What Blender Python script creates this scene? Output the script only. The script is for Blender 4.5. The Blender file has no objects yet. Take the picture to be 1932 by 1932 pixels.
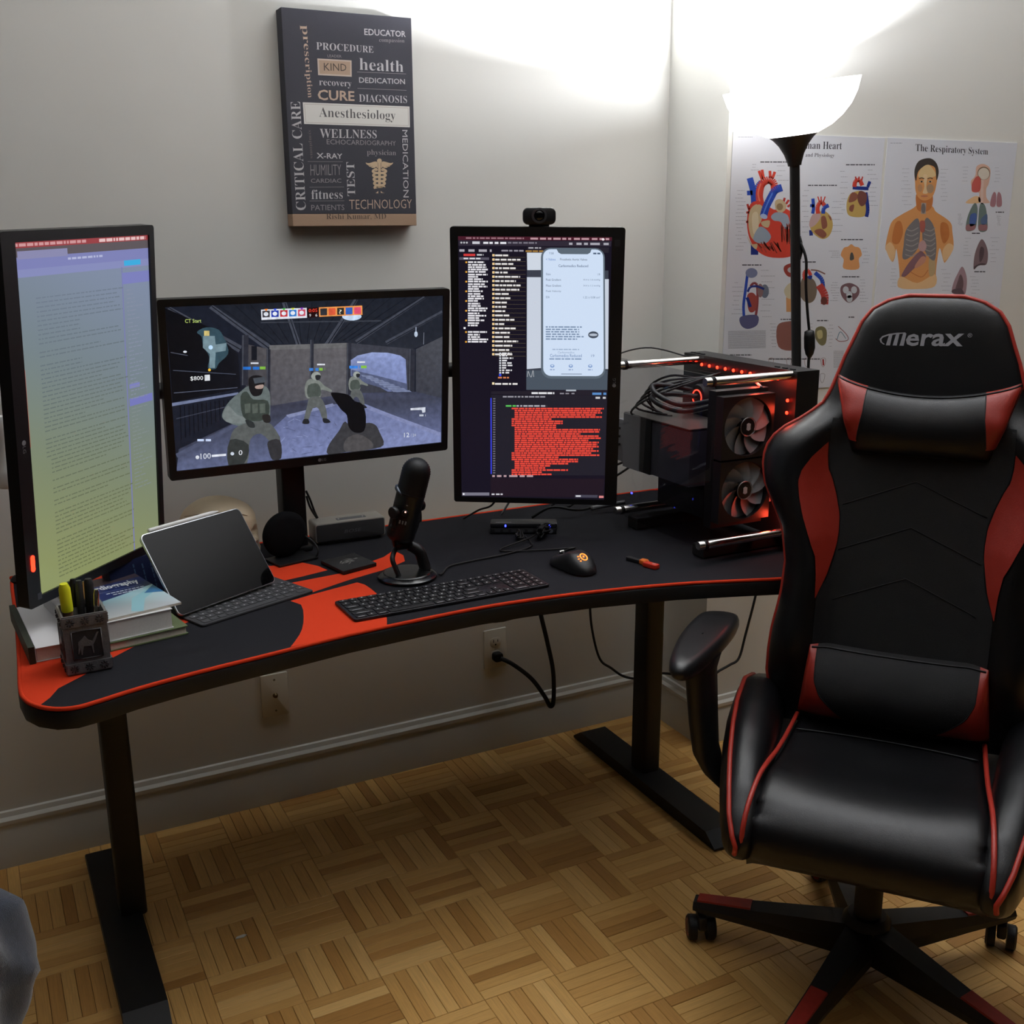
import bpy, bmesh, math, random
from mathutils import Matrix, Vector
import numpy as np

random.seed(7)
SC = bpy.context.scene
COL = SC.collection
R = math.radians

# ------------------------------------------------------------------ camera
FPX = 2030.0
cam_d = bpy.data.cameras.new('camera')
cam_d.sensor_width = 36.0
cam_d.lens = 36.0 * FPX / 1932.0
cam_d.clip_start = 0.02
cam = bpy.data.objects.new('camera', cam_d)
COL.objects.link(cam)
YAW, PITCH, ROLL = 0.4724, -0.2636, -0.0045
CAM = Vector((-1.7655, -2.5107, 1.4467))
_f = Vector((math.sin(YAW) * math.cos(PITCH), math.cos(YAW) * math.cos(PITCH), math.sin(PITCH)))
_r = Vector((math.cos(YAW), -math.sin(YAW), 0))
_u = _r.cross(_f)
_r2 = _r * math.cos(ROLL) + _u * math.sin(ROLL)
_u2 = -_r * math.sin(ROLL) + _u * math.cos(ROLL)
_m = Matrix(((_r2.x, _u2.x, -_f.x), (_r2.y, _u2.y, -_f.y), (_r2.z, _u2.z, -_f.z))).to_4x4()
_m.translation = CAM
cam.matrix_world = _m
SC.camera = cam

# ------------------------------------------------------------------ world, exposure
SC.view_settings.view_transform = 'Standard'
SC.view_settings.look = 'None'
SC.view_settings.gamma = 1.0
SC.view_settings.exposure = 0.0
SC.view_settings.use_curve_mapping = False
SCR = 1.0                      # brightness of a white screen pixel on the exposure above
SC.cycles.use_denoising = True
SC.cycles.max_bounces = 6
SC.cycles.diffuse_bounces = 4
SC.cycles.glossy_bounces = 3
SC.cycles.adaptive_threshold = 0.04
SC.cycles.sample_clamp_indirect = 6.0
world = bpy.data.worlds.new('world')
SC.world = world
world.use_nodes = True
world.node_tree.nodes['Background'].inputs[0].default_value = (0.02, 0.02, 0.022, 1)
world.node_tree.nodes['Background'].inputs[1].default_value = 0.3

LAMP_W = 325.0; LAMP_TIP = 9.5; LAMP_C = (0.96, 0.985, 1.05)                   # the floor lamp is the room's light; see floor_lamp below

# ------------------------------------------------------------------ helpers
def lin(c):
    return tuple(((v / 255.0) / 12.92 if v / 255.0 <= 0.04045 else ((v / 255.0 + 0.055) / 1.055) ** 2.4) for v in c[:3])

_mats = {}
def mat(name, rgb, rough=0.5, metal=0.0, noise=0.0, nscale=60.0, ndet=3, bump=0.0, bscale=400.0, emit=0.0, spec=0.5, trans=0.0, coat=0.0, ior=1.45, sheen=0.0):
    """procedural principled material; rgb in sRGB 0-255"""
    if name in _mats:
        return _mats[name]
    m = bpy.data.materials.new(name)
    m.use_nodes = True
    nt = m.node_tree
    b = nt.nodes['Principled BSDF']
    c = lin(rgb)
    b.inputs['Base Color'].default_value = (*c, 1)
    b.inputs['Roughness'].default_value = rough
    b.inputs['Metallic'].default_value = metal
    b.inputs['Specular IOR Level'].default_value = spec
    b.inputs['IOR'].default_value = ior
    b.inputs['Transmission Weight'].default_value = trans
    b.inputs['Coat Weight'].default_value = coat
    b.inputs['Sheen Weight'].default_value = sheen
    if emit:
        b.inputs['Emission Color'].default_value = (*c, 1)
        b.inputs['Emission Strength'].default_value = emit
        m.cycles.emission_sampling = 'NONE'
    if noise or bump:
        tc = nt.nodes.new('ShaderNodeTexCoord')
    if noise:
        n = nt.nodes.new('ShaderNodeTexNoise')
        n.inputs['Scale'].default_value = nscale
        n.inputs['Detail'].default_value = ndet
        nt.links.new(tc.outputs['Object'], n.inputs['Vector'])
        mx = nt.nodes.new('ShaderNodeMix')
        mx.data_type = 'RGBA'
        mx.inputs['A'].default_value = (*[v * (1 - noise) for v in c], 1)
        mx.inputs['B'].default_value = (*[min(1, v * (1 + noise)) for v in c], 1)
        nt.links.new(n.outputs['Fac'], mx.inputs['Factor'])
        nt.links.new(mx.outputs['Result'], b.inputs['Base Color'])
    if bump:
        n2 = nt.nodes.new('ShaderNodeTexNoise')
        n2.inputs['Scale'].default_value = bscale
        n2.inputs['Detail'].default_value = 1
        nt.links.new(tc.outputs['Object'], n2.inputs['Vector'])
        bp = nt.nodes.new('ShaderNodeBump')
        bp.inputs['Strength'].default_value = bump
        bp.inputs['Distance'].default_value = 0.002
        nt.links.new(n2.outputs['Fac'], bp.inputs['Height'])
        nt.links.new(bp.outputs['Normal'], b.inputs['Normal'])
    _mats[name] = m
    return m

def attr_mat(name, emit=0.0, rough=0.5, coat=0.0, grain=0.0):
    """colour from the mesh's own colour attribute (flat print or a lit screen)"""
    if name in _mats:
        return _mats[name]
    m = bpy.data.materials.new(name)
    m.use_nodes = True
    nt = m.node_tree
    b = nt.nodes['Principled BSDF']
    a = nt.nodes.new('ShaderNodeAttribute')
    a.attribute_name = 'col'
    src = a.outputs['Color']
    if grain:
        tc = nt.nodes.new('ShaderNodeTexCoord')
        n = nt.nodes.new('ShaderNodeTexNoise')
        n.inputs['Scale'].default_value = 90
        n.inputs['Detail'].default_value = 6
        nt.links.new(tc.outputs['Object'], n.inputs['Vector'])
        mp = nt.nodes.new('ShaderNodeMapRange')
        mp.inputs['From Min'].default_value = 0.3
        mp.inputs['From Max'].default_value = 0.7
        mp.inputs['To Min'].default_value = 1 - grain
        mp.inputs['To Max'].default_value = 1 + grain
        nt.links.new(n.outputs['Fac'], mp.inputs['Value'])
        mu = nt.nodes.new('ShaderNodeVectorMath')
        mu.operation = 'SCALE'
        nt.links.new(src, mu.inputs[0])
        nt.links.new(mp.outputs['Result'], mu.inputs['Scale'])
        src = mu.outputs['Vector']
    if emit:
        b.inputs['Base Color'].default_value = (0.004, 0.004, 0.005, 1)
        b.inputs['Specular IOR Level'].default_value = 0.2
        nt.links.new(src, b.inputs['Emission Color'])
        b.inputs['Emission Strength'].default_value = emit
        m.cycles.emission_sampling = 'NONE'
    else:
        nt.links.new(src, b.inputs['Base Color'])
    b.inputs['Roughness'].default_value = rough
    b.inputs['Coat Weight'].default_value = coat
    _mats[name] = m
    return m

class MB:
    """collects geometry; build() links it as ONE mesh object"""
    def __init__(s):
        s.v = []; s.f = []; s.c = []; s.T = Matrix.Identity(4); s.sm = []
    def add(s, vs, fs, smooth=False, cols=None):
        o = len(s.v)
        T = s.T
        for p in vs:
            q = T @ Vector(p)
            s.v.append((q.x, q.y, q.z))
        for k, f in enumerate(fs):
            s.f.append(tuple(i + o for i in f))
            s.sm.append(smooth)
            s.c.append(cols[k] if cols else None)
        return s
    def box(s, x0, x1, y0, y1, z0, z1):
        vs = [(x0, y0, z0), (x1, y0, z0), (x1, y1, z0), (x0, y1, z0), (x0, y0, z1), (x1, y0, z1), (x1, y1, z1), (x0, y1, z1)]
        fs = [(0, 3, 2, 1), (4, 5, 6, 7), (0, 1, 5, 4), (1, 2, 6, 5), (2, 3, 7, 6), (3, 0, 4, 7)]
        return s.add(vs, fs)
    def slab(s, poly, z0, z1, b=0.0, smooth=False, axis='z', bb=None):
        """prism over a 2-D outline (ccw) with bevelled rims; axis says where the height points"""
        n = len(poly)
        ar = sum(poly[i][0] * poly[(i + 1) % n][1] - poly[(i + 1) % n][0] * poly[i][1] for i in range(n))
        if ar < 0:
            poly = poly[::-1]
        def inset(d):
            o = []
            for i in range(n):
                p0 = Vector(poly[i - 1]); p1 = Vector(poly[i]); p2 = Vector(poly[(i + 1) % n])
                e1 = (p1 - p0); e2 = (p2 - p1)
                e1 = e1.normalized() if e1.length > 1e-9 else e2.normalized()
                e2 = e2.normalized() if e2.length > 1e-9 else e1
                n1 = Vector((-e1.y, e1.x)); n2 = Vector((-e2.y, e2.x))
                nn = n1 + n2
                nn = nn.normalized() if nn.length > 1e-6 else n1
                k = max(0.5, nn.dot(n1))
                q = p1 + nn * (d / k)
                o.append((q.x, q.y))
            return o
        if bb is None:
            bb = b
        rings = []
        if bb > 0:
            rings.append((inset(bb), z0)); rings.append((inset(bb * 0.29), z0 + bb * 0.29)); rings.append((poly, z0 + bb))
        else:
            rings.append((poly, z0))
        if b > 0:
            rings.append((poly, z1 - b)); rings.append((inset(b * 0.29), z1 - b * 0.29)); rings.append((inset(b), z1))
        else:
            rings.append((poly, z1))
        vs = []
        for pl, z in rings:
            for (x, y) in pl:
                vs.append((x, y, z) if axis == 'z' else ((x, -z, y) if axis == '-y' else (z, x, y)))
        fs = [tuple(range(n))[::-1], tuple(range((len(rings) - 1) * n, len(rings) * n))]
        for k in range(len(rings) - 1):
            for i in range(n):
                j = (i + 1) % n
                fs.append((k * n + i, k * n + j, (k + 1) * n + j, (k + 1) * n + i))
        return s.add(vs, fs, smooth)
    def tube(s, path, r, n=8, closed=False, smooth=True, cap=True):
        P = [Vector(p) for p in path]
        m = len(P)
        rs = r if isinstance(r, (list, tuple)) else [r] * m
        T = []
        for i in range(m):
            if closed:
                t = P[(i + 1) % m] - P[i - 1]
            else:
                t = P[min(i + 1, m - 1)] - P[max(i - 1, 0)]
            T.append(t.normalized() if t.length > 1e-9 else Vector((0, 0, 1)))
        a = Vector((0, 0, 1)) if abs(T[0].z) < 0.9 else Vector((1, 0, 0))
        N = (a - T[0] * a.dot(T[0])).normalized()
        vs = []
        for i in range(m):
            N = (N - T[i] * N.dot(T[i]))
            N = N.normalized() if N.length > 1e-6 else T[i].orthogonal().normalized()
            B = T[i].cross(N)
            for k in range(n):
                an = 2 * math.pi * k / n
                q = P[i] + (N * math.cos(an) + B * math.sin(an)) * rs[i]
                vs.append(tuple(q))
        fs = []
        rng = m if closed else m - 1
        for i in range(rng):
            j = (i + 1) % m
            for k in range(n):
                l = (k + 1) % n
                fs.append((i * n + k, i * n + l, j * n + l, j * n + k))
        if cap and not closed:
            fs.append(tuple(range(n))[::-1]); fs.append(tuple(range((m - 1) * n, m * n)))
        return s.add(vs, fs, smooth)
    def lathe(s, prof, n=32, smooth=True, cap=True):
        """profile of (radius, z)"""
        vs = []; fs = []
        for (r, z) in prof:
            for k in range(n):
                a = 2 * math.pi * k / n
                vs.append((r * math.cos(a), r * math.sin(a), z))
        m = len(prof)
        for i in range(m - 1):
            for k in range(n):
                l = (k + 1) % n
                fs.append((i * n + k, i * n + l, (i + 1) * n + l, (i + 1) * n + k))
        if cap:
            if prof[0][0] > 1e-5: fs.append(tuple(range(n))[::-1])
            if prof[-1][0] > 1e-5: fs.append(tuple(range((m - 1) * n, m * n)))
        return s.add(vs, fs, smooth)
    def grid(s, nu, nv, fn, closed_u=False, smooth=True, keep=None):
        vs = [fn(i / (nu if closed_u else nu - 1), j / (nv - 1)) for j in range(nv) for i in range(nu)]
        fs = []
        for j in range(nv - 1):
            for i in range(nu if closed_u else nu - 1):
                k = (i + 1) % nu
                if keep is None or keep(i, j):
                    fs.append((j * nu + i, j * nu + k, (j + 1) * nu + k, (j + 1) * nu + i))
        return s.add(vs, fs, smooth)
    def build(s, name, material, parent=None, angle=None, weld=False):
        me = bpy.data.meshes.new(name)
        me.from_pydata(s.v, [], s.f)
        me.polygons.foreach_set('use_smooth', s.sm)
        if any(c is not None for c in s.c):
            at = me.color_attributes.new('col', 'FLOAT_COLOR', 'CORNER')
            buf = []
            for f, c in zip(s.f, s.c):
                if c is None: c = (0, 0, 0)
                if isinstance(c[0], (tuple, list)):
                    for k in range(len(f)): buf += [*c[k], 1.0]
                else:
                    buf += [*c, 1.0] * len(f)
            at.data.foreach_set('color', buf)
        if weld:
            bm = bmesh.new(); bm.from_mesh(me)
            bmesh.ops.remove_doubles(bm, verts=bm.verts, dist=1e-5)
            bm.to_mesh(me); bm.free()
        me.validate()
        if angle is not None:
            me.polygons.foreach_set('use_smooth', [True] * len(me.polygons))
            me.set_sharp_from_angle(angle=R(angle))
        o = bpy.data.objects.new(name, me)
        COL.objects.link(o)
        me.materials.append(material)
        if parent is not None:
            o.parent = parent
        return o

def thing(name, label, cat, loc=(0, 0, 0), rot=(0, 0, 0), group=None):
    o = bpy.data.objects.new(name, None)
    COL.objects.link(o)
    o.empty_display_size = 0.05
    o.location = loc
    o.rotation_euler = rot
    o['label'] = label
    o['category'] = cat
    if group: o['group'] = group
    return o

def tag(o, label, cat, group=None):
    o['label'] = label; o['category'] = cat
    if group: o['group'] = group
    return o

def struct(o):
    o['kind'] = 'structure'
    return o

def rrect(w, h, r, n=5, cx=0, cy=0):
    pts = []
    for (sx, sy, a0) in ((1, 1, 0), (-1, 1, 90), (-1, -1, 180), (1, -1, 270)):
        for k in range(n + 1):
            a = R(a0 + 90 * k / n)
            pts.append((cx + sx * (w / 2 - r) + r * math.cos(a), cy + sy * (h / 2 - r) + r * math.sin(a)))
    return pts

def circ(r, n=24, cx=0, cy=0, ry=None):
    return [(cx + r * math.cos(2 * math.pi * k / n), cy + (ry or r) * math.sin(2 * math.pi * k / n)) for k in range(n)]

def spline(pts, n=6, closed=False):
    """catmull-rom through points"""
    P = [Vector(p) for p in pts]
    m = len(P); out = []
    rng = m if closed else m - 1
    for i in range(rng):
        p0 = P[i - 1] if (closed or i > 0) else P[0]
        p1 = P[i]; p2 = P[(i + 1) % m]
        p3 = P[(i + 2) % m] if (closed or i + 2 < m) else P[-1]
        for k in range(n):
            t = k / n
            out.append(tuple(0.5 * ((2 * p1) + (-p0 + p2) * t + (2 * p0 - 5 * p1 + 4 * p2 - p3) * t * t + (-p0 + 3 * p1 - 3 * p2 + p3) * t ** 3)))
    if not closed: out.append(tuple(P[-1]))
    return out

def interp(x, xs, ys):
    return float(np.interp(x, xs, ys))

def homography(src, dst):
    A = []; b = []
    for (x, y), (u, v) in zip(src, dst):
        A.append([x, y, 1, 0, 0, 0, -u * x, -u * y]); b.append(u)
        A.append([0, 0, 0, x, y, 1, -v * x, -v * y]); b.append(v)
    h = np.linalg.solve(np.array(A, float), np.array(b, float))
    def f(x, y):
        w = h[6] * x + h[7] * y + 1
        return ((h[0] * x + h[1] * y + h[2]) / w, (h[3] * x + h[4] * y + h[5]) / w)
    return f

def serif(t):
    o = ''
    for c in t:
        if 'A' <= c <= 'Z': o += chr(0x1D400 + ord(c) - 65)
        elif 'a' <= c <= 'z': o += chr(0x1D41A + ord(c) - 97)
        elif '0' <= c <= '9': o += chr(0x1D7CE + ord(c) - 48)
        else: o += c
    return o

_tcache = {}
def text_mesh(body, off=0.0):
    k = (body, off)
    if k in _tcache: return _tcache[k]
    cu = bpy.data.curves.new('t', 'FONT')
    cu.body = body; cu.offset = off; cu.resolution_u = 2
    o = bpy.data.objects.new('t', cu)
    COL.objects.link(o)
    bpy.context.view_layer.update()
    me = bpy.data.meshes.new_from_object(o.evaluated_get(bpy.context.evaluated_depsgraph_get()))
    vs = [(v.co.x, v.co.y) for v in me.vertices]; fs = [tuple(p.vertices) for p in me.polygons]
    bpy.data.meshes.remove(me); bpy.data.objects.remove(o); bpy.data.curves.remove(cu)
    _tcache[k] = (vs, fs)
    return vs, fs

class Art:
    """flat print laid out in the sheet's own plane (u right, v down, metres); each layer 0.02 mm above the last"""
    def __init__(s, w, h, quad=None, conv=None, step=2e-5, base=0.0):
        s.w, s.h, s.step, s.base = w, h, step, base
        s.mb = MB()
        s.L = 0
        s.conv = conv or (lambda x, y: (x, y))
        s.hom = homography(quad, [(0, 0), (1, 0), (0, 1), (1, 1)]) if quad else None
    def uv(s, x, y):
        x, y = s.conv(x, y)
        u, v = s.hom(x, y) if s.hom else (x, y)
        return (min(1, max(0, u)), min(1, max(0, v)))
    def _pt(s, u, v):
        return ((u - 0.5) * s.w, -(s.base + s.L * s.step), (0.5 - v) * s.h)
    def poly(s, pts, col, layer=None, raw=False):
        if layer is not None: s.L = layer
        uvs = [p if raw else s.uv(*p) for p in pts]
        n = len(uvs)
        ar = sum(uvs[i][0] * uvs[(i + 1) % n][1] - uvs[(i + 1) % n][0] * uvs[i][1] for i in range(n))
        cols = col
        multi = isinstance(col[0], (tuple, list))
        idx = list(range(n))
        if ar > 0: idx = idx[::-1]
        cl = [lin(col[i]) for i in idx] if multi else lin(col)
        s.mb.add([s._pt(*uvs[i]) for i in idx], [tuple(range(n))], cols=[cl])
    def rect(s, x0, y0, x1, y1, col, layer=None, raw=False):
        s.poly([(x0, y0), (x1, y0), (x1, y1), (x0, y1)], col, layer, raw)
    def line(s, pts, wd, col, layer=None):
        if layer is not None: s.L = layer
        for a, b in zip(pts[:-1], pts[1:]):
            d = Vector((b[0] - a[0], b[1] - a[1]))
            if d.length < 1e-6: continue
            q = Vector((-d.y, d.x)).normalized() * wd / 2
            s.poly([(a[0] + q.x, a[1] + q.y), (b[0] + q.x, b[1] + q.y), (b[0] - q.x, b[1] - q.y), (a[0] - q.x, a[1] - q.y)], col)
    def blob(s, cx, cy, rx, ry, col, layer=None, n=18, rot=0):
        c, sn = math.cos(R(rot)), math.sin(R(rot))
        s.poly([(cx + rx * math.cos(2 * math.pi * k / n) * c - ry * math.sin(2 * math.pi * k / n) * sn,
                 cy + rx * math.cos(2 * math.pi * k / n) * sn + ry * math.sin(2 * math.pi * k / n) * c) for k in range(n)], col, layer)
    def curve(s, pts, col, layer=None, n=4):
        s.poly(spline(pts, n, True), col, layer)
    def stroke(s, pts, wd, col, layer=None, n=5):
        s.line(spline(pts, n), wd, col, layer)
    def words(s, x0, y, x1, hgt, col, layer=None, seed=0, dens=0.85, slope=0.0):
        """a line of small print too small to read"""
        if layer is not None: s.L = layer
        rd = random.Random(seed * 977 + int(y * 13) + int(x0 * 7))
        x = x0
        while x < x1:
            w = hgt * rd.uniform(1.2, 4.5)
            e = min(x + w, x1)
            yy = y + (x - x0) * slope; ye = y + (e - x0) * slope
            s.poly([(x, yy), (e, ye), (e, ye + hgt), (x, yy + hgt)], col)
            x = e + hgt * rd.uniform(0.4, 0.8) / dens
    def text(s, body, quad, col, layer=None, off=0.0, raw=False):
        """lettering fitted into a quad TL,TR,BL,BR (in the art's coordinates)"""
        if layer is not None: s.L = layer
        vs, fs = text_mesh(body, off)
        if not vs: return
        xs = [v[0] for v in vs]; ys = [v[1] for v in vs]
        x0, x1, y0, y1 = min(xs), max(xs), min(ys), max(ys)
        Q = [p if raw else s.uv(*p) for p in quad]
        h = homography([(0, 0), (1, 0), (0, 1), (1, 1)], Q)
        pts = []
        for (x, y) in vs:
            u, v = h((x - x0) / (x1 - x0), (y1 - y) / (y1 - y0))
            pts.append(s._pt(u, v))
        c = lin(col)
        s.mb.add(pts, fs, cols=[c] * len(fs))
    def build(s, name, m, parent):
        return s.mb.build(name, m, parent)

def zc(x0, y0, k):
    return lambda X, Y: (x0 + X / k, y0 + Y / k)

def copy_tree(o, parent=None):
    c = o.copy(); COL.objects.link(c)
    if parent is not None: c.parent = parent
    for ch in list(o.children): copy_tree(ch, c)
    return c

# common materials
BLACK = mat('black plastic', (18, 18, 20), 0.45, noise=0.15)
BLACKM = mat('black matte plastic', (14, 14, 16), 0.65, noise=0.2)
BLACKMETAL = mat('black powder coated metal', (13, 13, 14), 0.5, noise=0.15, bump=0.15, bscale=900)
RUBBER = mat('black rubber cable', (12, 12, 13), 0.6)
CHROME = mat('polished chrome', (215, 212, 208), 0.15, metal=1.0)
WHITEP = mat('white plastic', (225, 224, 220), 0.4)
# ================================================================== the room
WALL = mat('painted wall', (218, 217, 211), 0.9, noise=0.02, nscale=5, ndet=1, spec=0.2)
WALLD = mat('darkened far wall', (58, 56, 55), 0.9, spec=0.1)  # unseen walls, colour darkened to cut bounce light under the desk
CEIL = mat('ceiling paint', (244, 244, 241), 0.9, spec=0.1)
TRIM = mat('baseboard paint', (208, 205, 195), 0.5, noise=0.03, nscale=12)
XL, XR, YF, ZC = -3.1, 2.3, -4.3, 3.0
PX, PY = -0.010, -0.257       # pier side and pier face
struct(MB().box(XL - 0.1, PX, 0, 0.12, 0, ZC).build('wall_back', WALL))
struct(MB().box(PX, XR + 0.1, PY, 0.12, 0, ZC).build('wall_pier', WALL))
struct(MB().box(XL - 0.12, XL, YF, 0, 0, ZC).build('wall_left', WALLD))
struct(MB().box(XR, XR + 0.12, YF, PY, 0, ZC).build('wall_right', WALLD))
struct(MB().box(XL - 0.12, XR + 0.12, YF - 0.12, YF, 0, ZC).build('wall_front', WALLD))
struct(MB().box(XL - 0.12, XR + 0.12, YF - 0.12, 0.12, ZC, ZC + 0.1).build('ceiling', CEIL))

# baseboards: moulded profile (depth, height)
BP = [(0, 0), (0.015, 0), (0.015, 0.094), (0.0125, 0.099), (0.0125, 0.105), (0.0165, 0.110), (0.0165, 0.119), (0.009, 0.126), (0.006, 0.137), (0, 0.139)]
def baseboard(name, a, b, nrm, m0=0.0, m1=0.0):
    """a->b along the wall foot, nrm into the room; m0, m1 mitre signs at the ends"""
    a = Vector(a); b = Vector(b); d = (b - a).normalized(); nrm = Vector(nrm)
    mb = MB(); vs = []
    for P, sg in ((a, m0), (b, m1)):
        for (q, z) in BP:
            p = P + nrm * q + d * q * sg
            vs.append((p.x, p.y, z))
    n = len(BP)
    fs = [(i, i + 1, n + i + 1, n + i) for i in range(n - 1)] + [tuple(range(n))[::-1], tuple(range(n, 2 * n))]
    mb.add(vs, fs)
    return struct(mb.build(name, TRIM, angle=30))
baseboard('baseboard_back', (XL, 0), (PX, 0), (0, -1), 0, -1)
baseboard('baseboard_pier', (PX, 0), (PX, PY), (-1, 0), 1, 1)
baseboard('baseboard_right', (PX, PY), (XR, PY), (0, -1), -1, 0)

# ---------------- parquet floor: 6-finger mosaic blocks laid square to the wall
CELL = 0.1543; NF = 6; X0, Y0 = -0.3998, -0.4587
def wood_mat():
    m = bpy.data.materials.new('oak parquet')
    m.use_nodes = True
    nt = m.node_tree; L = nt.links; b = nt.nodes['Principled BSDF']
    oi = nt.nodes.new('ShaderNodeObjectInfo'); ge = nt.nodes.new('ShaderNodeNewGeometry')
    ad = nt.nodes.new('ShaderNodeMath'); ad.operation = 'ADD'
    L.new(oi.outputs['Random'], ad.inputs[0]); L.new(ge.outputs['Random Per Island'], ad.inputs[1])
    fr = nt.nodes.new('ShaderNodeMath'); fr.operation = 'FRACT'
    L.new(ad.outputs[0], fr.inputs[0])
    cr = nt.nodes.new('ShaderNodeValToRGB')
    e = cr.color_ramp.elements
    e[0].position = 0; e[0].color = (*lin((170, 122, 62)), 1)
    e[1].position = 1; e[1].color = (*lin((224, 180, 112)), 1)
    for p, c in ((0.12, (188, 138, 74)), (0.35, (202, 154, 87)), (0.6, (208, 162, 94)), (0.85, (216, 170, 101))):
        k = e.new(p); k.color = (*lin(c), 1)
    L.new(fr.outputs[0], cr.inputs['Fac'])
    uv = nt.nodes.new('ShaderNodeUVMap'); uv.uv_map = 'UVMap'
    of = nt.nodes.new('ShaderNodeCombineXYZ')
    mu = nt.nodes.new('ShaderNodeMath'); mu.operation = 'MULTIPLY'; mu.inputs[1].default_value = 37
    L.new(fr.outputs[0], mu.inputs[0]); L.new(mu.outputs[0], of.inputs['Z']); L.new(mu.outputs[0], of.inputs['Y'])
    va = nt.nodes.new('ShaderNodeVectorMath'); va.operation = 'ADD'
    L.new(uv.outputs[0], va.inputs[0]); L.new(of.outputs[0], va.inputs[1])
    mp = nt.nodes.new('ShaderNodeMapping'); mp.inputs['Scale'].default_value = (18, 420, 1)
    L.new(va.outputs[0], mp.inputs['Vector'])
    n = nt.nodes.new('ShaderNodeTexNoise'); n.inputs['Scale'].default_value = 1.0; n.inputs['Detail'].default_value = 5; n.inputs['Distortion'].default_value = 0.6
    L.new(mp.outputs[0], n.inputs['Vector'])
    mr = nt.nodes.new('ShaderNodeMapRange')
    mr.inputs['From Min'].default_value = 0.25; mr.inputs['From Max'].default_value = 0.75
    mr.inputs['To Min'].default_value = 0.84; mr.inputs['To Max'].default_value = 1.12
    L.new(n.outputs['Fac'], mr.inputs['Value'])
    vm = nt.nodes.new('ShaderNodeVectorMath'); vm.operation = 'SCALE'
    L.new(cr.outputs['Color'], vm.inputs[0]); L.new(mr.outputs['Result'], vm.inputs['Scale'])
    L.new(vm.outputs['Vector'], b.inputs['Base Color'])
    b.inputs['Roughness'].default_value = 0.42
    b.inputs['Specular IOR Level'].default_value = 0.35
    return m
WOOD = wood_mat()
GROUT = mat('dark seam under the parquet', (58, 38, 18), 0.8)
floor = struct(MB().box(XL - 0.12, XR + 0.12, YF - 0.12, 0.12, -0.05, -0.004).build('floor', GROUT))

def strip_geo():
    """one finger along local x, bevelled top"""
    l, w, g, bv = CELL, CELL / NF, 0.00035, 0.0008
    x, y = l / 2 - g, w / 2 - g
    vs = [(-x, -y, -0.006), (x, -y, -0.006), (x, y, -0.006), (-x, y, -0.006),
          (-x, -y, -bv), (x, -y, -bv), (x, y, -bv), (-x, y, -bv),
          (-x + bv, -y + bv, 0), (x - bv, -y + bv, 0), (x - bv, y - bv, 0), (-x + bv, y - bv, 0)]
    fs = [(8, 9, 10, 11)] + [(i, (i + 1) % 4, 4 + (i + 1) % 4, 4 + i) for i in range(4)] + [(4 + i, 4 + (i + 1) % 4, 8 + (i + 1) % 4, 8 + i) for i in range(4)]
    return vs, fs
SV, SF = strip_geo()
def strip_mesh():
    me = bpy.data.meshes.new('parquet_strip')
    me.from_pydata(SV, [], SF)
    uvl = me.uv_layers.new(name='UVMap')
    for lp in me.loops:
        v = me.vertices[lp.vertex_index].co
        uvl.data[lp.index].uv = (v.x, v.y)
    me.materials.append(WOOD)
    return me
def project(p):
    d = Vector(p) - CAM
    z = d.dot(_f)
    if z < 0.05: return None
    return (966 + FPX * d.dot(_r2) / z, 966 - FPX * d.dot(_u2) / z, z)
strips = []
for i in range(-18, 19):
    for j in range(-26, 4):
        cx, cy = X0 + (i + 0.5) * CELL, Y0 + (j + 0.5) * CELL
        if cx < XL - 0.05 or cx > XR or cy > 0.02 or cy < YF: continue
        hor = (i + j) % 2 == 1
        for k in range(NF):
            o = (k + 0.5) / NF * CELL - CELL / 2
            x, y = (cx, cy + o) if hor else (cx + o, cy)
            ex, ey = (CELL / 2, 0.013) if hor else (0.013, CELL / 2)
            if x - ex > PX - 0.002 and y - ey > PY - 0.002: continue
            q = project((x, y, 0))
            area = 0
            if q and -10 < q[0] < 1940 and -10 < q[1] < 1940:
                hid = (q[0] > 1380 and q[1] < 1660) or (1420 < q[0] < 1860 and q[1] < 1760) or (q[0] < 60) or (q[0] < 330 and q[1] > 1600 and q[0] > 180)
                area = (1.0 / q[2] ** 3) * (0.02 if hid else 1)
            strips.append((area, x, y, hor))
strips.sort(key=lambda t: -t[0])
near = strips[:300]
rest = strips[300:]
_sm = strip_mesh()
for (a, x, y, hor) in near:
    o = bpy.data.objects.new('parquet_strip', _sm)
    COL.objects.link(o)
    o.parent = floor
    o.location = (x, y, random.uniform(-0.0003, 0.0002))
    o.rotation_euler = (0, 0, 0 if hor else R(90))
def strip_rest():
    vs = []; fs = []; uvs = []
    for (a, x, y, hor) in rest:
        b = len(vs); dz = random.uniform(-0.0003, 0.0002)
        for (px, py, pz) in SV:
            vs.append((x + px, y + py, pz + dz) if hor else (x - py, y + px, pz + dz))
        for f in SF:
            fs.append(tuple(b + t for t in f))
            uvs += [(SV[t][0], SV[t][1]) for t in f]
    me = bpy.data.meshes.new('parquet_strips_far')
    me.from_pydata(vs, [], fs)
    uvl = me.uv_layers.new(name='UVMap')
    for k, u in enumerate(uvs): uvl.data[k].uv = u
    me.materials.append(WOOD)
    o = bpy.data.objects.new('parquet_field', me)
    COL.objects.link(o); o.parent = floor; o['kind'] = 'stuff'
strip_rest()
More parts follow.
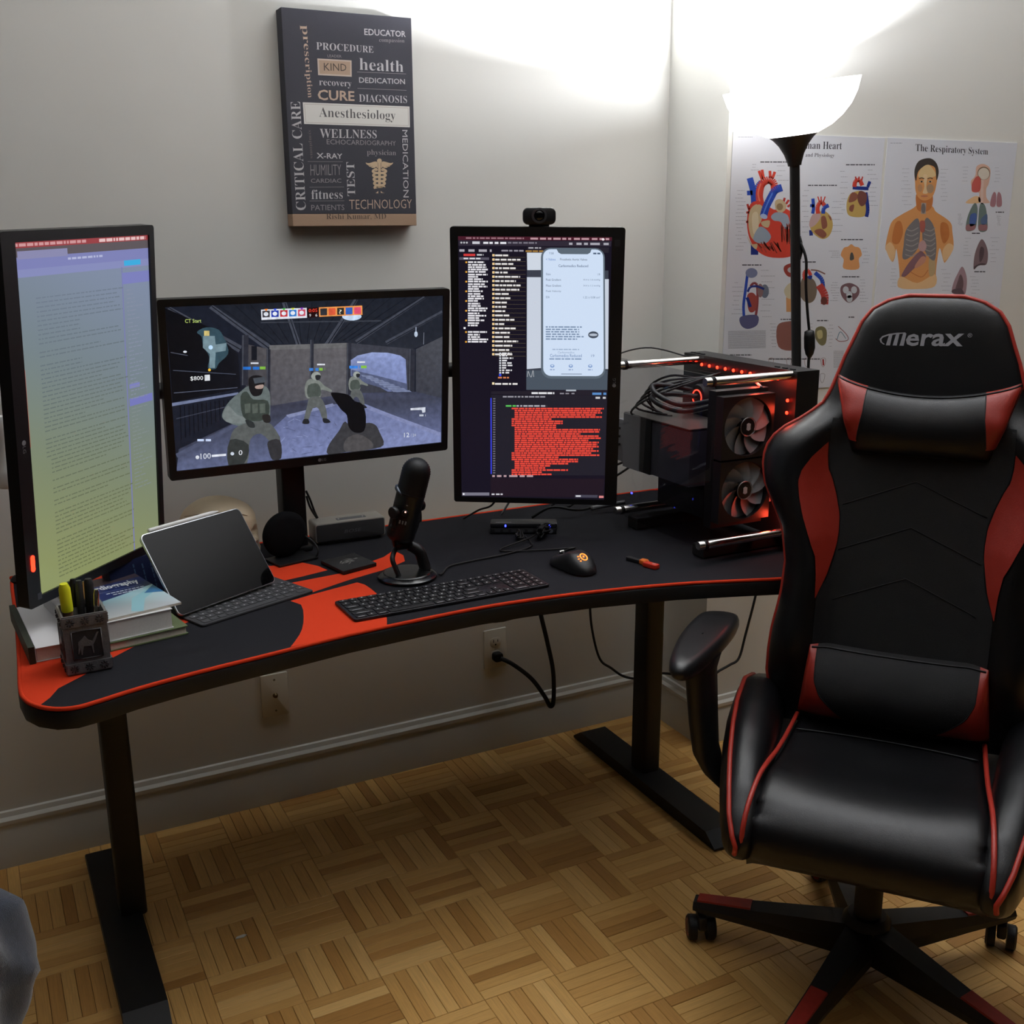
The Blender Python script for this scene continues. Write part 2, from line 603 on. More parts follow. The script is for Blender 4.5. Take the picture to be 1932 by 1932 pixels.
# ================================================================== desk
DZ = 0.730                      # top of the mat
front = [(-1.748, -0.740), (-1.743, -0.790), (-1.727, -0.824), (-1.702, -0.848), (-1.672, -0.857), (-1.640, -0.850), (-1.578, -0.830), (-1.513, -0.815), (-1.455, -0.804),
         (-1.364, -0.790), (-1.204, -0.765), (-1.057, -0.753), (-0.941, -0.748), (-0.841, -0.752), (-0.693, -0.770), (-0.515, -0.809), (-0.389, -0.852),
         (-0.305, -0.882), (-0.215, -0.905), (-0.140, -0.900), (-0.092, -0.868), (-0.075, -0.815)]
outline = front + [(-0.075, -0.70), (-0.077, -0.40), (-0.081, -0.16), (-0.090, -0.128), (-0.120, -0.114), (-0.6, -0.114), (-1.2, -0.114), (-1.685, -0.114), (-1.715, -0.122), (-1.730, -0.150), (-1.735, -0.40), (-1.742, -0.60)]
def shrink(poly, d):
    n = len(poly); o = []
    for i in range(n):
        a = Vector(poly[i - 1]); b = Vector(poly[i]); c = Vector(poly[(i + 1) % n])
        t = ((b - a).normalized() + (c - b).normalized()).normalized()
        o.append((b.x - t.y * d, b.y + t.x * d))
    return o
TOPM = mat('black desk board', (16, 16, 17), 0.55, noise=0.1)
desk = thing('desk', 'wide black curved-front desk on two T-shaped metal legs', 'desk', (0, 0, 0))
MB().slab(outline, DZ - 0.036, DZ - 0.0045, 0.004).build('desktop', TOPM, desk, angle=35)
for x, xc in ((-1.606, -1.580), (-0.276, -0.266)):
    yc = -0.352
    mb = MB()
    mb.slab(rrect(0.054, 0.066, 0.010, 4, xc, yc), 0.03, 0.42, 0.0)
    mb.build('lower_column', BLACKMETAL, desk, angle=35)
    mb = MB()
    mb.slab(rrect(0.0535, 0.0655, 0.010, 4, xc, yc), 0.42, DZ - 0.060, 0.0)
    mb.build('upper_column', BLACKMETAL, desk, angle=35)
    mb = MB()
    mb.box(x - 0.05, x + 0.05, -0.70, -0.16, DZ - 0.060, DZ - 0.036)
    mb.build('top_bracket', BLACKMETAL, desk)
    # foot: long bar whose ends slope down
    prof = [(-0.722, 0.004), (-0.722, 0.008), (-0.685, 0.036), (-0.10, 0.036), (-0.062, 0.010), (-0.062, 0.004)]
    vs = [(x - 0.041, y, z) for y, z in prof] + [(x + 0.041, y, z) for y, z in prof]
    n = len(prof)
    fs = [tuple(range(n)), tuple(range(n, 2 * n))[::-1]] + [(i, i + n, (i + 1) % n + n, (i + 1) % n) for i in range(n)]
    MB().add(vs, fs).build('foot', BLACKMETAL, desk)
    for y in (-0.66, -0.12):
        mb = MB(); mb.T = Matrix.Translation((x, y, 0.0)); mb.lathe([(0.014, 0), (0.016, 0.004)], 12)
        mb.build('levelling_pad', BLACKM, desk)
MB().box(-1.56, -0.31, -0.36, -0.30, DZ - 0.075, DZ - 0.037).build('crossbeam', BLACKMETAL, desk)
# mesh cable net slung under the board
netm = mat('black cable net', (10, 10, 11), 0.8, bump=0.6, bscale=300)
mb = MB()
def netf(u, v):
    x = -1.02 + u * 0.66
    a = math.pi * v
    sag = 0.034 + 0.012 * math.sin(u * 9.0) + 0.008 * math.sin(u * 23 + 1)
    return (x, -0.70 + 0.018 * math.sin(u * 7) + (1 - math.cos(a)) * 0.06, DZ - 0.036 - sag * math.sin(a) * min(1, 6 * u, 6 * (1 - u)))
mb.grid(40, 9, netf)
mb.build('cable_net', netm, desk)

# ---------------- desk mat
MATB = mat('black woven mat cloth', (32, 32, 36), 0.95, noise=0.25, nscale=900, bump=0.35, bscale=1600, spec=0.15)
MATR = mat('orange red mat print', (204, 58, 28), 0.9, noise=0.10, nscale=900, bump=0.3, bscale=1600, spec=0.15)
mo = shrink(outline, 0.004)
dmat = thing('desk_mat', 'black desk-wide cloth mat with orange red shapes and red stitched edge', 'desk mat', (0, 0, 0))
MB().slab(mo, DZ - 0.0044, DZ, 0.001).build('cloth', MATB, dmat)
edge = MB().tube([(x, y, DZ - 0.0012) for x, y in spline(mo, 4, True)], 0.0036, 8, closed=True).build('stitched_edge', MATR, dmat)
PZ = 0.0003
def mpoly(pts, name='print'):
    mb = MB(); n = len(pts)
    ar = sum(pts[i][0] * pts[(i + 1) % n][1] - pts[(i + 1) % n][0] * pts[i][1] for i in range(n))
    if ar < 0: pts = pts[::-1]
    mb.add([(x, y, DZ + PZ) for x, y in pts], [tuple(range(n))])
    return mb.build(name, MATR, dmat)
def ground(x, y, Z=DZ):
    d = _f + _r2 * ((x - 966) / FPX) - _u2 * ((y - 966) / FPX)
    t = (Z - CAM.z) / d.z
    p = CAM + d * t
    return (p.x, p.y)
# red corner on the left, bounded by the sweep of a black disc
bx = [(-1.722, -0.823), (-1.705, -0.800)] + [ground(*p) for p in ((110, 1299), (156.5, 1275), (212, 1241.6), (258.7, 1217), (305, 1195), (354.5, 1174), (400, 1150))]
lf = [p for p in mo if p[0] < -1.70 and p[1] < -0.2]
lf.sort(key=lambda p: p[1])
lf = [p for p in lf if p[1] > -0.825]
mpoly(bx + [(-1.43, -0.42), (-1.45, -0.25), (-1.48, -0.13), (-1.68, -0.121)] + [p for p in reversed(lf)])
G = lambda l: [ground(*p) for p in l]
mpoly(spline(G([(470, 1060), (511, 1068), (549, 1061), (568, 1061), (600, 1068), (618, 1076), (570, 1088), (521, 1099), (480, 1108)]), 1, True))
mpoly(G([(500, 1111), (536, 1102.5), (642, 1082), (699, 1060), (724, 1051), (741, 1039.5), (752, 1043), (761, 1048), (764, 1059), (741, 1069), (729, 1074), (660, 1094), (592, 1117), (540, 1132), (500, 1140)]))
mpoly(G([(548, 1134), (592, 1121), (674, 1099), (688, 1103), (700, 1111), (713, 1122), (722, 1136), (728, 1152), (730, 1170), (730, 1180), (690, 1188.5), (658.6, 1195.4), (600, 1209), (548, 1221), (556, 1211), (565, 1198), (570, 1187), (572.5, 1175), (573, 1163), (572, 1151), (568, 1141)]))
# ================================================================== monitors
BEZ = mat('monitor bezel', (16, 16, 18), 0.42, noise=0.1)
SCREENM = attr_mat('lit screen', emit=SCR, rough=0.25)
GAMEM = attr_mat('lit game screen', emit=SCR, rough=0.3, grain=0.2)
LOGOG = mat('grey logo print', (120, 120, 124), 0.5)
def rot_from(yaw, tilt, roll):
    ax = Vector((math.cos(yaw), math.sin(yaw), 0)); nr = Vector((math.sin(yaw), -math.cos(yaw), 0))
    up = Vector((0, 0, 1)) * math.cos(tilt) - nr * math.sin(tilt)
    a2 = ax * math.cos(roll) + up * math.sin(roll); u2 = up * math.cos(roll) - ax * math.sin(roll)
    y2 = u2.cross(a2)
    return Matrix(((a2.x, y2.x, u2.x), (a2.y, y2.y, u2.y), (a2.z, y2.z, u2.z)))
def monitor(label, c, yaw, tilt, roll, w, h, bl, br, bt, bb, logo):
    t = thing('monitor', label, 'monitor', c)
    t.rotation_euler = rot_from(R(yaw), R(tilt), R(roll)).to_euler()
    cx, cz = (br - bl) / 2, (bt - bb) / 2
    W, H = w + bl + br, h + bt + bb
    o = MB()
    outer = rrect(W, H, 0.006, 4, cx, cz); n = len(outer)
    inner = rrect(w, h, 0.0006, 4)
    ring = [(x, -0.004, z) for x, z in outer] + [(x, -0.004, z) for x, z in inner] + [(x, 0.0, z) for x, z in inner] + [(x, 0.020, z) for x, z in outer]
    fs = []
    for i in range(n):
        j = (i + 1) % n
        fs += [(i, j, n + j, n + i), (n + i, n + j, 2 * n + j, 2 * n + i), (j, i, 3 * n + i, 3 * n + j)]
    fs.append(tuple(range(3 * n, 4 * n))[::-1])
    o.add(ring, [f[::-1] for f in fs])
    o.build('bezel', BEZ, t, angle=35)
    b = MB()
    b.slab(rrect(W * 0.72, H * 0.66, 0.02, 4, cx, cz), -0.048, -0.018, 0.008, axis='-y')
    b.build('rear_housing', BEZ, t, angle=35)
    return t
P27 = (0.597, 0.336)
# --- centre, landscape
mc = monitor('landscape monitor showing a grey shooter game scene', (-1.098, -0.280, 1.122), 0.85, -5.1, 0.17, 0.597, 0.336, 0.0150, 0.0150, 0.0150, 0.0195, None)
# --- right, portrait
mr_ = monitor('upright portrait monitor showing red code and a phone simulator', (-0.612, -0.364, 1.117), -31.4, -3.1, -0.56, 0.336, 0.597, 0.0175, 0.0285, 0.0205, 0.0125, None)
# --- left, portrait, seen from the side
ml = monitor('upright portrait monitor at far left showing a pale text document', (-1.560, -0.465, 1.125), 44.3, -4.6, 1.3, 0.336, 0.597, 0.0300, 0.0140, 0.0175, 0.0175, None)

# ---------- centre picture
A = Art(0.597, 0.336, [(311.2, 579), (836, 558.4), (332.8, 888.8), (833, 832.8)], zc(290, 520, 3.389))
A.poly([(72, 200), (1850, 130), (1840, 1060), (145, 1250)], (26, 30, 42), 0)
# ceiling with planks
A.poly([(72, 200), (1850, 130), (1850, 390), (1660, 470), (1250, 430), (745, 440), (620, 350), (360, 190)], [(30, 34, 44), (30, 34, 44), (34, 38, 48), (40, 44, 54), (36, 40, 50), (34, 38, 48), (30, 34, 44), (28, 32, 42)], 1)
for k in range(14):
    f = k / 13
    A.line([(420 + 100 * k, 190 - 4 * k), (760 + 38 * k, 440 - 2 * k)], 5, (22, 25, 34), 2)
for (a, b, w_) in (((840, 170), (935, 450), 30), ((1300, 150), (1110, 445), 30), ((1735, 135), (1300, 425), 26), ((1850, 235), (1490, 430), 24), ((370, 190), (740, 460), 42), ((95, 200), (560, 470), 46)):
    A.line([a, b], w_, (66, 70, 82), 3); A.line([(a[0] + 6, a[1] + 6), (b[0] + 3, b[1] + 4)], 6, (24, 27, 36), 4)
A.line([(690, 300), (1460, 290)], 8, (58, 62, 72), 4)
# left dark opening
A.poly([(72, 205), (360, 330), (545, 500), (560, 720), (120, 810), (100, 500)], [(12, 13, 18), (14, 15, 20), (20, 22, 30), (18, 20, 28), (12, 13, 18), (10, 11, 16)], 5)
# walls
A.poly([(610, 440), (745, 470), (760, 830), (590, 760)], [(70, 68, 72), (84, 82, 86), (74, 74, 80), (56, 57, 64)], 5)
A.poly([(745, 470), (1250, 440), (1260, 750), (760, 830)], [(88, 86, 90), (98, 96, 100), (92, 92, 98), (80, 80, 88)], 6)
A.poly([(1250, 430), (1670, 470), (1660, 740), (1250, 750)], (60, 62, 72), 6)
A.poly([(1680, 470), (1850, 390), (1845, 780), (1680, 740)], [(66, 68, 76), (76, 78, 86), (62, 65, 76), (58, 60, 70)], 6)
A.poly([(745, 445), (1240, 430), (1240, 460), (745, 475)], (104, 104, 106), 7)
for (x, y0, y1, w_) in ((740, 470, 830, 26), (1018, 410, 790, 24), (1255, 430, 760, 30), (1655, 470, 740, 40), (590, 380, 700, 44)):
    A.line([(x, y0), (x - 4, y1)], w_, (44, 46, 56), 8); A.line([(x - w_ * 0.3, y0), (x - w_ * 0.3 - 4, y1)], 4, (84, 88, 98), 9)
# arch with pale sky and steps
arch = [(1265, 640), (1265, 540), (1310, 510), (1400, 490), (1500, 492), (1580, 510), (1615, 535), (1625, 735), (1500, 740), (1330, 640)]
A.poly(arch, [(120, 132, 172), (128, 140, 184), (140, 154, 200), (152, 166, 214), (152, 166, 214), (140, 154, 204), (130, 144, 192), (118, 130, 176), (100, 110, 150), (112, 124, 166)], 9)
A.poly([(1270, 600), (1480, 650), (1625, 690), (1625, 735), (1560, 745), (1270, 660)], (84, 92, 122), 10)
for k in range(8):
    A.poly([(1330 + 28 * k, 632 + 14 * k), (1400 + 34 * k, 640 + 13 * k), (1415 + 34 * k, 650 + 13 * k), (1340 + 28 * k, 644 + 14 * k)], (120, 130, 162), 11)
# floor
A.poly([(600, 760), (760, 830), (1000, 790), (1260, 750), (1680, 740), (1845, 780), (1840, 1060), (145, 1250), (160, 1110), (540, 930)],
       [(50, 52, 66), (58, 60, 76), (78, 82, 106), (70, 74, 96), (56, 60, 78), (64, 68, 86), (104, 112, 152), (92, 100, 132), (56, 60, 78), (60, 64, 82)], 7)
A.poly([(860, 890), (1160, 820), (1350, 815), (1840, 1010), (1840, 1060), (820, 1170), (760, 980)], [(96, 104, 142), (100, 108, 146), (108, 118, 158), (126, 136, 180), (126, 136, 180), (118, 128, 172), (100, 108, 146)], 10)
A.poly([(850, 890), (1150, 815), (1165, 830), (870, 908)], (128, 136, 172), 11)
A.poly([(1350, 820), (1840, 1000), (1838, 1025), (1340, 840)], (128, 136, 176), 11)
rd = random.Random(4)
for k in range(26):
    x = 830 + rd.uniform(0, 720); y = 900 + rd.uniform(0, 240)
    A.line([(x, y), (x + rd.uniform(-70, 70), y + rd.uniform(-22, 34))], 3, rd.choice([(140, 150, 192), (82, 88, 120)]), 11)
# railing
A.poly([(115, 815), (545, 745), (545, 760), (118, 835)], (110, 120, 150), 12)
A.line([(125, 605), (530, 630)], 5, (70, 76, 92), 12); A.line([(110, 490), (220, 510)], 5, (80, 84, 98), 12); A.line([(130, 750), (540, 715)], 5, (84, 90, 108), 12); A.line([(145, 915), (500, 830)], 5, (66, 70, 86), 12)
for k in range(13):
    x = 170 + 28 * k
    A.line([(x, 835 - 4 * k), (x + 6, 1050 - 14 * k)], 5, (14, 15, 22), 12)
A.poly([(140, 1140), (540, 935), (545, 960), (150, 1165)], (76, 82, 106), 12)
# hanging bulb and signs
A.blob(1680, 375, 11, 18, (190, 205, 225), 12); A.line([(1680, 330), (1680, 360)], 6, (150, 160, 180), 12); A.line([(1730, 365), (1728, 440)], 4, (120, 125, 140), 12)
A.blob(1272, 262, 62, 26, (200, 220, 245), 12)
A.poly([(630, 450), (665, 450), (665, 540), (630, 540)], (24, 26, 34), 12)
# generic guard figures
def fig(pts, c, l): A.curve(pts, c, l, 3)
fig([(560, 740), (610, 705), (700, 700), (745, 740), (750, 860), (735, 920), (640, 950), (545, 960), (450, 920), (445, 870), (490, 800)], (98, 108, 108), 14)
fig([(480, 830), (445, 890), (470, 935), (560, 945), (610, 930), (600, 900), (540, 890)], (116, 124, 124), 15)
fig([(560, 770), (600, 740), (640, 790), (735, 800), (735, 905), (650, 930), (575, 900)], (58, 66, 62), 16)
for k in range(3): A.poly([(585 + 48 * k, 820), (622 + 48 * k, 815), (622 + 48 * k, 875), (588 + 48 * k, 880)], (84, 92, 86), 17)
fig([(545, 960), (720, 930), (800, 1010), (812, 1060), (770, 1080), (690, 1010), (620, 1050), (600, 1200), (490, 1215), (490, 1050)], (88, 92, 92), 15)
fig([(735, 1060), (812, 1050), (820, 1165), (765, 1178), (740, 1120)], (50, 50, 54), 16)
fig([(490, 1050), (610, 1080), (580, 1205), (480, 1215)], (52, 56, 56), 16)
fig([(612, 700), (612, 660), (640, 638), (690, 640), (715, 665), (705, 720), (690, 760), (645, 770), (620, 740)], (28, 27, 30), 17)
fig([(655, 705), (705, 695), (700, 720), (660, 722)], (170, 148, 140), 18)
A.poly([(640, 655), (715, 645), (722, 680), (650, 690)], (70, 76, 84), 18)
fig([(700, 890), (745, 890), (750, 935), (710, 935)], (40, 38, 38), 18); fig([(590, 920), (640, 935), (650, 970), (610, 965)], (44, 48, 50), 18)
def guard(cx, cy, k, flip=1, l=14):
    T = lambda pts: [(cx + flip * x * k, cy + y * k) for x, y in pts]
    fig(T([(-60, -100), (-20, -118), (30, -100), (60, -70), (110, -40), (105, -25), (40, -40), (35, 10), (-55, 20), (-75, -40)]), (120, 126, 122), l)
    fig(T([(-50, -70), (20, -80), (35, 0), (-50, 10)]), (74, 82, 78), l + 1)
    fig(T([(-40, 15), (30, 10), (70, 80), (80, 165), (50, 165), (20, 90), (-20, 90), (-50, 170), (-80, 170), (-60, 80)]), (92, 96, 96), l + 1)
    fig(T([(-82, 165), (-50, 165), (-45, 195), (-90, 195)]), (36, 37, 42), l + 2); fig(T([(50, 160), (80, 160), (105, 185), (60, 190)]), (36, 37, 42), l + 2)
    fig(T([(-30, -125), (-20, -155), (10, -165), (35, -148), (30, -118), (0, -105)]), (150, 156, 152), l + 2)
    fig(T([(0, -140), (35, -140), (30, -112), (5, -108)]), (40, 42, 46), l + 3)
guard(1040, 765, 0.92); guard(1300, 720, 0.66, 1)
# held pistol and gloves in front
fig([(1140, 760), (1160, 745), (1250, 760), (1290, 800), (1340, 820), (1362, 900), (1350, 990), (1290, 1000), (1250, 960), (1240, 890), (1200, 850)], (14, 14, 18), 20)
fig([(1190, 990), (1230, 930), (1290, 990), (1360, 940), (1420, 950), (1450, 1000), (1475, 1080), (1380, 1110), (1240, 1125), (1120, 1140), (1125, 1080)], (58, 58, 62), 19)
fig([(1230, 1050), (1310, 1010), (1400, 1060), (1390, 1108), (1235, 1125)], (78, 76, 78), 21)
# heads-up display
A.text('CT Start', [(203, 278), (308, 276), (204, 302), (308, 299)], (200, 225, 120), 24)
A.poly([(692, 218), (984, 207), (986, 270), (695, 284)], (222, 226, 236), 24)
for k, c in enumerate(((60, 58, 66), (40, 62, 170), (190, 50, 60), (50, 120, 200), (200, 80, 100))):
    A.poly([(700 + 57 * k, 226 - 2 * k), (748 + 57 * k, 224 - 2 * k), (748 + 57 * k, 266 - 2 * k), (701 + 57 * k, 268 - 2 * k)], c, 25)
    A.blob(724 + 57 * k, 246 - 2 * k, 15, 13, (225, 230, 240), 26)
    A.poly([(712 + 57 * k, 214 - 2 * k), (738 + 57 * k, 213 - 2 * k), (725 + 57 * k, 228 - 2 * k)], ((240, 130, 40), (60, 90, 220), (80, 190, 80), (200, 210, 60), (140, 60, 190))[k], 26)
A.poly([(988, 207), (1060, 203), (1060, 266), (990, 270)], (34, 12, 14), 24)
A.text('0:05', [(997, 214), (1052, 211), (997, 236), (1052, 233)], (250, 70, 50), 25)
A.text('9', [(1000, 246), (1012, 246), (1000, 264), (1012, 264)], (225, 225, 230), 25); A.text('6', [(1040, 244), (1052, 244), (1040, 262), (1052, 262)], (225, 225, 230), 25)
A.poly([(1062, 204), (1338, 193), (1340, 252), (1064, 264)], (232, 150, 80), 24)
for k, c in enumerate(((50, 50, 56), (214, 90, 60), (46, 44, 40), (50, 100, 190), (220, 80, 110))):
    A.poly([(1070 + 54 * k, 212 - 2 * k), (1114 + 54 * k, 210 - 2 * k), (1114 + 54 * k, 254 - 2 * k), (1071 + 54 * k, 256 - 2 * k)], c, 25)
A.text('?', [(1190, 218), (1208, 218), (1190, 246), (1208, 246)], (230, 225, 200), 26)
A.poly(spline([(280, 360), (340, 330), (420, 345), (455, 400), (470, 430), (480, 500), (420, 560), (400, 595), (350, 590), (360, 520), (320, 450), (310, 390)], 3, True), (52, 76, 88), 13)
A.poly([(320, 385), (395, 385), (400, 440), (470, 430), (465, 480), (400, 490), (395, 590), (358, 590), (362, 500), (318, 460)], (116, 140, 150), 14)
A.rect(326, 352, 360, 384, (210, 190, 120), 15); A.blob(368, 458, 14, 14, (190, 225, 255), 15); A.blob(360, 602, 9, 9, (240, 190, 60), 15)
A.text('$800', [(236, 644), (318, 640), (237, 674), (319, 670)], (235, 238, 240), 24); A.poly([(328, 634), (362, 632), (363, 670), (329, 672)], (220, 225, 230), 24)
A.blob(203, 486, 12, 7, (225, 230, 240), 24)
A.words(280, 1045, 368, 14, (190, 205, 235), 24)
A.text('100', [(300, 1138), (366, 1134), (301, 1174), (367, 1170)], (225, 230, 240), 24)
A.poly([(372, 1146), (465, 1138), (465, 1152), (373, 1160)], (225, 230, 240), 24); A.blob(280, 1162, 12, 12, (215, 220, 230), 24)
A.text('0', [(546, 1116), (570, 1114), (546, 1148), (570, 1146)], (230, 232, 240), 24); A.blob(505, 1138, 12, 11, (210, 220, 235), 24)
for (x, y, w_, c) in ((575, 582, 105, (40, 110, 200)), (1000, 590, 60, (60, 120, 200)), (1256, 575, 70, (60, 130, 220))):
    A.words(x, y, x + w_, 18, c, 24); A.words(x + w_ + 4, y - 1, x + w_ + 40, 17, (130, 190, 70), 24); A.rect(x + 50, y - 28, x + 100, y - 18, (215, 220, 230), 24)
A.poly([(1645, 845), (1740, 838), (1740, 870), (1722, 874), (1716, 856), (1646, 858)], (205, 210, 222), 24); A.words(1702, 884, 1742, 12, (190, 196, 210), 24)
A.text('12', [(1605, 1002), (1638, 1000), (1605, 1030), (1638, 1028)], (220, 225, 235), 24); A.text('/ 24', [(1648, 1008), (1680, 1006), (1648, 1026), (1680, 1024)], (190, 196, 208), 24)
A.build('screen_image', GAMEM, mc)
def logo(parent, x, z, k, rot=0.0):
    """maker's mark printed on the lower bezel: a disc and two letters"""
    a = Art(1, 1, None, None, 1e-5, 0.0043)
    c, s_ = math.cos(rot), math.sin(rot)
    F = lambda u, v: (0.5 + x + (u * c - v * s_) * k, 0.5 - z + (u * s_ + v * c) * k)
    g = (118, 118, 122)
    a.poly([F(math.cos(t * math.pi / 8) * 0.5 - 0.8, math.sin(t * math.pi / 8) * 0.5) for t in range(16)], g, raw=True)
    a.text('LG', [F(-0.15, -0.4), F(1.15, -0.4), F(-0.15, 0.4), F(1.15, 0.4)], g, raw=True)
    return a.build('maker_logo', attr_mat('printed mark', rough=0.4), parent)
logo(mc, 0.012, -0.168 - 0.0095, 0.0075)
logo(mr_, 0.168 + 0.0145, -0.02, 0.0085, R(-90))
logo(ml, -0.168 - 0.014, -0.03, 0.009, R(90))
led = mat('red standby light', (255, 40, 20), 0.4, emit=6 * SCR)
MB().slab(rrect(0.009, 0.030, 0.0045, 5, -0.168 - 0.015, -0.235), 0.004, 0.0056, 0.0006, axis='-y').build('standby_light', led, ml)
MB().slab(rrect(0.010, 0.012, 0.001, 2, -0.168 - 0.004, -0.2985), 0.0041, 0.0044, 0, axis='-y').build('badge', mat('grey badge', (70, 70, 78), 0.5), ml)
MB().slab(rrect(0.012, 0.014, 0.001, 2, 0.168 + 0.012, 0.286), 0.0041, 0.0044, 0, axis='-y').build('badge', mat('dark badge', (40, 40, 44), 0.5), mr_)

# ---------- right picture
A = Art(0.336, 0.597, [(864, 446.5), (1156, 446.5), (872.7, 936.5), (1138.3, 943)], zc(830, 390, 3.2757))
A.rect(0, 0, 1, 1, (24, 20, 33), 0, raw=True)
A.poly([(112, 185), (1068, 185), (1066, 208), (112, 210)], (70, 28, 40), 1)
A.words(160, 192, 520, 10, (150, 110, 120), 2, 1); A.words(560, 192, 1050, 12, (190, 150, 158), 2, 2, 0.5); A.blob(1012, 200, 9, 8, (240, 225, 230), 3)
A.poly([(114, 212), (1064, 212), (1060, 244), (115, 246)], (48, 42, 54), 1)
for k in range(3): A.blob(132 + 17 * k, 226, 6, 6, (190, 190, 196), 2)
A.words(200, 218, 250, 16, (200, 200, 208), 2, 3, 0.4); A.words(268, 220, 410, 13, (225, 225, 232), 2, 4); A.words(420, 220, 600, 10, (120, 116, 128), 2, 5); A.words(800, 222, 1050, 14, (170, 168, 178), 2, 6, 0.4)
A.words(120, 268, 320, 15, (170, 166, 176), 2, 7, 0.45); A.words(380, 270, 520, 10, (150, 146, 158), 2, 8); A.words(530, 272, 640, 10, (160, 120, 60), 2, 9)
A.poly([(540, 250), (1050, 250), (1046, 284), (540, 286)], (40, 36, 46), 1); A.words(548, 252, 626, 9, (170, 168, 176), 3, 10)
# issue list
A.rect(146, 296, 218, 310, (210, 60, 60), 3); A.words(228, 297, 270, 10, (190, 190, 196), 3, 11)
A.rect(120, 318, 304, 334, (86, 82, 96), 2); A.words(146, 321, 250, 9, (220, 220, 226), 3, 12)
rd = random.Random(5)
y = 340
for k in range(34):
    if y > 845: break
    if 735 < y < 765:
        A.rect(148, y + 4, 160, y + 16, (235, 235, 240), 3); y += 26; continue
    bul = k % 4 == 0
    if bul: A.rect(158, y + 4, 168, y + 14, (240, 170, 60), 3)
    A.words(174, y + 3, 174 + rd.uniform(60, 126), 10, (228, 226, 232), 3, 20 + k, 1.4)
    y += 14.5 if k % 4 else 17
# scene list
for k in range(24):
    yy = 297 + k * 26.8
    A.rect(324, yy, 338, yy + 14, (245, 225, 180), 3); A.rect(328, yy + 3, 334, yy + 11, (240, 160, 60), 4)
    A.words(342, yy + 2, 342 + rd.uniform(55, 160), 11, (226, 222, 220), 3, 60 + k, 1.3)
    A.rect(345, yy + 18, 530, yy + 19.5, (100, 90, 70), 2)
for k in range(9):
    yy = 910 + k * 15
    A.rect(368, yy, 378, yy + 10, (220, 224, 232), 3); A.words(384, yy, 384 + rd.uniform(30, 70), 9, (225, 225, 230), 3, 90 + k)
A.rect(366, 1042, 380, 1056, (60, 80, 230), 4)
A.words(360, 1060, 430, 10, (200, 120, 80), 3, 99); A.rect(324, 1094, 338, 1108, (245, 225, 180), 3); A.words(342, 1098, 480, 11, (226, 222, 220), 3, 100)
# storyboard and phone
A.poly([(538, 286), (632, 286), (630, 395), (540, 396)], (206, 214, 226), 2)
A.poly([(538, 396), (1044, 396), (1040, 1020), (538, 1020)], (60, 64, 76), 1)
A.poly([(538, 440), (628, 440), (624, 1005), (537, 1012)], (200, 208, 222), 3); A.poly([(1020, 450), (1046, 450), (1040, 1010), (1018, 1010)], (200, 208, 222), 3)
A.poly([(534, 1020), (1036, 1020), (1032, 1140), (534, 1140)], (74, 84, 96), 2); A.stroke([(540, 1060), (545, 1025), (555, 1050), (565, 1060), (575, 1020), (580, 1060)], 3, (180, 184, 190), 3)
def rr(x0, y0, x1, y1, r):
    return [(p[0], p[1]) for p in rrect(x1 - x0, y1 - y0, r, 5, (x0 + x1) / 2, (y0 + y1) / 2)]
A.poly(rr(625, 255, 1022, 1070, 60), (92, 104, 116), 5)
A.poly(rr(638, 264, 1012, 1054, 48), (206, 222, 244), 6)
A.poly([(722, 262), (940, 262), (932, 284), (915, 294), (750, 294), (733, 284)], (92, 104, 116), 7)
A.text('7:58', [(676, 283), (704, 283), (676, 296), (704, 296)], (90, 110, 140), 8); A.words(950, 284, 994, 10, (80, 96, 120), 8, 111)
A.text('< Valves', [(656, 320), (716, 320), (656, 335), (716, 335)], (90, 130, 200), 8)
A.text('Prosthetic Aortic Valves', [(744, 320), (912, 320), (744, 334), (912, 334)], (70, 84, 104), 8)
A.text('Carbomedics Reduced', [(734, 359), (918, 359), (734, 376), (918, 376)], (64, 84, 120), 8)
for yy, a, b in ((413, 'Size', '19'), (448, 'Peak Gradient', '43.4 \u00b1 1.8 mmHg'), (485, 'Mean Gradient', '24.4 \u00b1 1.2 mmHg'), (521, 'Peak Velocity', '-'), (557, 'EOA', '1.22 \u00b1 0.08 cm\u00b2')):
    A.text(a, [(656, yy), (656 + 7.2 * len(a), yy), (656, yy + 14), (656 + 7.2 * len(a), yy + 14)], (96, 112, 138), 8)
    if b != '-': A.text(b, [(992 - 7.0 * len(b), yy + 1), (992, yy + 1), (992 - 7.0 * len(b), yy + 14), (992, yy + 14)], (110, 126, 150), 8)
for k in range(6): A.words(654, 746 + 15 * k, 870 - 18 * (k == 5) + rd.uniform(-10, 20), 8, (120, 140, 168), 8, 130 + k)
A.blob(948, 798, 32, 22, (70, 78, 92), 8); A.blob(948, 798, 26, 8, (180, 190, 205), 9)
A.words(695, 886, 860, 7, (160, 178, 204), 8, 140); A.text('Carbomedics', [(728, 901), (830, 901), (728, 914), (830, 914)], (140, 160, 190), 8)
A.text('Carbomedics Reduced', [(680, 918), (876, 918), (680, 937), (876, 937)], (96, 124, 170), 8); A.words(676, 944, 876, 9, (140, 160, 190), 8, 141); A.text('19', [(934, 920), (954, 920), (934, 936), (954, 936)], (120, 140, 175), 8)
for xx in (694, 808, 928): A.blob(xx, 992, 13, 10, (120, 150, 200), 8); A.blob(xx, 990, 7, 5, (206, 222, 244), 9); A.words(xx - 14, 1012, xx + 14, 6, (130, 150, 190), 8, xx)
A.rect(748, 1040, 876, 1044, (110, 124, 146), 8)
A.rect(778, 1138, 840, 1148, (170, 176, 186), 3)
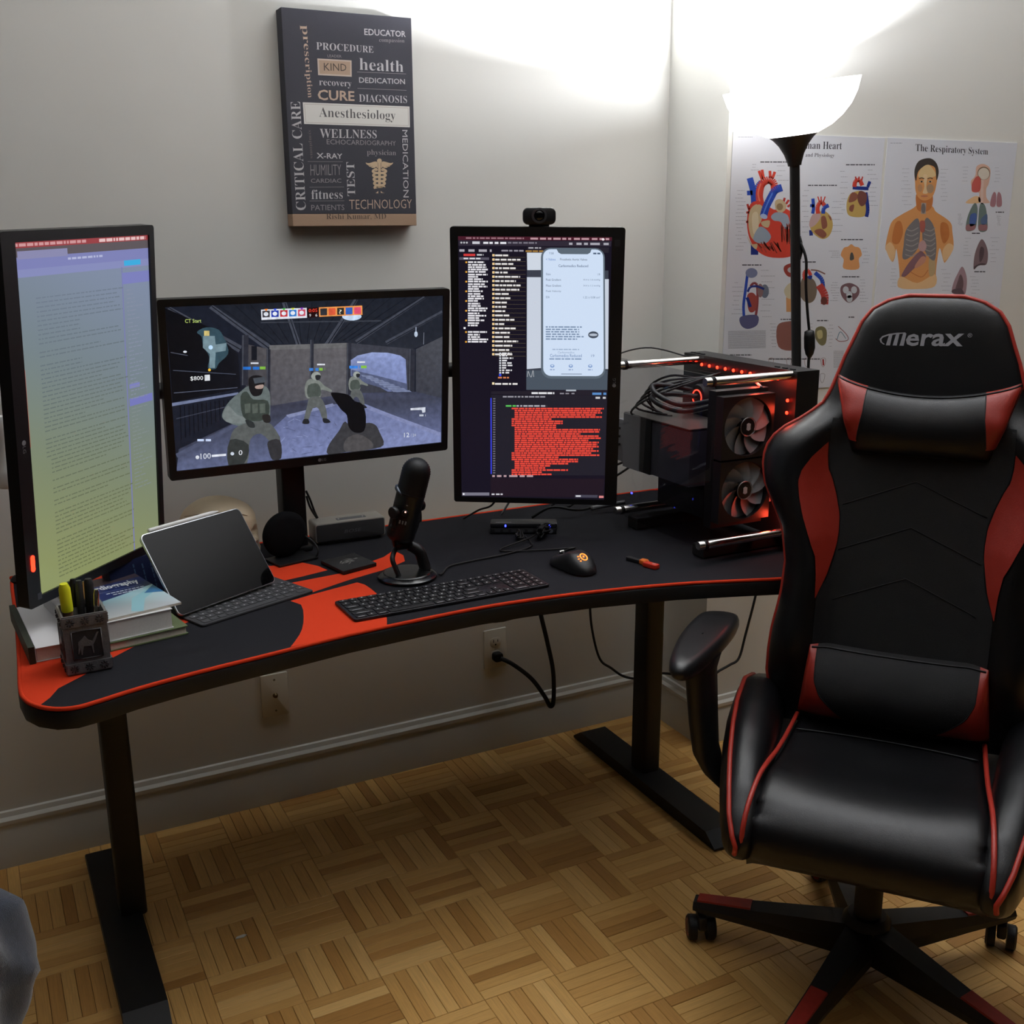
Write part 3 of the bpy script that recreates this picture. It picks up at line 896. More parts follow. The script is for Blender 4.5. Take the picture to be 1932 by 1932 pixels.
A.poly([(318, 1150), (1034, 1140), (1032, 1172), (318, 1166)], (36, 32, 42), 2); A.words(566, 1154, 706, 12, (225, 225, 230), 3, 150, 1.5); A.words(740, 1158, 830, 8, (140, 138, 148), 3, 151, .4); A.words(940, 1156, 1026, 14, (90, 140, 200), 3, 152, .6)
# code pane
A.poly([(318, 1172), (1030, 1172), (1014, 1664), (318, 1664)], (34, 32, 42), 1)
A.poly([(314, 1190), (321, 1190), (323, 1655), (316, 1655)], (60, 70, 230), 4)
A.words(390, 1178, 650, 9, (150, 148, 158), 3, 160); A.words(960, 1182, 1026, 12, (200, 200, 206), 3, 161, .4)
for k in range(32): A.rect(330, 1192 + 14.6 * k, 344, 1199 + 14.6 * k, (110, 108, 120), 3)
A.words(408, 1234, 470, 10, (90, 190, 90), 4, 162); A.words(474, 1234, 660, 10, (170, 170, 178), 4, 163)
wd = [1010, 990, 1000, 960, 1000, 690, 760, 760, 720, 720, 990, 985, 870, 985, 1000, 920, 985, 975, 985, 950, 985, 940, 990, 740, 860, 860, 800, 690, 660, 800, 640, 700]
for k, x1 in enumerate(wd):
    yy = 1250 + k * 13.0
    x0 = 462 if k % 8 in (1, 2, 3, 4) or 11 <= k <= 20 else 444
    A.words(x0, yy, x1 - (k * 0.4), 9.5, (236, 74, 60), 4, 170 + k, 1.5)
A.words(326, 1662, 580, 12, (180, 150, 156), 3, 210, .5)
A.poly([(316, 1680), (1010, 1685), (1005, 1800), (316, 1790)], (34, 24, 34), 2)
A.poly([(143, 1768), (308, 1768), (308, 1786), (144, 1786)], (120, 118, 132), 3); A.blob(152, 1777, 6, 6, (235, 235, 240), 4); A.words(322, 1774, 392, 9, (200, 198, 206), 3, 211)
A.poly([(830, 1782), (970, 1784), (968, 1800), (830, 1798)], (70, 68, 82), 3); A.rect(836, 1786, 866, 1794, (225, 225, 232), 4); A.rect(978, 1788, 1006, 1802, (210, 130, 130), 4)
A.build('screen_image', SCREENM, mr_)

# ---------- left picture, washed out by the angle
A = Art(0.336, 0.597, [(23, 456), (281, 444), (77.6, 1122.6), (298, 1014)], zc(0, 400, 3.8625))
NX = 8
for j in range(14):
    v0, v1 = j / 14, (j + 1) / 14
    def cc(u, v):
        a = ((126, 138, 162), (116, 130, 136), (124, 134, 108), (138, 146, 96))
        t = v * 3 - 0.15 + (0.5 - u) * 0.7
        t = min(2.999, max(0, t)); k = int(t); q = t - k
        return tuple(a[k][i] * (1 - q) + a[min(3, k + 1)][i] * q for i in range(3))
    for i in range(NX):
        u0, u1 = i / NX, (i + 1) / NX
        A.poly([(u0, v0), (u1, v0), (u1, v1), (u0, v1)], [cc(u0, v0), cc(u1, v0), cc(u1, v1), cc(u0, v1)], 0, raw=True)
A.rect(0, 0, 1, 0.016, (150, 62, 66), 1, raw=True); A.rect(0, 0.016, 1, 0.040, (92, 84, 88), 1, raw=True)
A.rect(0.02, 0.024, 0.36, 0.045, (136, 136, 172), 2, raw=True)
A.rect(0, 0.040, 1, 0.072, (124, 128, 180), 1, raw=True); A.rect(0, 0.072, 1, 0.093, (132, 138, 184), 2, raw=True)
def wr(u0, v, u1, h, c, seed):
    rd = random.Random(seed); u = u0
    while u < u1:
        e = min(u1, u + rd.uniform(0.012, 0.05)); A.rect(u, v, e, v + h, c, 4, raw=True); u = e + 0.008
wr(0.01, 0.004, 0.5, 0.008, (205, 150, 152), 1); wr(0.6, 0.004, 0.98, 0.009, (226, 190, 190), 2); wr(0.36, 0.05, 0.62, 0.006, (176, 180, 214), 3)
A.rect(0.79, 0.072, 0.93, 0.088, (60, 170, 220), 5, raw=True)
A.rect(0.765, 0.09, 0.775, 1, (120, 124, 170), 2, raw=True)
A.rect(0.77, 0.108, 1, 0.142, (122, 126, 186), 3, raw=True); A.rect(0.79, 0.452, 0.88, 0.466, (124, 128, 186), 3, raw=True); A.rect(0.785, 0.497, 0.99, 0.522, (116, 120, 184), 3, raw=True)
v = 0.15; k = 0
rd = random.Random(9)
while v < 0.975:
    if rd.random() < 0.16: v += 0.012
    ln = rd.choice([0.62, 0.6, 0.66, 0.58, 0.64, 0.3, 0.45])
    q = 0.55 + 0.45 * v
    bs = cc(0.4, v)
    wr(0.12 + (0.03 if v > 0.6 else 0), v, 0.12 + ln, 0.0036, tuple(x * (0.93 - 0.14 * v) for x in bs), 300 + k)
    v += 0.0125; k += 1
for k in range(28): wr(0.80, 0.16 + k * 0.0125, 0.80 + rd.uniform(0.04, 0.16), 0.003, (132, 140, 160), 400 + k)
for k in range(22): wr(0.80, 0.53 + k * 0.0125, 0.80 + rd.uniform(0.05, 0.17), 0.003, (128, 138, 138), 500 + k)
A.rect(0, 0.34, 0.014, 0.56, (190, 70, 46), 6, raw=True)
A.build('screen_image', SCREENM, ml)

# ---------- stand carrying all three
st = thing('monitor_stand', 'black triple monitor stand with square post behind middle monitor', 'monitor stand', (-1.141, -0.200, DZ))
mb = MB(); mb.slab(rrect(0.052, 0.052, 0.004, 3), 0.012, 0.47, 0.002); mb.build('post', BLACKMETAL, st, angle=35)
mb = MB(); mb.slab(rrect(0.07, 0.07, 0.008, 3), 0.0005, 0.012, 0.002); mb.build('base_plate', BLACKMETAL, st, angle=35)
mb = MB(); mb.slab(rrect(0.09, 0.07, 0.01, 3), 0.34, 0.43, 0.004); mb.build('collar', BLACKMETAL, st, angle=35)
for (x1, y1, z1) in ((0.497, -0.108, 0.385), (-0.385, -0.208, 0.385)):
    mb = MB(); s_ = 1 if x1 > 0 else -1
    mb.tube([(s_ * 0.03, 0, 0.385), (s_ * 0.2, 0.010, 0.385), (x1 * 0.8, y1 * 0.3 + 0.01, 0.385), (x1, y1, z1)], 0.017, 12)
    mb.build('arm', BLACKMETAL, st)
mb = MB(); mb.tube([(0.03, 0.0, 0.385), (0.043, -0.03, 0.39)], 0.02, 12); mb.build('arm_joint', BLACKMETAL, st)
# webcam
wc = thing('webcam', 'black webcam clipped on top of the right portrait monitor', 'webcam', (-0.600, -0.366, 1.4365))
wc.rotation_euler = (0, 0, R(-27))
mb = MB(); mb.slab(rrect(0.072, 0.036, 0.012, 5, 0, 0.0215), -0.004, 0.026, 0.004, axis='-y'); mb.build('body', mat('webcam black', (22, 22, 24), 0.35), wc, angle=40)
mb = MB(); mb.T = Matrix.Translation((0, -0.026, 0.0225)) @ Matrix.Rotation(R(90), 4, 'X'); mb.lathe([(0.0165, 0), (0.0165, 0.003), (0.012, 0.0035), (0.0115, 0.001)], 24, cap=False)
lr = mb.build('lens_ring', mat('lens ring', (58, 58, 60), 0.3), wc, angle=40)
mb = MB(); mb.T = Matrix.Translation((0, -0.0265, 0.0225)) @ Matrix.Rotation(R(90), 4, 'X'); mb.lathe([(0.0118, 0), (0.009, 0.0018), (0.004, 0.0026), (0.0001, 0.0028)], 24)
mb.build('lens', mat('lens glass', (6, 6, 9), 0.08, coat=1.0), wc)
mb = MB(); mb.box(-0.022, 0.022, -0.018, 0.02, 0, 0.008); mb.build('clip', BLACK, wc)
# ================================================================== floor lamp (the light of the room)
LX, LY = 0.187, -0.450
LEAN = R(-5.4)
lamp = thing('floor_lamp', 'tall black floor lamp with glowing white upturned bowl beside posters', 'lamp', (LX, LY, 0.0))
LAMPB = mat('lamp black enamel', (22, 21, 22), 0.45, noise=0.1)
mb = MB(); mb.lathe([(0.0, 0.0005), (0.125, 0.0005), (0.130, 0.006), (0.126, 0.014), (0.06, 0.026), (0.022, 0.034), (0.0, 0.036)], 40)
mb.build('base', LAMPB, lamp, angle=40)
TL = Matrix.Rotation(LEAN, 4, 'Y')
mb = MB(); mb.T = TL; mb.lathe([(0.0125, 0.03), (0.0125, 0.85), (0.0145, 0.86), (0.0145, 0.885), (0.0118, 0.89), (0.0118, 1.580)], 20); mb.build('pole', LAMPB, lamp, angle=40)
TB = TL @ Matrix.Translation((0, 0, 1.578)) @ Matrix.Rotation(R(-2.8), 4, 'Y') @ Matrix.Translation((0, 0, -1.578))
mb = MB(); mb.T = TB; mb.lathe([(0.0, 1.578), (0.0155, 1.578), (0.0165, 1.584), (0.023, 1.604), (0.034, 1.624), (0.046, 1.638), (0.058, 1.648), (0.056, 1.650), (0.034, 1.630), (0.0, 1.60)], 36); mb.build('cup', LAMPB, lamp, angle=50)
# white bowl: thin opal shell that glows from the bulb inside
def opal():
    m = bpy.data.materials.new('opal lamp bowl'); m.use_nodes = True
    b = m.node_tree.nodes['Principled BSDF']
    b.inputs['Base Color'].default_value = (0.9, 0.9, 0.9, 1); b.inputs['Roughness'].default_value = 0.4
    b.inputs['Emission Color'].default_value = (1, 0.985, 0.96, 1); b.inputs['Emission Strength'].default_value = 3.2
    return m
prof = [(0.056, 1.646), (0.088, 1.660), (0.112, 1.678), (0.132, 1.700), (0.146, 1.726), (0.155, 1.756), (0.152, 1.756), (0.142, 1.726), (0.128, 1.702), (0.108, 1.681), (0.084, 1.663), (0.050, 1.650), (0.0, 1.648)]
mb = MB(); mb.T = TB; mb.lathe(prof, 48); mb.build('bowl', opal(), lamp, angle=60)
mb = MB(); mb.T = TB; mb.lathe([(0.012, 1.646), (0.012, 1.652), (0.0, 1.653)], 16); mb.build('bulb_socket', WHITEP, lamp)
for nm_, zb_, en_ in (('bulb_tip', 1.756, LAMP_TIP), ('bulb', 1.682, LAMP_W)):     # most of the bulb sits down inside the bowl, its tip looks over the rim
    ld = bpy.data.lights.new(nm_, 'POINT'); ld.energy = en_; ld.shadow_soft_size = 0.032; ld.color = LAMP_C
    lo = bpy.data.objects.new(nm_, ld); COL.objects.link(lo); lo.parent = lamp; lo.location = TB @ Vector((0, 0, zb_))
# cord with inline switch
P = lambda x, z, y=-0.018: tuple(TL @ Vector((x, y, z)))
mb = MB(); mb.tube(spline([P(0.012, 1.40, -0.004), P(0.017, 1.36), P(0.016, 1.30), P(0.020, 1.24), P(0.026, 1.185)], 6), 0.0035, 8); mb.build('cord', RUBBER, lamp)
mb = MB(); mb.tube(spline([P(0.026, 1.125), P(0.022, 1.09), P(0.018, 0.9), P(0.019, 0.4), P(0.022, 0.06, -0.03), P(0.02, 0.02, -0.135), P(0.3, 0.008, -0.1), P(0.7, 0.006, 0.05)], 6), 0.0035, 8); mb.build('cord', RUBBER, lamp)
mb = MB(); mb.tube([P(0.026, 1.190), P(0.026, 1.186), P(0.0265, 1.17), P(0.0265, 1.145), P(0.026, 1.130), P(0.026, 1.120)], [0.004, 0.012, 0.0135, 0.0135, 0.010, 0.004], 14); mb.build('inline_switch', BLACK, lamp)
mb = MB(); mb.tube([P(0.012, 1.415, 0.0), P(0.013, 1.40, 0.0), P(0.013, 1.375, 0.0), P(0.012, 1.36, 0.0)], [0.004, 0.007, 0.007, 0.004], 10); mb.build('cord_clip', BLACK, lamp)

# ================================================================== posters on the pier
PAPER = attr_mat('printed poster paper', rough=0.55)
PB = mat('poster board edge', (220, 222, 226), 0.6)
def poster(label, x0, ztop, quad, tilt):
    t = thing('poster', label, 'poster', (x0 + 0.254, PY - 0.0005, ztop - 0.33), (R(tilt[0]), R(tilt[1]), 0), 'anatomy charts on the pier')
    MB().box(-0.254, 0.254, -0.0016, 0, -0.33, 0.33).build('sheet', PB, t)
    return t
q1 = [(1385.1, 250.9), (1668, 261), (1358.3, 744.0), (1629.6, 720.5)]
p1 = poster('heart anatomy chart with red and blue hearts, partly behind the lamp pole', 0.0034, 1.6583, q1, (0, 0))
W_ = (214, 216, 224)
# full-frame pixels of the photograph fix where each drawing sits on the sheet
def hq(x0, z0):
    return [project((x0, PY, z0))[:2], project((x0 + 0.508, PY, z0))[:2], project((x0, PY, z0 - 0.66))[:2], project((x0 + 0.508, PY, z0 - 0.66))[:2]]
A = Art(0.508, 0.66, hq(0.0034, 1.6583), zc(1350, 240, 3.8625), 1.5e-5, 0.0017)
A.rect(0, 0, 1, 1, W_, 0, raw=True)
INK = (46, 46, 54); LG_ = (168, 170, 180); MG = (120, 122, 132)
A.text(serif('The Human Heart'), [(462, 100), (918, 108), (460, 156), (916, 162)], INK, 2, -0.008)
A.text(serif('Anatomy and Physiology'), [(500, 184), (864, 192), (498, 222), (860, 226)], (70, 70, 80), 2, -0.008)
A.words(160, 70, 268, 5, LG_, 1, 1)
RED = (206, 66, 50); RED2 = (176, 52, 44); BLU = (38, 74, 176); BLU2 = (26, 48, 130); TAN = (196, 176, 140); YEL = (190, 160, 92); BRN = (138, 84, 68); PNK = (190, 160, 158); GRY = (150, 164, 180)
# main heart
def big():
    A.stroke([(245, 370), (262, 430), (275, 500), (278, 600)], 46, BLU, 3); A.stroke([(330, 400), (300, 440), (288, 520)], 40, BLU, 4); A.stroke([(225, 480), (265, 478)], 34, BLU, 3)
    A.stroke([(280, 850), (280, 930)], 54, BLU2, 3)
    A.curve([(250, 560), (330, 540), (420, 600), (500, 590), (560, 640), (580, 760), (575, 900), (520, 948), (380, 945), (290, 890), (240, 800), (225, 680)], RED, 5)
    A.curve([(250, 600), (300, 560), (345, 590), (330, 680), (310, 720), (330, 780), (300, 830), (255, 800), (235, 700)], TAN, 6)
    A.curve([(262, 640), (300, 620), (310, 700), (300, 770), (270, 770)], (214, 200, 170), 7)
    A.stroke([(325, 560), (315, 500), (330, 420), (380, 385), (420, 410), (425, 470)], 54, RED, 8); A.stroke([(318, 540), (306, 480), (325, 410)], 10, (228, 120, 96), 9)
    for a, b in (((335, 380), (312, 318)), ((345, 372), (335, 310)), ((395, 370), (392, 318)), ((410, 375), (428, 325))): A.line([a, b], 20, RED, 8)
    A.stroke([(345, 650), (365, 580), (400, 510), (430, 460), (480, 440)], 54, BLU, 10); A.stroke([(340, 640), (372, 560), (410, 480)], 10, (90, 130, 220), 11)
    A.blob(348, 650, 27, 18, (170, 190, 224), 12, rot=20)
    A.curve([(430, 540), (470, 525), (510, 560), (505, 600), (470, 625), (435, 600)], TAN, 12); A.blob(464, 580, 24, 26, (150, 124, 90), 13)
    for a, b in (((490, 550), (500, 515)), ((510, 560), (530, 530)), ((520, 580), (555, 556)), ((240, 600), (228, 560)), ((248, 620), (220, 622)), ((235, 690), (218, 690))): A.line([a, b], 16, RED2, 5)
    A.curve([(400, 650), (440, 620), (520, 640), (535, 730), (500, 740), (470, 690), (420, 680)], GRY, 13)
    A.curve([(310, 730), (360, 740), (400, 800), (350, 850), (270, 820)], GRY, 13); A.curve([(330, 690), (390, 680), (380, 730), (340, 720)], TAN, 14)
    rd = random.Random(3)
    for k in range(16): x = 460 + rd.uniform(0, 80); A.line([(x, 700 + rd.uniform(0, 30)), (x + rd.uniform(-10, 20), 800 + rd.uniform(0, 60))], 6, rd.choice([(120, 50, 40), (150, 70, 56)]), 15)
    for k in range(18): x = 300 + rd.uniform(0, 150); A.line([(x, 850 + rd.uniform(-20, 20)), (x + rd.uniform(10, 50), 880 + rd.uniform(0, 40))], 7, rd.choice([(120, 44, 36), (150, 70, 56)]), 15)
    A.curve([(225, 790), (260, 850), (300, 850), (290, 890), (250, 850)], TAN, 9)
big()
def mini(cx, cy, k, back=False):
    T = lambda pts: [(cx + x * k, cy + y * k) for x, y in pts]
    A.stroke(T([(-60, -110), (-55, -40), (-62, 0)]), 24 * k, BLU, 3); A.stroke(T([(-80, -60), (-50, -55)]), 22 * k, BLU, 3); A.stroke(T([(-75, 120), (-72, 160)]), 26 * k, BLU2, 3)
    A.curve(T([(-40, 0), (20, -20), (70, 20), (85, 90), (60, 160), (10, 185), (-50, 150), (-80, 100), (-75, 40)]), YEL, 4)
    A.curve(T([(-85, 60), (-60, 5), (-10, 0), (-5, 30), (-40, 80), (-80, 100)]), PNK if not back else BRN, 5)
    A.curve(T([(0, 30), (30, 20), (45, 90), (10, 110)]), BRN, 6); A.curve(T([(-50, 130), (0, 110), (40, 150), (10, 178)]), BRN, 6); A.curve(T([(50, 10), (75, 30), (70, 50)]), BRN, 6)
    A.stroke(T([(-22, 0), (-25, -50), (0, -85), (25, -60)]), 30 * k, RED, 7); A.stroke(T([(15, 0), (20, -40), (55, -60)]), 28 * k, BLU, 8)
    for a in (-20, 0, 25): A.line(T([(a * 0.6, -85), (a * 1.2, -125)]), 9 * k, RED, 7)
mini(765, 630, 1.0)
def backheart(cx, cy, k):
    T = lambda pts: [(cx + x * k, cy + y * k) for x, y in pts]
    A.curve(T([(-40, -60), (20, -70), (70, -40), (75, 40), (50, 110), (-20, 120), (-75, 100), (-85, 30), (-70, -30)]), YEL, 4)
    A.curve(T([(-45, -60), (0, -40), (-20, 0), (-70, 10)]), BRN, 5); A.curve(T([(10, -70), (60, -50), (55, 20), (20, 40), (-5, -10)]), (112, 66, 60), 6); A.curve(T([(-60, 40), (-30, 30), (-40, 80), (-65, 70)]), BRN, 6)
    A.stroke(T([(-40, -95), (20, -90), (75, -88)]), 26 * k, BLU2, 7); A.stroke(T([(55, -60), (70, 60), (60, 118)]), 26 * k, BLU2, 5); A.stroke(T([(70, -100), (85, -140)]), 22 * k, BLU2, 7)
    A.stroke(T([(-28, -100), (-20, -140), (10, -150), (30, -110)]), 30 * k, RED, 8)
    for a in (-15, 5, 25): A.line(T([(a, -145), (a * 1.3, -175)]), 10 * k, RED2, 7)
backheart(1035, 535, 1.0)
# torso
A.curve([(930, 880), (960, 870), (985, 852), (1010, 870), (1045, 880), (1062, 930), (1040, 960), (1038, 1032), (930, 1030), (930, 965), (908, 930)], (214, 152, 98), 3)
A.curve([(980, 920), (995, 915), (1005, 960), (975, 968)], (84, 84, 82), 4)
# fetal circulation
A.stroke([(230, 1060), (215, 1180), (200, 1300), (205, 1400)], 20, BLU, 3); A.stroke([(250, 1160), (275, 1135), (300, 1160), (300, 1290), (285, 1400)], 18, (140, 60, 66), 3)
A.blob(258, 1062, 44, 36, (120, 128, 160), 4); A.blob(355, 1195, 30, 50, (110, 118, 134), 4); A.blob(322, 1190, 22, 50, (140, 110, 110), 5)
A.stroke([(230, 1200), (250, 1165), (300, 1160), (350, 1180)], 16, BLU2, 6); A.curve([(225, 1230), (265, 1205), (300, 1250), (285, 1335), (240, 1340)], (160, 72, 66), 6); A.stroke([(225, 1240), (250, 1310)], 22, BLU2, 7)
A.curve([(180, 1380), (300, 1370), (300, 1440), (230, 1470), (180, 1440)], (90, 90, 130), 5)
# vessels
A.curve([(500, 1010), (560, 990), (600, 1020), (590, 1080), (530, 1090), (495, 1050)], (150, 60, 52), 3); A.blob(560, 1040, 40, 24, (190, 190, 190), 4)
A.curve([(620, 1120), (650, 1090), (710, 1110), (735, 1180), (715, 1260), (660, 1280), (610, 1220)], (120, 106, 92), 4); A.stroke([(650, 1110), (640, 1070), (665, 1040), (690, 1080)], 26, RED, 5); A.curve([(660, 1090), (700, 1080), (690, 1110)], BLU2, 6)
A.stroke([(690, 1040), (740, 1045), (795, 1070)], 10, (130, 90, 80), 4); A.stroke([(720, 1060), (770, 1110), (780, 1180)], 30, BLU, 4); A.stroke([(750, 1150), (790, 1220), (790, 1290)], 54, (186, 66, 58), 5); A.blob(786, 1265, 24, 30, (110, 60, 54), 6)
A.curve([(495, 1190), (530, 1140), (560, 1150), (560, 1240), (520, 1245)], (200, 190, 160), 4); A.poly([(510, 1240), (575, 1235), (565, 1345), (512, 1345)], (206, 150, 100), 3)
A.curve([(910, 1160), (975, 1135), (1040, 1170), (1035, 1230), (970, 1280), (915, 1230)], (120, 90, 96), 3)
for (x, y) in ((945, 1185), (1005, 1185), (970, 1220), (972, 1250)): A.blob(x, y, 22, 26, (196, 200, 206), 4)
A.curve([(445, 1450), (520, 1415), (590, 1430), (600, 1560), (560, 1625), (455, 1600)], (142, 92, 84), 3); A.curve([(725, 1470), (770, 1450), (805, 1480), (800, 1570), (765, 1590), (725, 1540)], (122, 116, 84), 3); A.curve([(735, 1490), (770, 1480), (775, 1530), (745, 1540)], (190, 180, 130), 4)
A.stroke([(890, 1450), (950, 1510), (960, 1550), (900, 1560), (870, 1540)], 5, (150, 90, 90), 3); A.stroke([(880, 1550), (905, 1490), (945, 1540)], 5, (90, 130, 150), 3)
for x in (400, 530, 660, 780): A.stroke([(x - 18, 1690), (x, 1680), (x + 18, 1690), (x + 12, 1730), (x, 1745), (x - 12, 1730), (x - 18, 1690)], 3, (150, 110, 110), 3)
A.stroke([(780, 1690), (782, 1735)], 12, (170, 60, 60), 4); A.stroke([(758, 1800), (774, 1795), (792, 1802), (786, 1840), (772, 1862), (760, 1840), (758, 1800)], 3, (130, 130, 140), 3)
for (x, y, w2) in ((322, 250, 196), (190, 1000, 146), (670, 420, 210), (946, 270, 210), (630, 978, 96), (910, 815, 160), (918, 1086, 130), (470, 1396, 100), (735, 1405, 82), (965, 1380, 42), (100, 1655, 160), (385, 1685, 370)):
    A.words(x, y, x + w2, 8, (70, 70, 78), 4, int(x), 1.1)
rd = random.Random(12)
def labels(x0, x1, y0, y1, n, w2):
    for k in range(n):
        y = y0 + (y1 - y0) * k / n
        A.words(x0 + rd.uniform(0, (x1 - x0) * 0.3), y, x0 + rd.uniform(0.5, 1) * (x1 - x0), 4.2, LG_, 3, int(y))
for a in ((140, 225, 460, 920, 17, 0), (250, 320, 270, 330, 3, 0), (430, 530, 280, 420, 4, 0), (620, 690, 460, 800, 9, 0), (840, 940, 540, 800, 6, 0), (900, 960, 320, 640, 8, 0), (1100, 1180, 310, 600, 9, 0), (110, 200, 1130, 1390, 8, 0), (310, 430, 1040, 1420, 9, 0), (820, 910, 900, 960, 4, 0), (1060, 1130, 880, 1010, 5, 0), (830, 910, 1130, 1280, 8, 0), (1040, 1110, 1110, 1290, 8, 0), (390, 450, 1430, 1620, 8, 0), (660, 725, 1430, 1600, 7, 0), (810, 860, 1440, 1620, 7, 0)): labels(*a)
for k in range(16): A.words(88, 1486 + 8.2 * k, 362, 3.6, (140, 142, 152), 3, k, 1.6, -0.02)
for k in range(14): A.words(856, 1630 + 9 * k, 930, 3.6, (150, 152, 160), 3, k + 50, 1.4)
A.build('print', PAPER, p1)

p2 = poster('respiratory system chart with a bare-chested man showing lungs', 0.5223, 1.6596, None, (0, 0))
A = Art(0.508, 0.66, hq(0.5223, 1.6596), zc(1630, 240, 4.831), 1.5e-5, 0.0017)
A.rect(0, 0, 1, 1, W_, 0, raw=True)
A.text(serif('The Respiratory System'), [(466, 152), (1126, 192), (464, 236), (1124, 268)], (26, 26, 32), 2, -0.008)
A.words(236, 142, 346, 7, LG_, 1, 2)
SK = (214, 150, 92); SK2 = (226, 186, 138); SKD = (190, 116, 62)
A.curve([(500, 700), (440, 740), (330, 800), (250, 860), (215, 960), (190, 1090), (200, 1130), (250, 1225), (275, 1190), (290, 1110), (310, 1240), (320, 1370), (310, 1460), (480, 1475), (640, 1450), (650, 1330), (660, 1230), (685, 1100), (720, 1220), (740, 1225), (800, 1130), (812, 1060), (800, 950), (790, 880), (740, 830), (650, 770), (615, 720)], SK, 3)
A.curve([(250, 1225), (200, 1130), (195, 1080), (240, 1050), (280, 1130)], SK2, 4); A.curve([(730, 1220), (800, 1130), (808, 1080), (760, 1060), (710, 1130)], SK2, 4)
A.curve([(330, 1360), (480, 1420), (640, 1340), (640, 1450), (480, 1475), (312, 1460)], SK2, 4)
A.curve([(280, 880), (330, 860), (350, 960), (310, 1060), (250, 1040)], SKD, 4); A.curve([(700, 870), (760, 890), (770, 1000), (720, 1060), (690, 960)], SKD, 4)
A.curve([(480, 600), (610, 600), (615, 720), (560, 770), (490, 760), (470, 700)], SKD, 4)
A.curve([(460, 500), (455, 420), (480, 340), (560, 310), (640, 340), (665, 420), (655, 520), (635, 600), (600, 650), (540, 668), (490, 640), (465, 580)], SK, 5)
A.curve([(500, 400), (560, 330), (630, 390), (640, 450), (500, 460)], (218, 190, 140), 6)
A.curve([(455, 440), (460, 370), (500, 305), (590, 282), (650, 320), (675, 390), (670, 450), (655, 480), (645, 380), (610, 350), (560, 345), (500, 390), (480, 430), (470, 490)], (64, 58, 54), 7)
A.curve([(535, 440), (545, 540), (530, 600), (575, 600), (562, 540), (572, 440)], (224, 196, 156), 7)
for x in (520, 598): A.stroke([(x - 24, 470), (x, 462), (x + 24, 470)], 8, (50, 44, 40), 8); A.blob(x, 496, 18, 9, (200, 180, 150), 8); A.blob(x, 497, 9, 8, (50, 40, 36), 9)
A.blob(598, 560, 34, 42, (170, 140, 110), 7); A.blob(505, 555, 22, 36, (190, 140, 100), 7); A.blob(545, 628, 34, 10, (190, 120, 90), 8)
A.stroke([(540, 690), (535, 790)], 44, (170, 156, 146), 8); A.blob(536, 740, 20, 46, (120, 112, 110), 9)
LNG = (120, 116, 118)
A.curve([(480, 830), (410, 890), (370, 960), (355, 1080), (345, 1190), (390, 1200), (470, 1130), (500, 1040), (505, 900)], LNG, 8); A.curve([(570, 825), (620, 880), (645, 970), (655, 1090), (640, 1210), (590, 1190), (540, 1100), (525, 960), (540, 870)], LNG, 8)
for k in range(6):
    A.stroke([(385 - 3 * k, 930 + 46 * k), (430, 945 + 46 * k), (490, 915 + 46 * k)], 9, (158, 152, 148), 9); A.stroke([(540, 925 + 46 * k), (600, 945 + 46 * k), (644, 915 + 46 * k)], 9, (158, 152, 148), 9)
A.curve([(505, 860), (550, 860), (545, 950), (510, 950)], (170, 92, 80), 9); A.curve([(495, 1060), (540, 1030), (565, 1090), (530, 1140), (495, 1110)], (186, 150, 150), 10)
A.curve([(340, 1340), (400, 1240), (480, 1150), (520, 1130), (560, 1180), (540, 1230), (460, 1280), (380, 1355), (345, 1362)], (132, 96, 104), 10); A.curve([(460, 1260), (520, 1180), (560, 1190), (540, 1240), (470, 1285)], (196, 140, 120), 11)
A.stroke([(420, 1320), (520, 1365), (580, 1300)], 8, SKD, 6); A.curve([(590, 1190), (640, 1200), (640, 1330), (590, 1350)], (186, 160, 120), 7)
# side head, lungs, lobes
A.curve([(1020, 360), (1080, 335), (1140, 370), (1145, 440), (1130, 520), (1110, 560), (1110, 640), (1140, 690), (1040, 680), (1045, 600), (980, 590), (975, 540), (970, 490), (1010, 440)], (216, 176, 156), 3)
A.blob(1086, 420, 58, 60, (120, 96, 70), 4); A.blob(1086, 424, 52, 54, (216, 206, 190), 5); A.curve([(1020, 450), (1060, 470), (1050, 580), (985, 588), (978, 520)], (196, 92, 84), 5); A.poly([(1060, 480), (1085, 480), (1080, 700), (1058, 700)], (220, 190, 176), 5)
A.curve([(920, 690), (1000, 630), (1050, 640), (1050, 690)], (226, 186, 140), 3)
A.curve([(1010, 690), (1030, 740), (1025, 840), (1005, 930), (925, 942), (935, 830), (975, 730)], (110, 126, 120), 5); A.curve([(1060, 690), (1100, 720), (1118, 830), (1115, 940), (1040, 940), (1040, 780)], (110, 126, 120), 5)
A.curve([(965, 800), (1020, 790), (1010, 880), (960, 900)], (76, 100, 160), 6); A.curve([(1060, 840), (1115, 790), (1115, 870), (1070, 890)], (84, 104, 140), 6); A.curve([(930, 890), (1005, 885), (1000, 935), (928, 940)], (150, 106, 110), 6); A.curve([(1045, 890), (1112, 890), (1112, 938), (1042, 938)], (150, 106, 110), 6)
A.curve([(1180, 590), (1200, 620), (1190, 720), (1145, 715), (1155, 640)], (166, 120, 128), 4); A.curve([(1220, 590), (1245, 620), (1250, 715), (1205, 720), (1205, 640)], (166, 120, 128), 4)
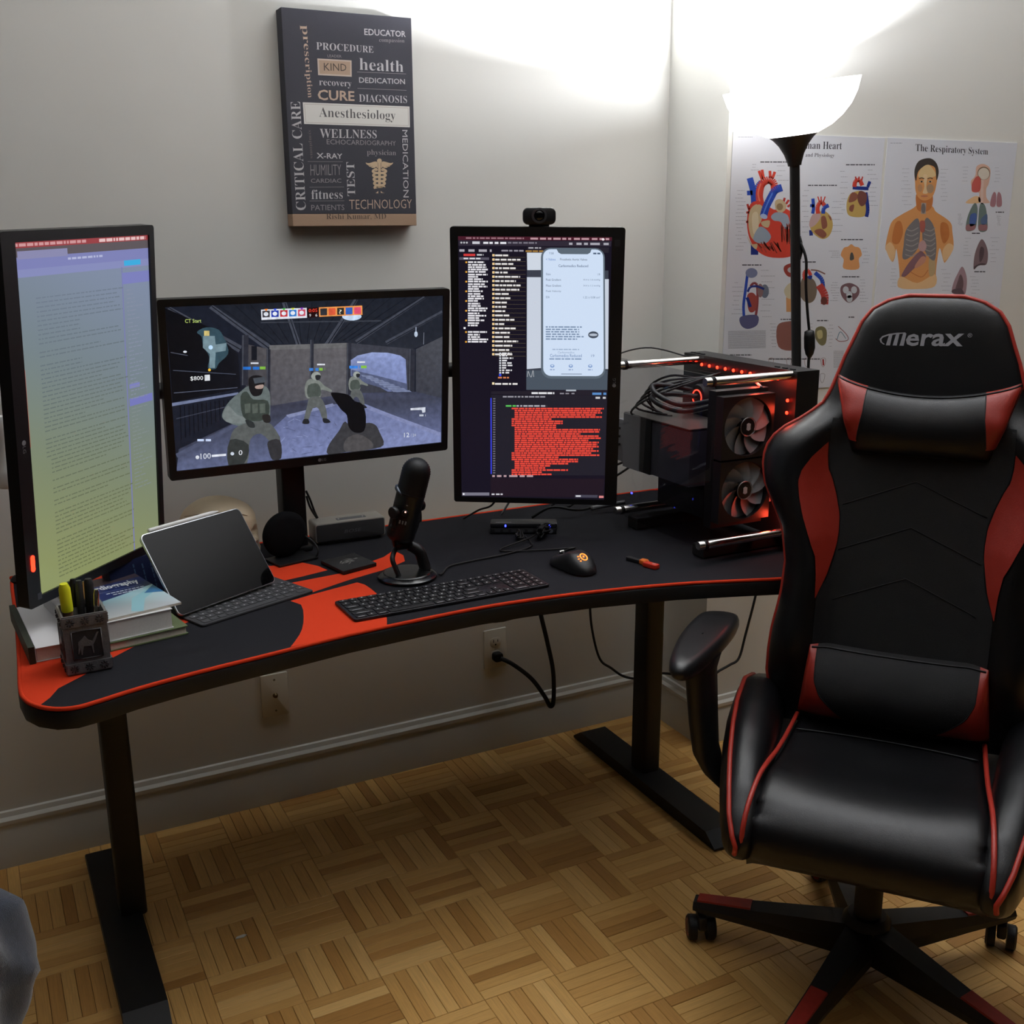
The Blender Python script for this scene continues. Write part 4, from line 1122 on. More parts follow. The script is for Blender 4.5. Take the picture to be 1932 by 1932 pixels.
A.curve([(1070, 1020), (1110, 1080), (1125, 1160), (1110, 1250), (1040, 1260), (995, 1295), (1000, 1180), (1030, 1080)], (128, 106, 110), 4); A.curve([(1060, 1090), (1090, 1110), (1080, 1190), (1050, 1230), (1045, 1150)], (90, 72, 76), 5); A.curve([(1000, 1270), (1060, 1240), (1110, 1250), (1040, 1262), (998, 1295)], (80, 66, 68), 6)
A.curve([(890, 1270), (925, 1340), (932, 1430), (905, 1535), (800, 1510), (810, 1420), (850, 1330)], (160, 132, 140), 4); A.curve([(875, 1340), (900, 1400), (890, 1480), (830, 1480), (850, 1400)], (110, 88, 92), 5); A.curve([(805, 1480), (880, 1470), (905, 1530), (802, 1512)], (96, 78, 84), 6)
for (x, y, w2) in ((978, 962, 76), (1000, 1312, 100), (395, 1528, 126), (1195, 770, 76)): A.words(x, y, x + w2, 10, (60, 60, 68), 4, int(x), 1.2)
for a in ((330, 440, 378, 740, 10, 0), (690, 770, 382, 700, 9, 0), (880, 960, 362, 520, 5, 0), (1170, 1250, 368, 525, 5, 0), (900, 980, 1010, 1200, 6, 0), (1130, 1230, 1005, 1260, 7, 0), (690, 790, 1296, 1520, 6, 0), (960, 1050, 1360, 1540, 6, 0), (230, 310, 1290, 1480, 6, 0), (1080, 1190, 1600, 1690, 8, 0), (845, 900, 790, 900, 9, 0), (1200, 1250, 800, 900, 9, 0)): labels(*a)
A.build('print', PAPER, p2)

# ================================================================== canvas print
cv = thing('canvas_print', 'dark grey canvas on the wall covered with medical words', 'canvas print', (-0.906, 0.0, 1.667))
CANV = mat('dark canvas', (66, 66, 74), 0.85, noise=0.12, nscale=500, bump=0.3, bscale=1400)
CANB = mat('tan canvas band', (176, 146, 122), 0.85, noise=0.08, nscale=500, bump=0.3, bscale=1400)
HW, HH, TH = 0.151, 0.2285, 0.040
zb = -HH + 0.0270
MB().slab(rrect(2 * HW, HH - zb, 0.0012, 2, 0, (HH + zb) / 2), 0.001, TH, 0.0012, axis='-y', bb=0).build('canvas_field', CANV, cv)
MB().slab(rrect(2 * HW, zb + HH, 0.0012, 2, 0, (zb - HH) / 2), 0.001, TH, 0.0012, axis='-y', bb=0).build('canvas_band', CANB, cv)
A = Art(2 * HW, 2 * HH, [(529, 15), (775, 34), (553, 426), (787.4, 426)], zc(480, 0, 4.391), 1e-5, TH + 0.0002)
Wt = (196, 194, 196); Tn = (196, 172, 152); Gy = (150, 146, 148)
def hw(t, x0, y0, x1, y1, hL, hR, c, sf=True, off=-0.008, ly=3):
    A.text(serif(t) if sf else t, [(x0, y0), (x1, y1), (x0 + 2, y0 + hL), (x1 + 2, y1 + hR)], c, ly, off if sf else off)
hw('EDUCATOR', 904, 238, 1248, 258, 54, 50, Wt, False, 0.012)
hw('compassion', 1028, 314, 1238, 322, 44, 40, Gy)
hw('PROCEDURE', 507, 352, 980, 384, 62, 56, Wt)
hw('LEADER', 600, 454, 716, 458, 22, 22, Gy, False, 0)
A.poly([(517, 487), (800, 502), (802, 637), (524, 624)], (200, 184, 172), 2); A.poly([(530, 500), (790, 513), (790, 624), (536, 612)], (178, 152, 130), 3)
hw('KIND', 570, 524, 756, 532, 62, 58, (70, 60, 56), False, 0, 4)
hw('health', 864, 482, 1230, 506, 98, 92, Wt)
A.line([(846, 597), (1254, 612)], 4, Gy, 3); A.line([(850, 732), (1258, 748)], 4, Gy, 3)
hw('DEDICATION', 862, 640, 1244, 654, 46, 44, Wt, False, 0.014)
hw('recovery', 532, 668, 800, 682, 56, 52, Wt)
hw('CURE', 520, 742, 824, 756, 88, 82, Tn, False, 0.02)
hw('DIAGNOSIS', 862, 780, 1262, 794, 64, 60, Wt)
A.poly([(398, 848), (1284, 882), (1288, 1054), (410, 1026)], (222, 220, 214), 2); A.line([(412, 862), (1272, 894), (1276, 1040), (424, 1014), (412, 862)], 3, (170, 156, 150), 3)
hw('Anesthesiology', 532, 888, 1166, 918, 102, 96, (92, 90, 90), True, -0.008, 4)
hw('WELLNESS', 538, 1064, 1010, 1078, 78, 68, Wt)
hw('ECHOCARDIOGRAPHY', 596, 1152, 1170, 1168, 42, 38, Gy, False, 0)
hw('physician', 930, 1236, 1172, 1244, 58, 54, Gy)
hw('X-RAY', 512, 1264, 726, 1272, 46, 42, Wt, False, 0.016)
A.line([(440, 1336), (730, 1338)], 3, Gy, 3); A.line([(456, 1548), (742, 1547)], 3, Gy, 3); A.line([(456, 1662), (744, 1661)], 3, Gy, 3)
hw('HUMILITY', 462, 1362, 716, 1362, 90, 86, Gy, False, -0.01)
hw('CARDIAC', 466, 1478, 718, 1478, 34, 34, Gy, False, 0)
hw('fitness', 470, 1570, 730, 1570, 78, 74, Wt)
hw('PATIENTS', 470, 1694, 744, 1694, 46, 44, Gy, False, 0)
hw('TECHNOLOGY', 784, 1652, 1306, 1652, 80, 74, Tn, False, -0.008)
hw('Rishi Kumar, MD', 594, 1766, 1092, 1768, 54, 52, (96, 80, 70), True, -0.008, 4)
# upright words
A.text(serif('CRITICAL CARE'), [(346, 1738), (296, 842), (428, 1736), (378, 842)], Wt, 3, -0.008)
A.text(serif('prescription'), [(448, 216), (482, 808), (372, 214), (430, 812)], Tn, 3, -0.008)
A.text(serif('symptoms'), [(470, 1078), (488, 1310), (440, 1076), (456, 1310)], (110, 104, 102), 3, -0.008)
A.text(serif('TEST'), [(770, 1622), (758, 1342), (836, 1622), (826, 1342)], Wt, 3, -0.008)
A.text('MEDICATION', [(1268, 1076), (1282, 1636), (1224, 1076), (1236, 1636)], Wt, 3, 0)
A.text('\u2624', [(920, 1312), (1150, 1312), (924, 1608), (1150, 1608)], (206, 180, 148), 3, 0.006)
A.build('lettering', attr_mat('canvas ink', rough=0.8), cv)

# ================================================================== wall plates
PLATE = mat('ivory wall plate', (205, 200, 186), 0.4)
pl = thing('wall_outlet', 'ivory power outlet plate under the desk with black plug', 'outlet', (-0.5385, 0, 0.3005))
MB().slab(rrect(0.070, 0.115, 0.004, 4), 0.0002, 0.005, 0.002, axis='-y', bb=0).build('plate', PLATE, pl, angle=40)
DK = mat('dark slot', (22, 20, 18), 0.7)
for z in (0.0195, -0.0195):
    o = MB().slab([(x, y + z) for x, y in rrect(0.033, 0.028, 0.011, 6)], 0.005, 0.0062, 0.0008, axis='-y', bb=0).build('socket', PLATE, pl, angle=40)
    if z > 0:
        for x, h in ((-0.0065, 0.009), (0.0065, 0.007)): MB().slab(rrect(0.0022, h, 0.0004, 2, x, z + 0.004), 0.006, 0.0064, 0, axis='-y').build('slot', DK, o)
        MB().slab(circ(0.0024, 12, 0, z - 0.007), 0.006, 0.0064, 0, axis='-y').build('ground_hole', DK, o)
MB().slab(circ(0.003, 12, 0, 0), 0.005, 0.0058, 0, axis='-y').build('screw', PLATE, pl)
pl = thing('wall_plate', 'ivory wall plate with small coaxial jack left under the desk', 'wall plate', (-1.160, 0, 0.293))
MB().slab(rrect(0.070, 0.115, 0.004, 4), 0.0002, 0.005, 0.002, axis='-y', bb=0).build('plate', PLATE, pl, angle=40)
for z in (0.042, -0.042): MB().slab(circ(0.003, 12, 0, z), 0.005, 0.0056, 0, axis='-y').build('screw', mat('plate screw', (120, 114, 100), 0.4, metal=0.6), pl)
mb = MB(); mb.T = Matrix.Rotation(R(90), 4, 'X'); mb.lathe([(0.0065, 0.005), (0.0065, 0.008), (0.0045, 0.008), (0.0045, 0.014), (0.002, 0.014), (0.002, 0.010), (0, 0.010)], 16); mb.build('coaxial_jack', mat('brass jack', (120, 100, 70), 0.4, metal=0.9), pl)

# ================================================================== cables on and under the desk
pc_ = thing('power_cable', 'thick black power cable looping from wall outlet up under the desk', 'cable', (0, 0, 0))
MB().tube(spline([(-0.535, -0.030, 0.280), (-0.505, -0.046, 0.262), (-0.455, -0.060, 0.215), (-0.420, -0.072, 0.160), (-0.405, -0.080, 0.128), (-0.398, -0.086, 0.150), (-0.405, -0.095, 0.24), (-0.435, -0.115, 0.34), (-0.475, -0.145, 0.45), (-0.52, -0.20, 0.56), (-0.55, -0.26, 0.655)], 8), 0.0062, 10).build('cord', RUBBER, pc_)
mb = MB(); mb.T = Matrix.Translation((-0.5385, -0.0065, 0.281)) @ Matrix.Rotation(R(90), 4, 'X'); mb.slab(rrect(0.028, 0.026, 0.009, 5), 0, 0.022, 0.004); mb.build('plug', RUBBER, pc_, angle=40)
tag(MB().tube(spline([(-0.36, -0.20, 0.655), (-0.32, -0.15, 0.52), (-0.285, -0.09, 0.40), (-0.262, -0.072, 0.31), (-0.235, -0.068, 0.232), (-0.20, -0.072, 0.20), (-0.155, -0.075, 0.165), (-0.10, -0.08, 0.150), (-0.05, -0.09, 0.160), (-0.022, -0.16, 0.175), (-0.03, -0.25, 0.19), (-0.02, -0.285, 0.205), (0.006, -0.30, 0.235), (0.045, -0.300, 0.247), (0.079, -0.298, 0.261), (0.10, -0.296, 0.33), (0.13, -0.294, 0.44), (0.15, -0.29, 0.54), (0.17, -0.285, 0.62)], 6), 0.0036, 8).build('thin_cable', RUBBER), 'thin black cable drooping behind the desk leg along the baseboard', 'cable')
# ================================================================== tablet in its keyboard folio
tc_ = Vector((-1.3775, -0.457, 0.8125)); tw, th_ = 0.2385, 0.172
tab = thing('tablet', 'silver-edged tablet with dark screen propped on its grey keyboard folio', 'tablet', tc_)
tab.rotation_euler = rot_from(R(26.8), R(35.0), R(0.7)).to_euler()
ALU = mat('silver aluminium', (196, 200, 206), 0.3, metal=0.9)
MB().slab(rrect(tw, th_, 0.011, 6), -0.0062, 0.0, 0.0012, axis='-y').build('frame', ALU, tab, angle=40)
MB().slab(rrect(tw - 0.0035, th_ - 0.0035, 0.0095, 6), 0.0, 0.0006, 0.0002, axis='-y', bb=0).build('glass', mat('tablet glass', (7, 7, 8), 0.03, spec=0.22), tab)
fm = mat('charcoal folio fabric', (52, 52, 55), 0.8, noise=0.12, nscale=600, bump=0.2, bscale=1200)
MB().slab(rrect(tw - 0.002, th_ - 0.002, 0.010, 6), -0.0085, -0.0063, 0.0006, axis='-y').build('folio_cover', fm, tab)
pen = MB(); pen.T = Matrix.Translation((-0.012, 0.0035, th_ / 2 + 0.0048)) @ Matrix.Rotation(R(90), 4, 'Y')
pen.lathe([(0.0, -0.083), (0.0032, -0.083), (0.0043, -0.080), (0.0043, 0.062), (0.0036, 0.070), (0.0014, 0.082), (0.0004, 0.084)], 14)
pw = pen.build('stylus', mat('white stylus', (228, 228, 226), 0.35))
pw.matrix_world = Matrix.LocRotScale(tc_, tab.rotation_euler, None)
tag(pw, 'white stylus attached along top edge of the tablet', 'stylus')
# folio keyboard lying on the mat
fk = thing('folio_keyboard', 'thin charcoal tablet keyboard lying flat in front of the tablet', 'keyboard', (-1.310, -0.558, DZ + 0.0006), (0, 0, R(21.5)))
MB().slab(rrect(0.257, 0.178, 0.006, 4, 0, 0.089), 0, 0.0045, 0.0012).build('cover', fm, fk, angle=40)
kk = mat('charcoal fabric keys', (60, 60, 63), 0.8, noise=0.1, nscale=500); kl = mat('grey key legend', (150, 150, 152), 0.6)
keyp = {}
for r_ in range(5):
    nk = 13 if r_ else 8
    for c_ in range(nk):
        w_ = 0.0158 if r_ else (0.09 if c_ == 4 else 0.0158)
        if r_ == 0:
            xs = [-0.112, -0.094, -0.076, -0.058, 0.0, 0.058, 0.076, 0.106]; x = xs[c_]; w_ = 0.092 if c_ == 4 else 0.0158
        else:
            x = -0.114 + c_ * 0.019 + (0.004 if r_ % 2 else 0)
        kz = 'a' if w_ < 0.05 else 'b'
        if kz not in keyp:
            mb = MB(); mb.slab(rrect(w_, 0.0138, 0.002, 2), 0, 0.0011, 0.0004, bb=0); ko = mb.build('key', kk, fk); keyp[kz] = ko
        else:
            ko = keyp[kz].copy(); COL.objects.link(ko); ko.parent = fk
        ko.location = (x, 0.014 + r_ * 0.0178, 0.0045)
a = Art(1, 1, None, None, 1e-5, 0.0)
mb = MB()
rd = random.Random(3)
for r_ in range(1, 5):
    for c_ in range(13):
        x = -0.114 + c_ * 0.019 + (0.004 if r_ % 2 else 0); y = 0.014 + r_ * 0.0178
        mb.box(x - 0.0014, x + 0.0014, y - 0.002, y + 0.002, 0.0056, 0.00565)
mb.build('legends', kl, fk)

# ================================================================== keyboard
kb = thing('keyboard', 'slim dark full-size keyboard with numeric pad beside the mouse', 'keyboard', (-0.966, -0.650, DZ + 0.0006), (0, 0, R(1.0)))
KBB = mat('space grey keyboard body', (44, 44, 48), 0.4, metal=0.5); KBK = mat('black keycap', (17, 17, 20), 0.5); KBL = mat('white key legend', (190, 190, 194), 0.5)
mb = MB(); mb.slab(rrect(0.4185, 0.115, 0.006, 4), 0, 0.006, 0.0015); mb.build('body', KBB, kb, angle=40)
U = 0.0190; LW = 0.4185
rows = [  # (y, height, list of (x start in units, width in units)); mirrored for main, nav and pad blocks
    [(0, 1)] + [(1 + k * 1.036, 1) for k in range(13)],
    [(k, 1) for k in range(13)] + [(13, 1.5)],
    [(0, 1.5)] + [(1.5 + k, 1) for k in range(13)],
    [(0, 1.8)] + [(1.8 + k, 1) for k in range(11)] + [(12.8, 1.7)],
    [(0, 2.3)] + [(2.3 + k, 1) for k in range(10)] + [(12.3, 2.2)],
    [(0, 1.25), (1.25, 1.0), (2.25, 1.25), (3.5, 5.0), (8.5, 1.25), (9.75, 1.0), (10.75, 1.25), (12.0, 1.25), (13.25, 1.25)],
]
nav = [[(0, 1), (1, 1), (2, 1)], [(0, 1), (1, 1), (2, 1)], [(0, 1), (1, 1), (2, 1)], [], [(1, 1)], [(0, 1), (1, 1), (2, 1)]]
pad = [[(k, 1) for k in range(4)], [(k, 1) for k in range(4)], [(k, 1) for k in range(4)], [(k, 1) for k in range(4)], [(k, 1) for k in range(4)], [(0, 2), (2, 1), (3, 1)]]
kcache = {}
leg = MB()
for ri in range(6):
    hh = 0.0158 if ri else 0.0105
    y = 0.115 / 2 - 0.0105 - (0 if ri == 0 else 0.0172 + (ri - 1) * U)
    for blk, xo in ((rows[ri], -0.2045), (nav[ri], 0.0715), (pad[ri], 0.1295)):
        sc_ = 0.2745 / 14.5 if xo < -0.1 else 0.0187
        for (xs, wu) in blk:
            w_ = wu * sc_ - 0.0028
            key = (round(w_, 5), hh)
            if key not in kcache:
                mb = MB(); mb.slab(rrect(w_, hh, 0.0022, 2), 0, 0.0018, 0.0005, bb=0); ko = mb.build('key', KBK, kb, angle=40); kcache[key] = ko
            else:
                ko = kcache[key].copy(); COL.objects.link(ko); ko.parent = kb
            cx = xo + (xs + wu / 2) * sc_
            ko.location = (cx, y, 0.006)
            if wu > 1.2:
                if wu < 4: leg.box(cx - w_ * 0.32, cx + w_ * 0.30, y - 0.0052, y - 0.0040, 0.00785, 0.0079)
            else:
                leg.box(cx - 0.0013, cx + 0.0013, y - 0.0016, y + 0.0018, 0.00785, 0.0079)
leg.build('legends', KBL, kb)

# ================================================================== mouse
ms = thing('mouse', 'black computer mouse with glowing orange logo near the keyboard', 'mouse', (-0.655, -0.622, DZ + 0.0006), (0, 0, R(8)))
MSM = mat('black mouse shell', (24, 24, 26), 0.42)
mb = MB()
def mfn(u, v):
    a = 2 * math.pi * u; t = v
    # v 0 bottom rim .. 1 top centre ; superellipse footprint, hump toward the back (-y)
    rr_ = math.cos(t * math.pi / 2) ** 0.55 if t < 1 else 0
    x = 0.034 * rr_ * math.copysign(abs(math.cos(a)) ** 0.8, math.cos(a)); y = 0.063 * rr_ * math.copysign(abs(math.sin(a)) ** 0.85, math.sin(a))
    waist = 1 - 0.12 * math.exp(-((y - 0.005) / 0.03) ** 2)
    hgt = 0.020 + 0.020 * math.exp(-((y + 0.015) / 0.035) ** 2)
    return (x * waist, y, 0.003 + hgt * math.sin(t * math.pi / 2) ** 0.8)
mb.grid(36, 12, mfn, closed_u=True)
mb.add([(0.034 * math.copysign(abs(math.cos(2 * math.pi * k / 36)) ** 0.8, math.cos(2 * math.pi * k / 36)), 0.063 * math.copysign(abs(math.sin(2 * math.pi * k / 36)) ** 0.85, math.sin(2 * math.pi * k / 36)), 0.0005) for k in range(36)], [tuple(range(36))[::-1]])
mb.build('shell', MSM, ms)
def mz(x, y): return 0.003 + (0.020 + 0.020 * math.exp(-((y + 0.015) / 0.035) ** 2)) * math.sin(math.acos(min(1, (math.hypot(x / 0.034, y / 0.063)) ** (1 / 0.55)))) ** 0.8
MB().tube(spline([(0.0006, 0.056, 0.012), (0.0003, 0.04, mz(0, 0.04) + 0.0006), (0, 0.02, mz(0, .02) + 0.0004), (0, 0.006, mz(0, .006) + 0.0003)], 4), 0.0007, 6).build('button_split', DK, ms)
mb = MB(); mb.T = Matrix.Translation((0, 0.036, 0.0215)) @ Matrix.Rotation(R(90), 4, 'Y'); mb.lathe([(0.004, -0.0035), (0.0085, -0.003), (0.0088, 0), (0.0085, 0.003), (0.004, 0.0035)], 20); mb.build('scroll_wheel', RUBBER, ms)
MB().slab(rrect(0.011, 0.0025, 0.001, 2, 0.0, 0.0), 0, 0.001, 0, axis='-y').build('wheel_light', mat('white wheel light', (235, 235, 230), 0.5, emit=0.7 * SCR), ms).location = (-0.0005, 0.0385, 0.0300)
glow = mat('orange logo glow', (255, 140, 50), 0.5, emit=1.6 * SCR)
mb = MB()
ring = []
for k in range(24):
    a = 2 * math.pi * k / 24; x, y = 0.0075 * math.cos(a), -0.036 + 0.0075 * math.sin(a); ring.append((x, y, mz(x, y) + 0.0007))
mb.tube(ring, 0.0013, 6, closed=True)
for (dx, dy) in ((-0.010, 0.004), (-0.012, -0.001), (-0.0105, -0.006)): 
    x, y = dx, -0.036 + dy; mb.tube([(x, y, mz(x, y) + 0.0006), (x - 0.003, y + 0.0012, mz(x - 0.003, y) + 0.0006)], 0.0016, 6)
x0_ = mb.T; mb.tube([(0.001, -0.036, mz(0, -.036) + 0.0004), (-0.002, -0.035, mz(0, -.036) + 0.0006)], 0.0022, 8)
mb.build('logo_light', glow, ms)
mouse_cable = MB().tube(spline([(-0.660, -0.560, DZ + 0.014), (-0.655, -0.540, DZ + 0.005), (-0.600, -0.505, DZ + 0.0035), (-0.580, -0.500, DZ + 0.0035), (-0.640, -0.485, DZ + 0.0035), (-0.720, -0.455, DZ + 0.0035), (-0.735, -0.435, DZ + 0.004), (-0.690, -0.420, DZ + 0.008), (-0.640, -0.405, DZ + 0.012), (-0.600, -0.375, DZ + 0.014), (-0.585, -0.362, DZ + 0.013)], 6), 0.0019, 8).build('mouse_cable', RUBBER)
tag(mouse_cable, 'thin black mouse cable curling back toward the hub', 'cable')

# ================================================================== USB hub with its cables
hub = thing('usb_hub', 'black bar-shaped hub with two blue lights below portrait monitor', 'usb hub', (-0.616, -0.322, DZ + 0.0006), (0, 0, R(-28)))
HBM = mat('hub plastic', (26, 26, 29), 0.35)
MB().slab(rrect(0.158, 0.044, 0.005, 4), 0, 0.015, 0.002).build('lower_shell', HBM, hub, angle=40)
MB().slab(rrect(0.158, 0.044, 0.005, 4), 0.0165, 0.026, 0.002).build('upper_shell', HBM, hub, angle=40)
MB().slab(rrect(0.150, 0.036, 0.004, 3), 0.014, 0.0175, 0).build('seam', mat('hub seam', (60, 60, 66), 0.4), hub)
prt = mat('port slot', (70, 70, 74), 0.4, metal=0.5)
p0 = None
for k in range(6):
    x = -0.062 + k * 0.0195
    o = MB().slab(rrect(0.013, 0.006, 0.0008, 2, 0, 0), 0.0, 0.0006, 0, axis='-y').build('port', prt, hub) if p0 is None else p0.copy()
    if p0 is None: p0 = o
    else: COL.objects.link(o); o.parent = hub
    o.location = (x, -0.022, 0.0085)
MB().slab(circ(0.0058, 18), 0, 0.0014, 0.0005, axis='-y').build('power_button', mat('grey button', (90, 92, 98), 0.4), hub).location = (0.064, -0.022, 0.008)
bl = mat('blue light', (50, 60, 255), 0.4, emit=8 * SCR)
for x in (-0.043, 0.062): MB().slab(rrect(0.0035, 0.005, 0.0008, 2), 0, 0.0014, 0, axis='-y').build('blue_light', bl, hub).location = (x, -0.0218, 0.0210)
a = Art(1, 1, None, None, 1e-5, 0)
mb = MB(); rd = random.Random(2)
x = -0.066
while x < -0.030:
    w_ = rd.uniform(0.0016, 0.003); mb.box(x, x + w_, -0.010, -0.0074, 0.02595, 0.0261); x += w_ + 0.001
mb.build('lettering', mat('pale lettering', (190, 190, 195), 0.5), hub)
tang = thing('cable_bundle', 'tangle of tied black cables in front of the hub', 'cable')
rd = random.Random(11)
def tangle(cx, cy, n, rx, ry, hz, name='strand'):
    for k in range(n):
        pts = []
        ph = rd.uniform(0, 6.3)
        for q in range(10):
            a = ph + q * 1.1
            pts.append((cx + rx * math.cos(a) * rd.uniform(0.5, 1), cy + ry * math.sin(a * 1.2) * rd.uniform(0.4, 1), DZ + 0.004 + hz * rd.uniform(0.05, 1)))
        MB().tube(spline(pts, 4), 0.0019, 6).build(name, RUBBER, tang)
tangle(-0.603, -0.395, 7, 0.026, 0.022, 0.030)
tangle(-0.655, -0.372, 3, 0.012, 0.024, 0.014)
for k in range(3):
    MB().tube(spline([(-0.588 + 0.008 * k, -0.352, DZ + 0.009), (-0.594 + 0.008 * k, -0.366, DZ + 0.022), (-0.602 + 0.004 * k, -0.385, DZ + 0.030), (-0.605, -0.402, DZ + 0.016)], 5), 0.0022, 8).build('lead', RUBBER, tang)
mc2 = MB().tube(spline([(-0.650, -0.395, DZ + 0.012), (-0.648, -0.42, DZ + 0.0035), (-0.668, -0.448, DZ + 0.0035), (-0.74, -0.470, DZ + 0.0035), (-0.83, -0.480, DZ + 0.0035), (-0.885, -0.492, DZ + 0.0035), (-0.918, -0.530, DZ + 0.0035), (-0.930, -0.540, DZ + 0.006)], 6), 0.0021, 8).build('microphone_cable', RUBBER)
tag(mc2, 'thin black cable running from hub to microphone foot', 'cable')
rear = thing('rear_cables', 'loose grey and black cables lying behind the portrait monitor', 'cable')
GREYC = mat('grey cable', (120, 120, 122), 0.5)
MB().tube(spline([(-0.545, -0.23, DZ + 0.004), (-0.50, -0.25, DZ + 0.03), (-0.44, -0.27, DZ + 0.02), (-0.38, -0.24, DZ + 0.012), (-0.33, -0.235, DZ + 0.03)], 6), 0.0035, 8).build('cable', RUBBER, rear)
MB().tube(spline([(-0.39, -0.262, DZ + 0.016), (-0.36, -0.262, DZ + 0.018), (-0.30, -0.275, DZ + 0.024)], 6), 0.0058, 10).build('connector', GREYC, rear)
MB().tube(spline([(-0.60, -0.17, DZ + 0.004), (-0.575, -0.18, DZ + 0.045), (-0.556, -0.20, DZ + 0.07), (-0.55, -0.22, DZ + 0.09)], 6), 0.0028, 8).build('cable', GREYC, rear)
MB().tube(spline([(-0.70, -0.16, DZ + 0.004), (-0.672, -0.19, DZ + 0.03), (-0.655, -0.23, DZ + 0.05), (-0.64, -0.25, DZ + 0.09)], 6), 0.0024, 8).build('cable', RUBBER, rear)

# ================================================================== microphone
mic = thing('microphone', 'black desktop microphone tilted on its round weighted stand', 'microphone', (-0.990, -0.512, DZ + 0.0006))
MCB = mat('satin black mic body', (17, 17, 18), 0.38); MCG = mat('black wire grille', (22, 23, 26), 0.5, metal=0.3)
mb = MB(); mb.lathe([(0.0, 0), (0.060, 0), (0.062, 0.003), (0.0615, 0.006), (0.056, 0.010), (0.050, 0.0115), (0.048, 0.0135), (0.030, 0.015), (0.0, 0.0155)], 48); mb.build('base', mat('glossy black base', (15, 15, 16), 0.22, spec=0.7), mic, angle=30)
TILT = R(17)
ax = Vector((math.sin(TILT) * 0.85, -math.sin(TILT) * 0.25, math.cos(TILT))).normalized()
piv = Vector((0.004, 0.0, 0.148))
q = Vector((0, 0, 1)).rotation_difference(ax).to_matrix().to_4x4()
face = Matrix.Rotation(R(-28), 4, 'Z')
TM = Matrix.Translation(piv) @ q @ face
mb = MB(); mb.T = TM; mb.lathe([(0.0, -0.068), (0.022, -0.068), (0.0275, -0.063), (0.0295, -0.056), (0.0295, 0.030), (0.0298, 0.032)], 40); mb.build('body', MCB, mic, angle=40)
mb = MB(); mb.T = TM
pr = [(0.0298, 0.032)]
for k in range(11): pr += [(0.0300, 0.034 + 0.0042 * k), (0.0288, 0.0361 + 0.0042 * k)]
for k in range(9):
    a = R(10 * k + 5); pr += [(0.0300 * math.cos(a), 0.079 + 0.030 * math.sin(a)), (0.0288 * math.cos(a + R(5)), 0.079 + 0.0288 * math.sin(a + R(5)))]
pr.append((0.0, 0.1088))
mb.lathe(pr, 40); mb.build('grille', MCG, mic)
mb = MB(); mb.T = TM
bandp = [(0.0306 * math.cos(R(a)), 0.0306 * math.sin(R(a)), 0.027 + 0.014 * abs(math.sin(R(a - 90))) ** 2) for a in range(0, 360, 10)]
mb.tube(bandp[16:25], [0.0006, 0.0025, 0.0042, 0.005, 0.0052, 0.005, 0.0042, 0.0025, 0.0006], 6); mb.build('grille_band', mat('brushed band', (92, 98, 108), 0.3, metal=0.8), mic)
mb = MB(); mb.T = TM @ Matrix.Translation((0.0, -0.0296, -0.004)) @ Matrix.Rotation(R(90), 4, 'X'); mb.lathe([(0.0075, -0.001), (0.0075, 0.003), (0.0065, 0.004), (0, 0.0042)], 20); mb.build('gain_knob', MCB, mic, angle=40)
mb = MB(); mb.T = TM @ Matrix.Translation((0.0, -0.0302, 0.0)) @ Matrix.Rotation(R(90), 4, 'X'); mb.lathe([(0.0016, 0.0035), (0.0012, 0.0046), (0, 0.0048)], 10); mb.build('status_light', mat('status light', (255, 150, 130), 0.4, emit=5 * SCR), mic)
mb = MB(); mb.T = TM @ Matrix.Translation((0, -0.0297, -0.024))
for k in range(3): mb.box(-0.008 + 0.006 * k, -0.005 + 0.006 * k, -0.0006, 0.001, -0.003, 0.004)
mb.box(-0.002, 0.002, -0.0006, 0.001, 0.036, 0.038)
mb.build('front_markings', mat('grey markings', (120, 118, 116), 0.5), mic)
# yoke with side knobs
side = TM.to_3x3() @ Matrix.Rotation(R(28), 3, 'Z') @ Vector((1, 0, 0))
side = Vector((0.88, 0.40, 0.0)).normalized()
for sgn in (-1, 1):
    kp = piv + side * sgn * 0.0305
    mb = MB(); mb.T = Matrix.Translation(kp) @ Vector((0, 0, 1)).rotation_difference(side * sgn).to_matrix().to_4x4()
    mb.lathe([(0.006, -0.002), (0.006, 0.004), (0.0125, 0.0045), (0.0128, 0.011), (0.0115, 0.013), (0, 0.0132)], 22); mb.build('knob', MCB, mic, angle=40)
    top = kp + side * sgn * 0.002
    low = Vector((0.012 * sgn - 0.004, 0.012, 0.070))
    mb = MB()
    mb.tube(spline([tuple(top), tuple(top + Vector((0.003 * sgn, 0.004, -0.03))), tuple(top * 0.55 + low * 0.45 + side * sgn * 0.008), tuple(low)], 6), [0.0062] * 7 + [0.0075] * 6 + [0.009] * 6, 10)
    mb.build('yoke_arm', MCB, mic)
mb = MB(); mb.tube([(-0.020, 0.013, 0.070), (0.014, 0.011, 0.070)], 0.0115, 16); mb.build('pivot', MCB, mic)
mb = MB(); mb.tube(spline([(0.012, 0.012, 0.066), (0.030, 0.004, 0.052), (0.036, 0.0, 0.030), (0.040, -0.004, 0.011)], 6), [0.0125] * 19, 14); mb.build('stand_leg', MCB, mic)
mb = MB(); mb.tube(spline([(-0.018, 0.012, 0.066), (-0.034, -0.006, 0.048), (-0.030, -0.016, 0.026), (-0.026, -0.022, 0.011)], 6), [0.0052] * 19, 10); mb.build('stand_leg', MCB, mic)

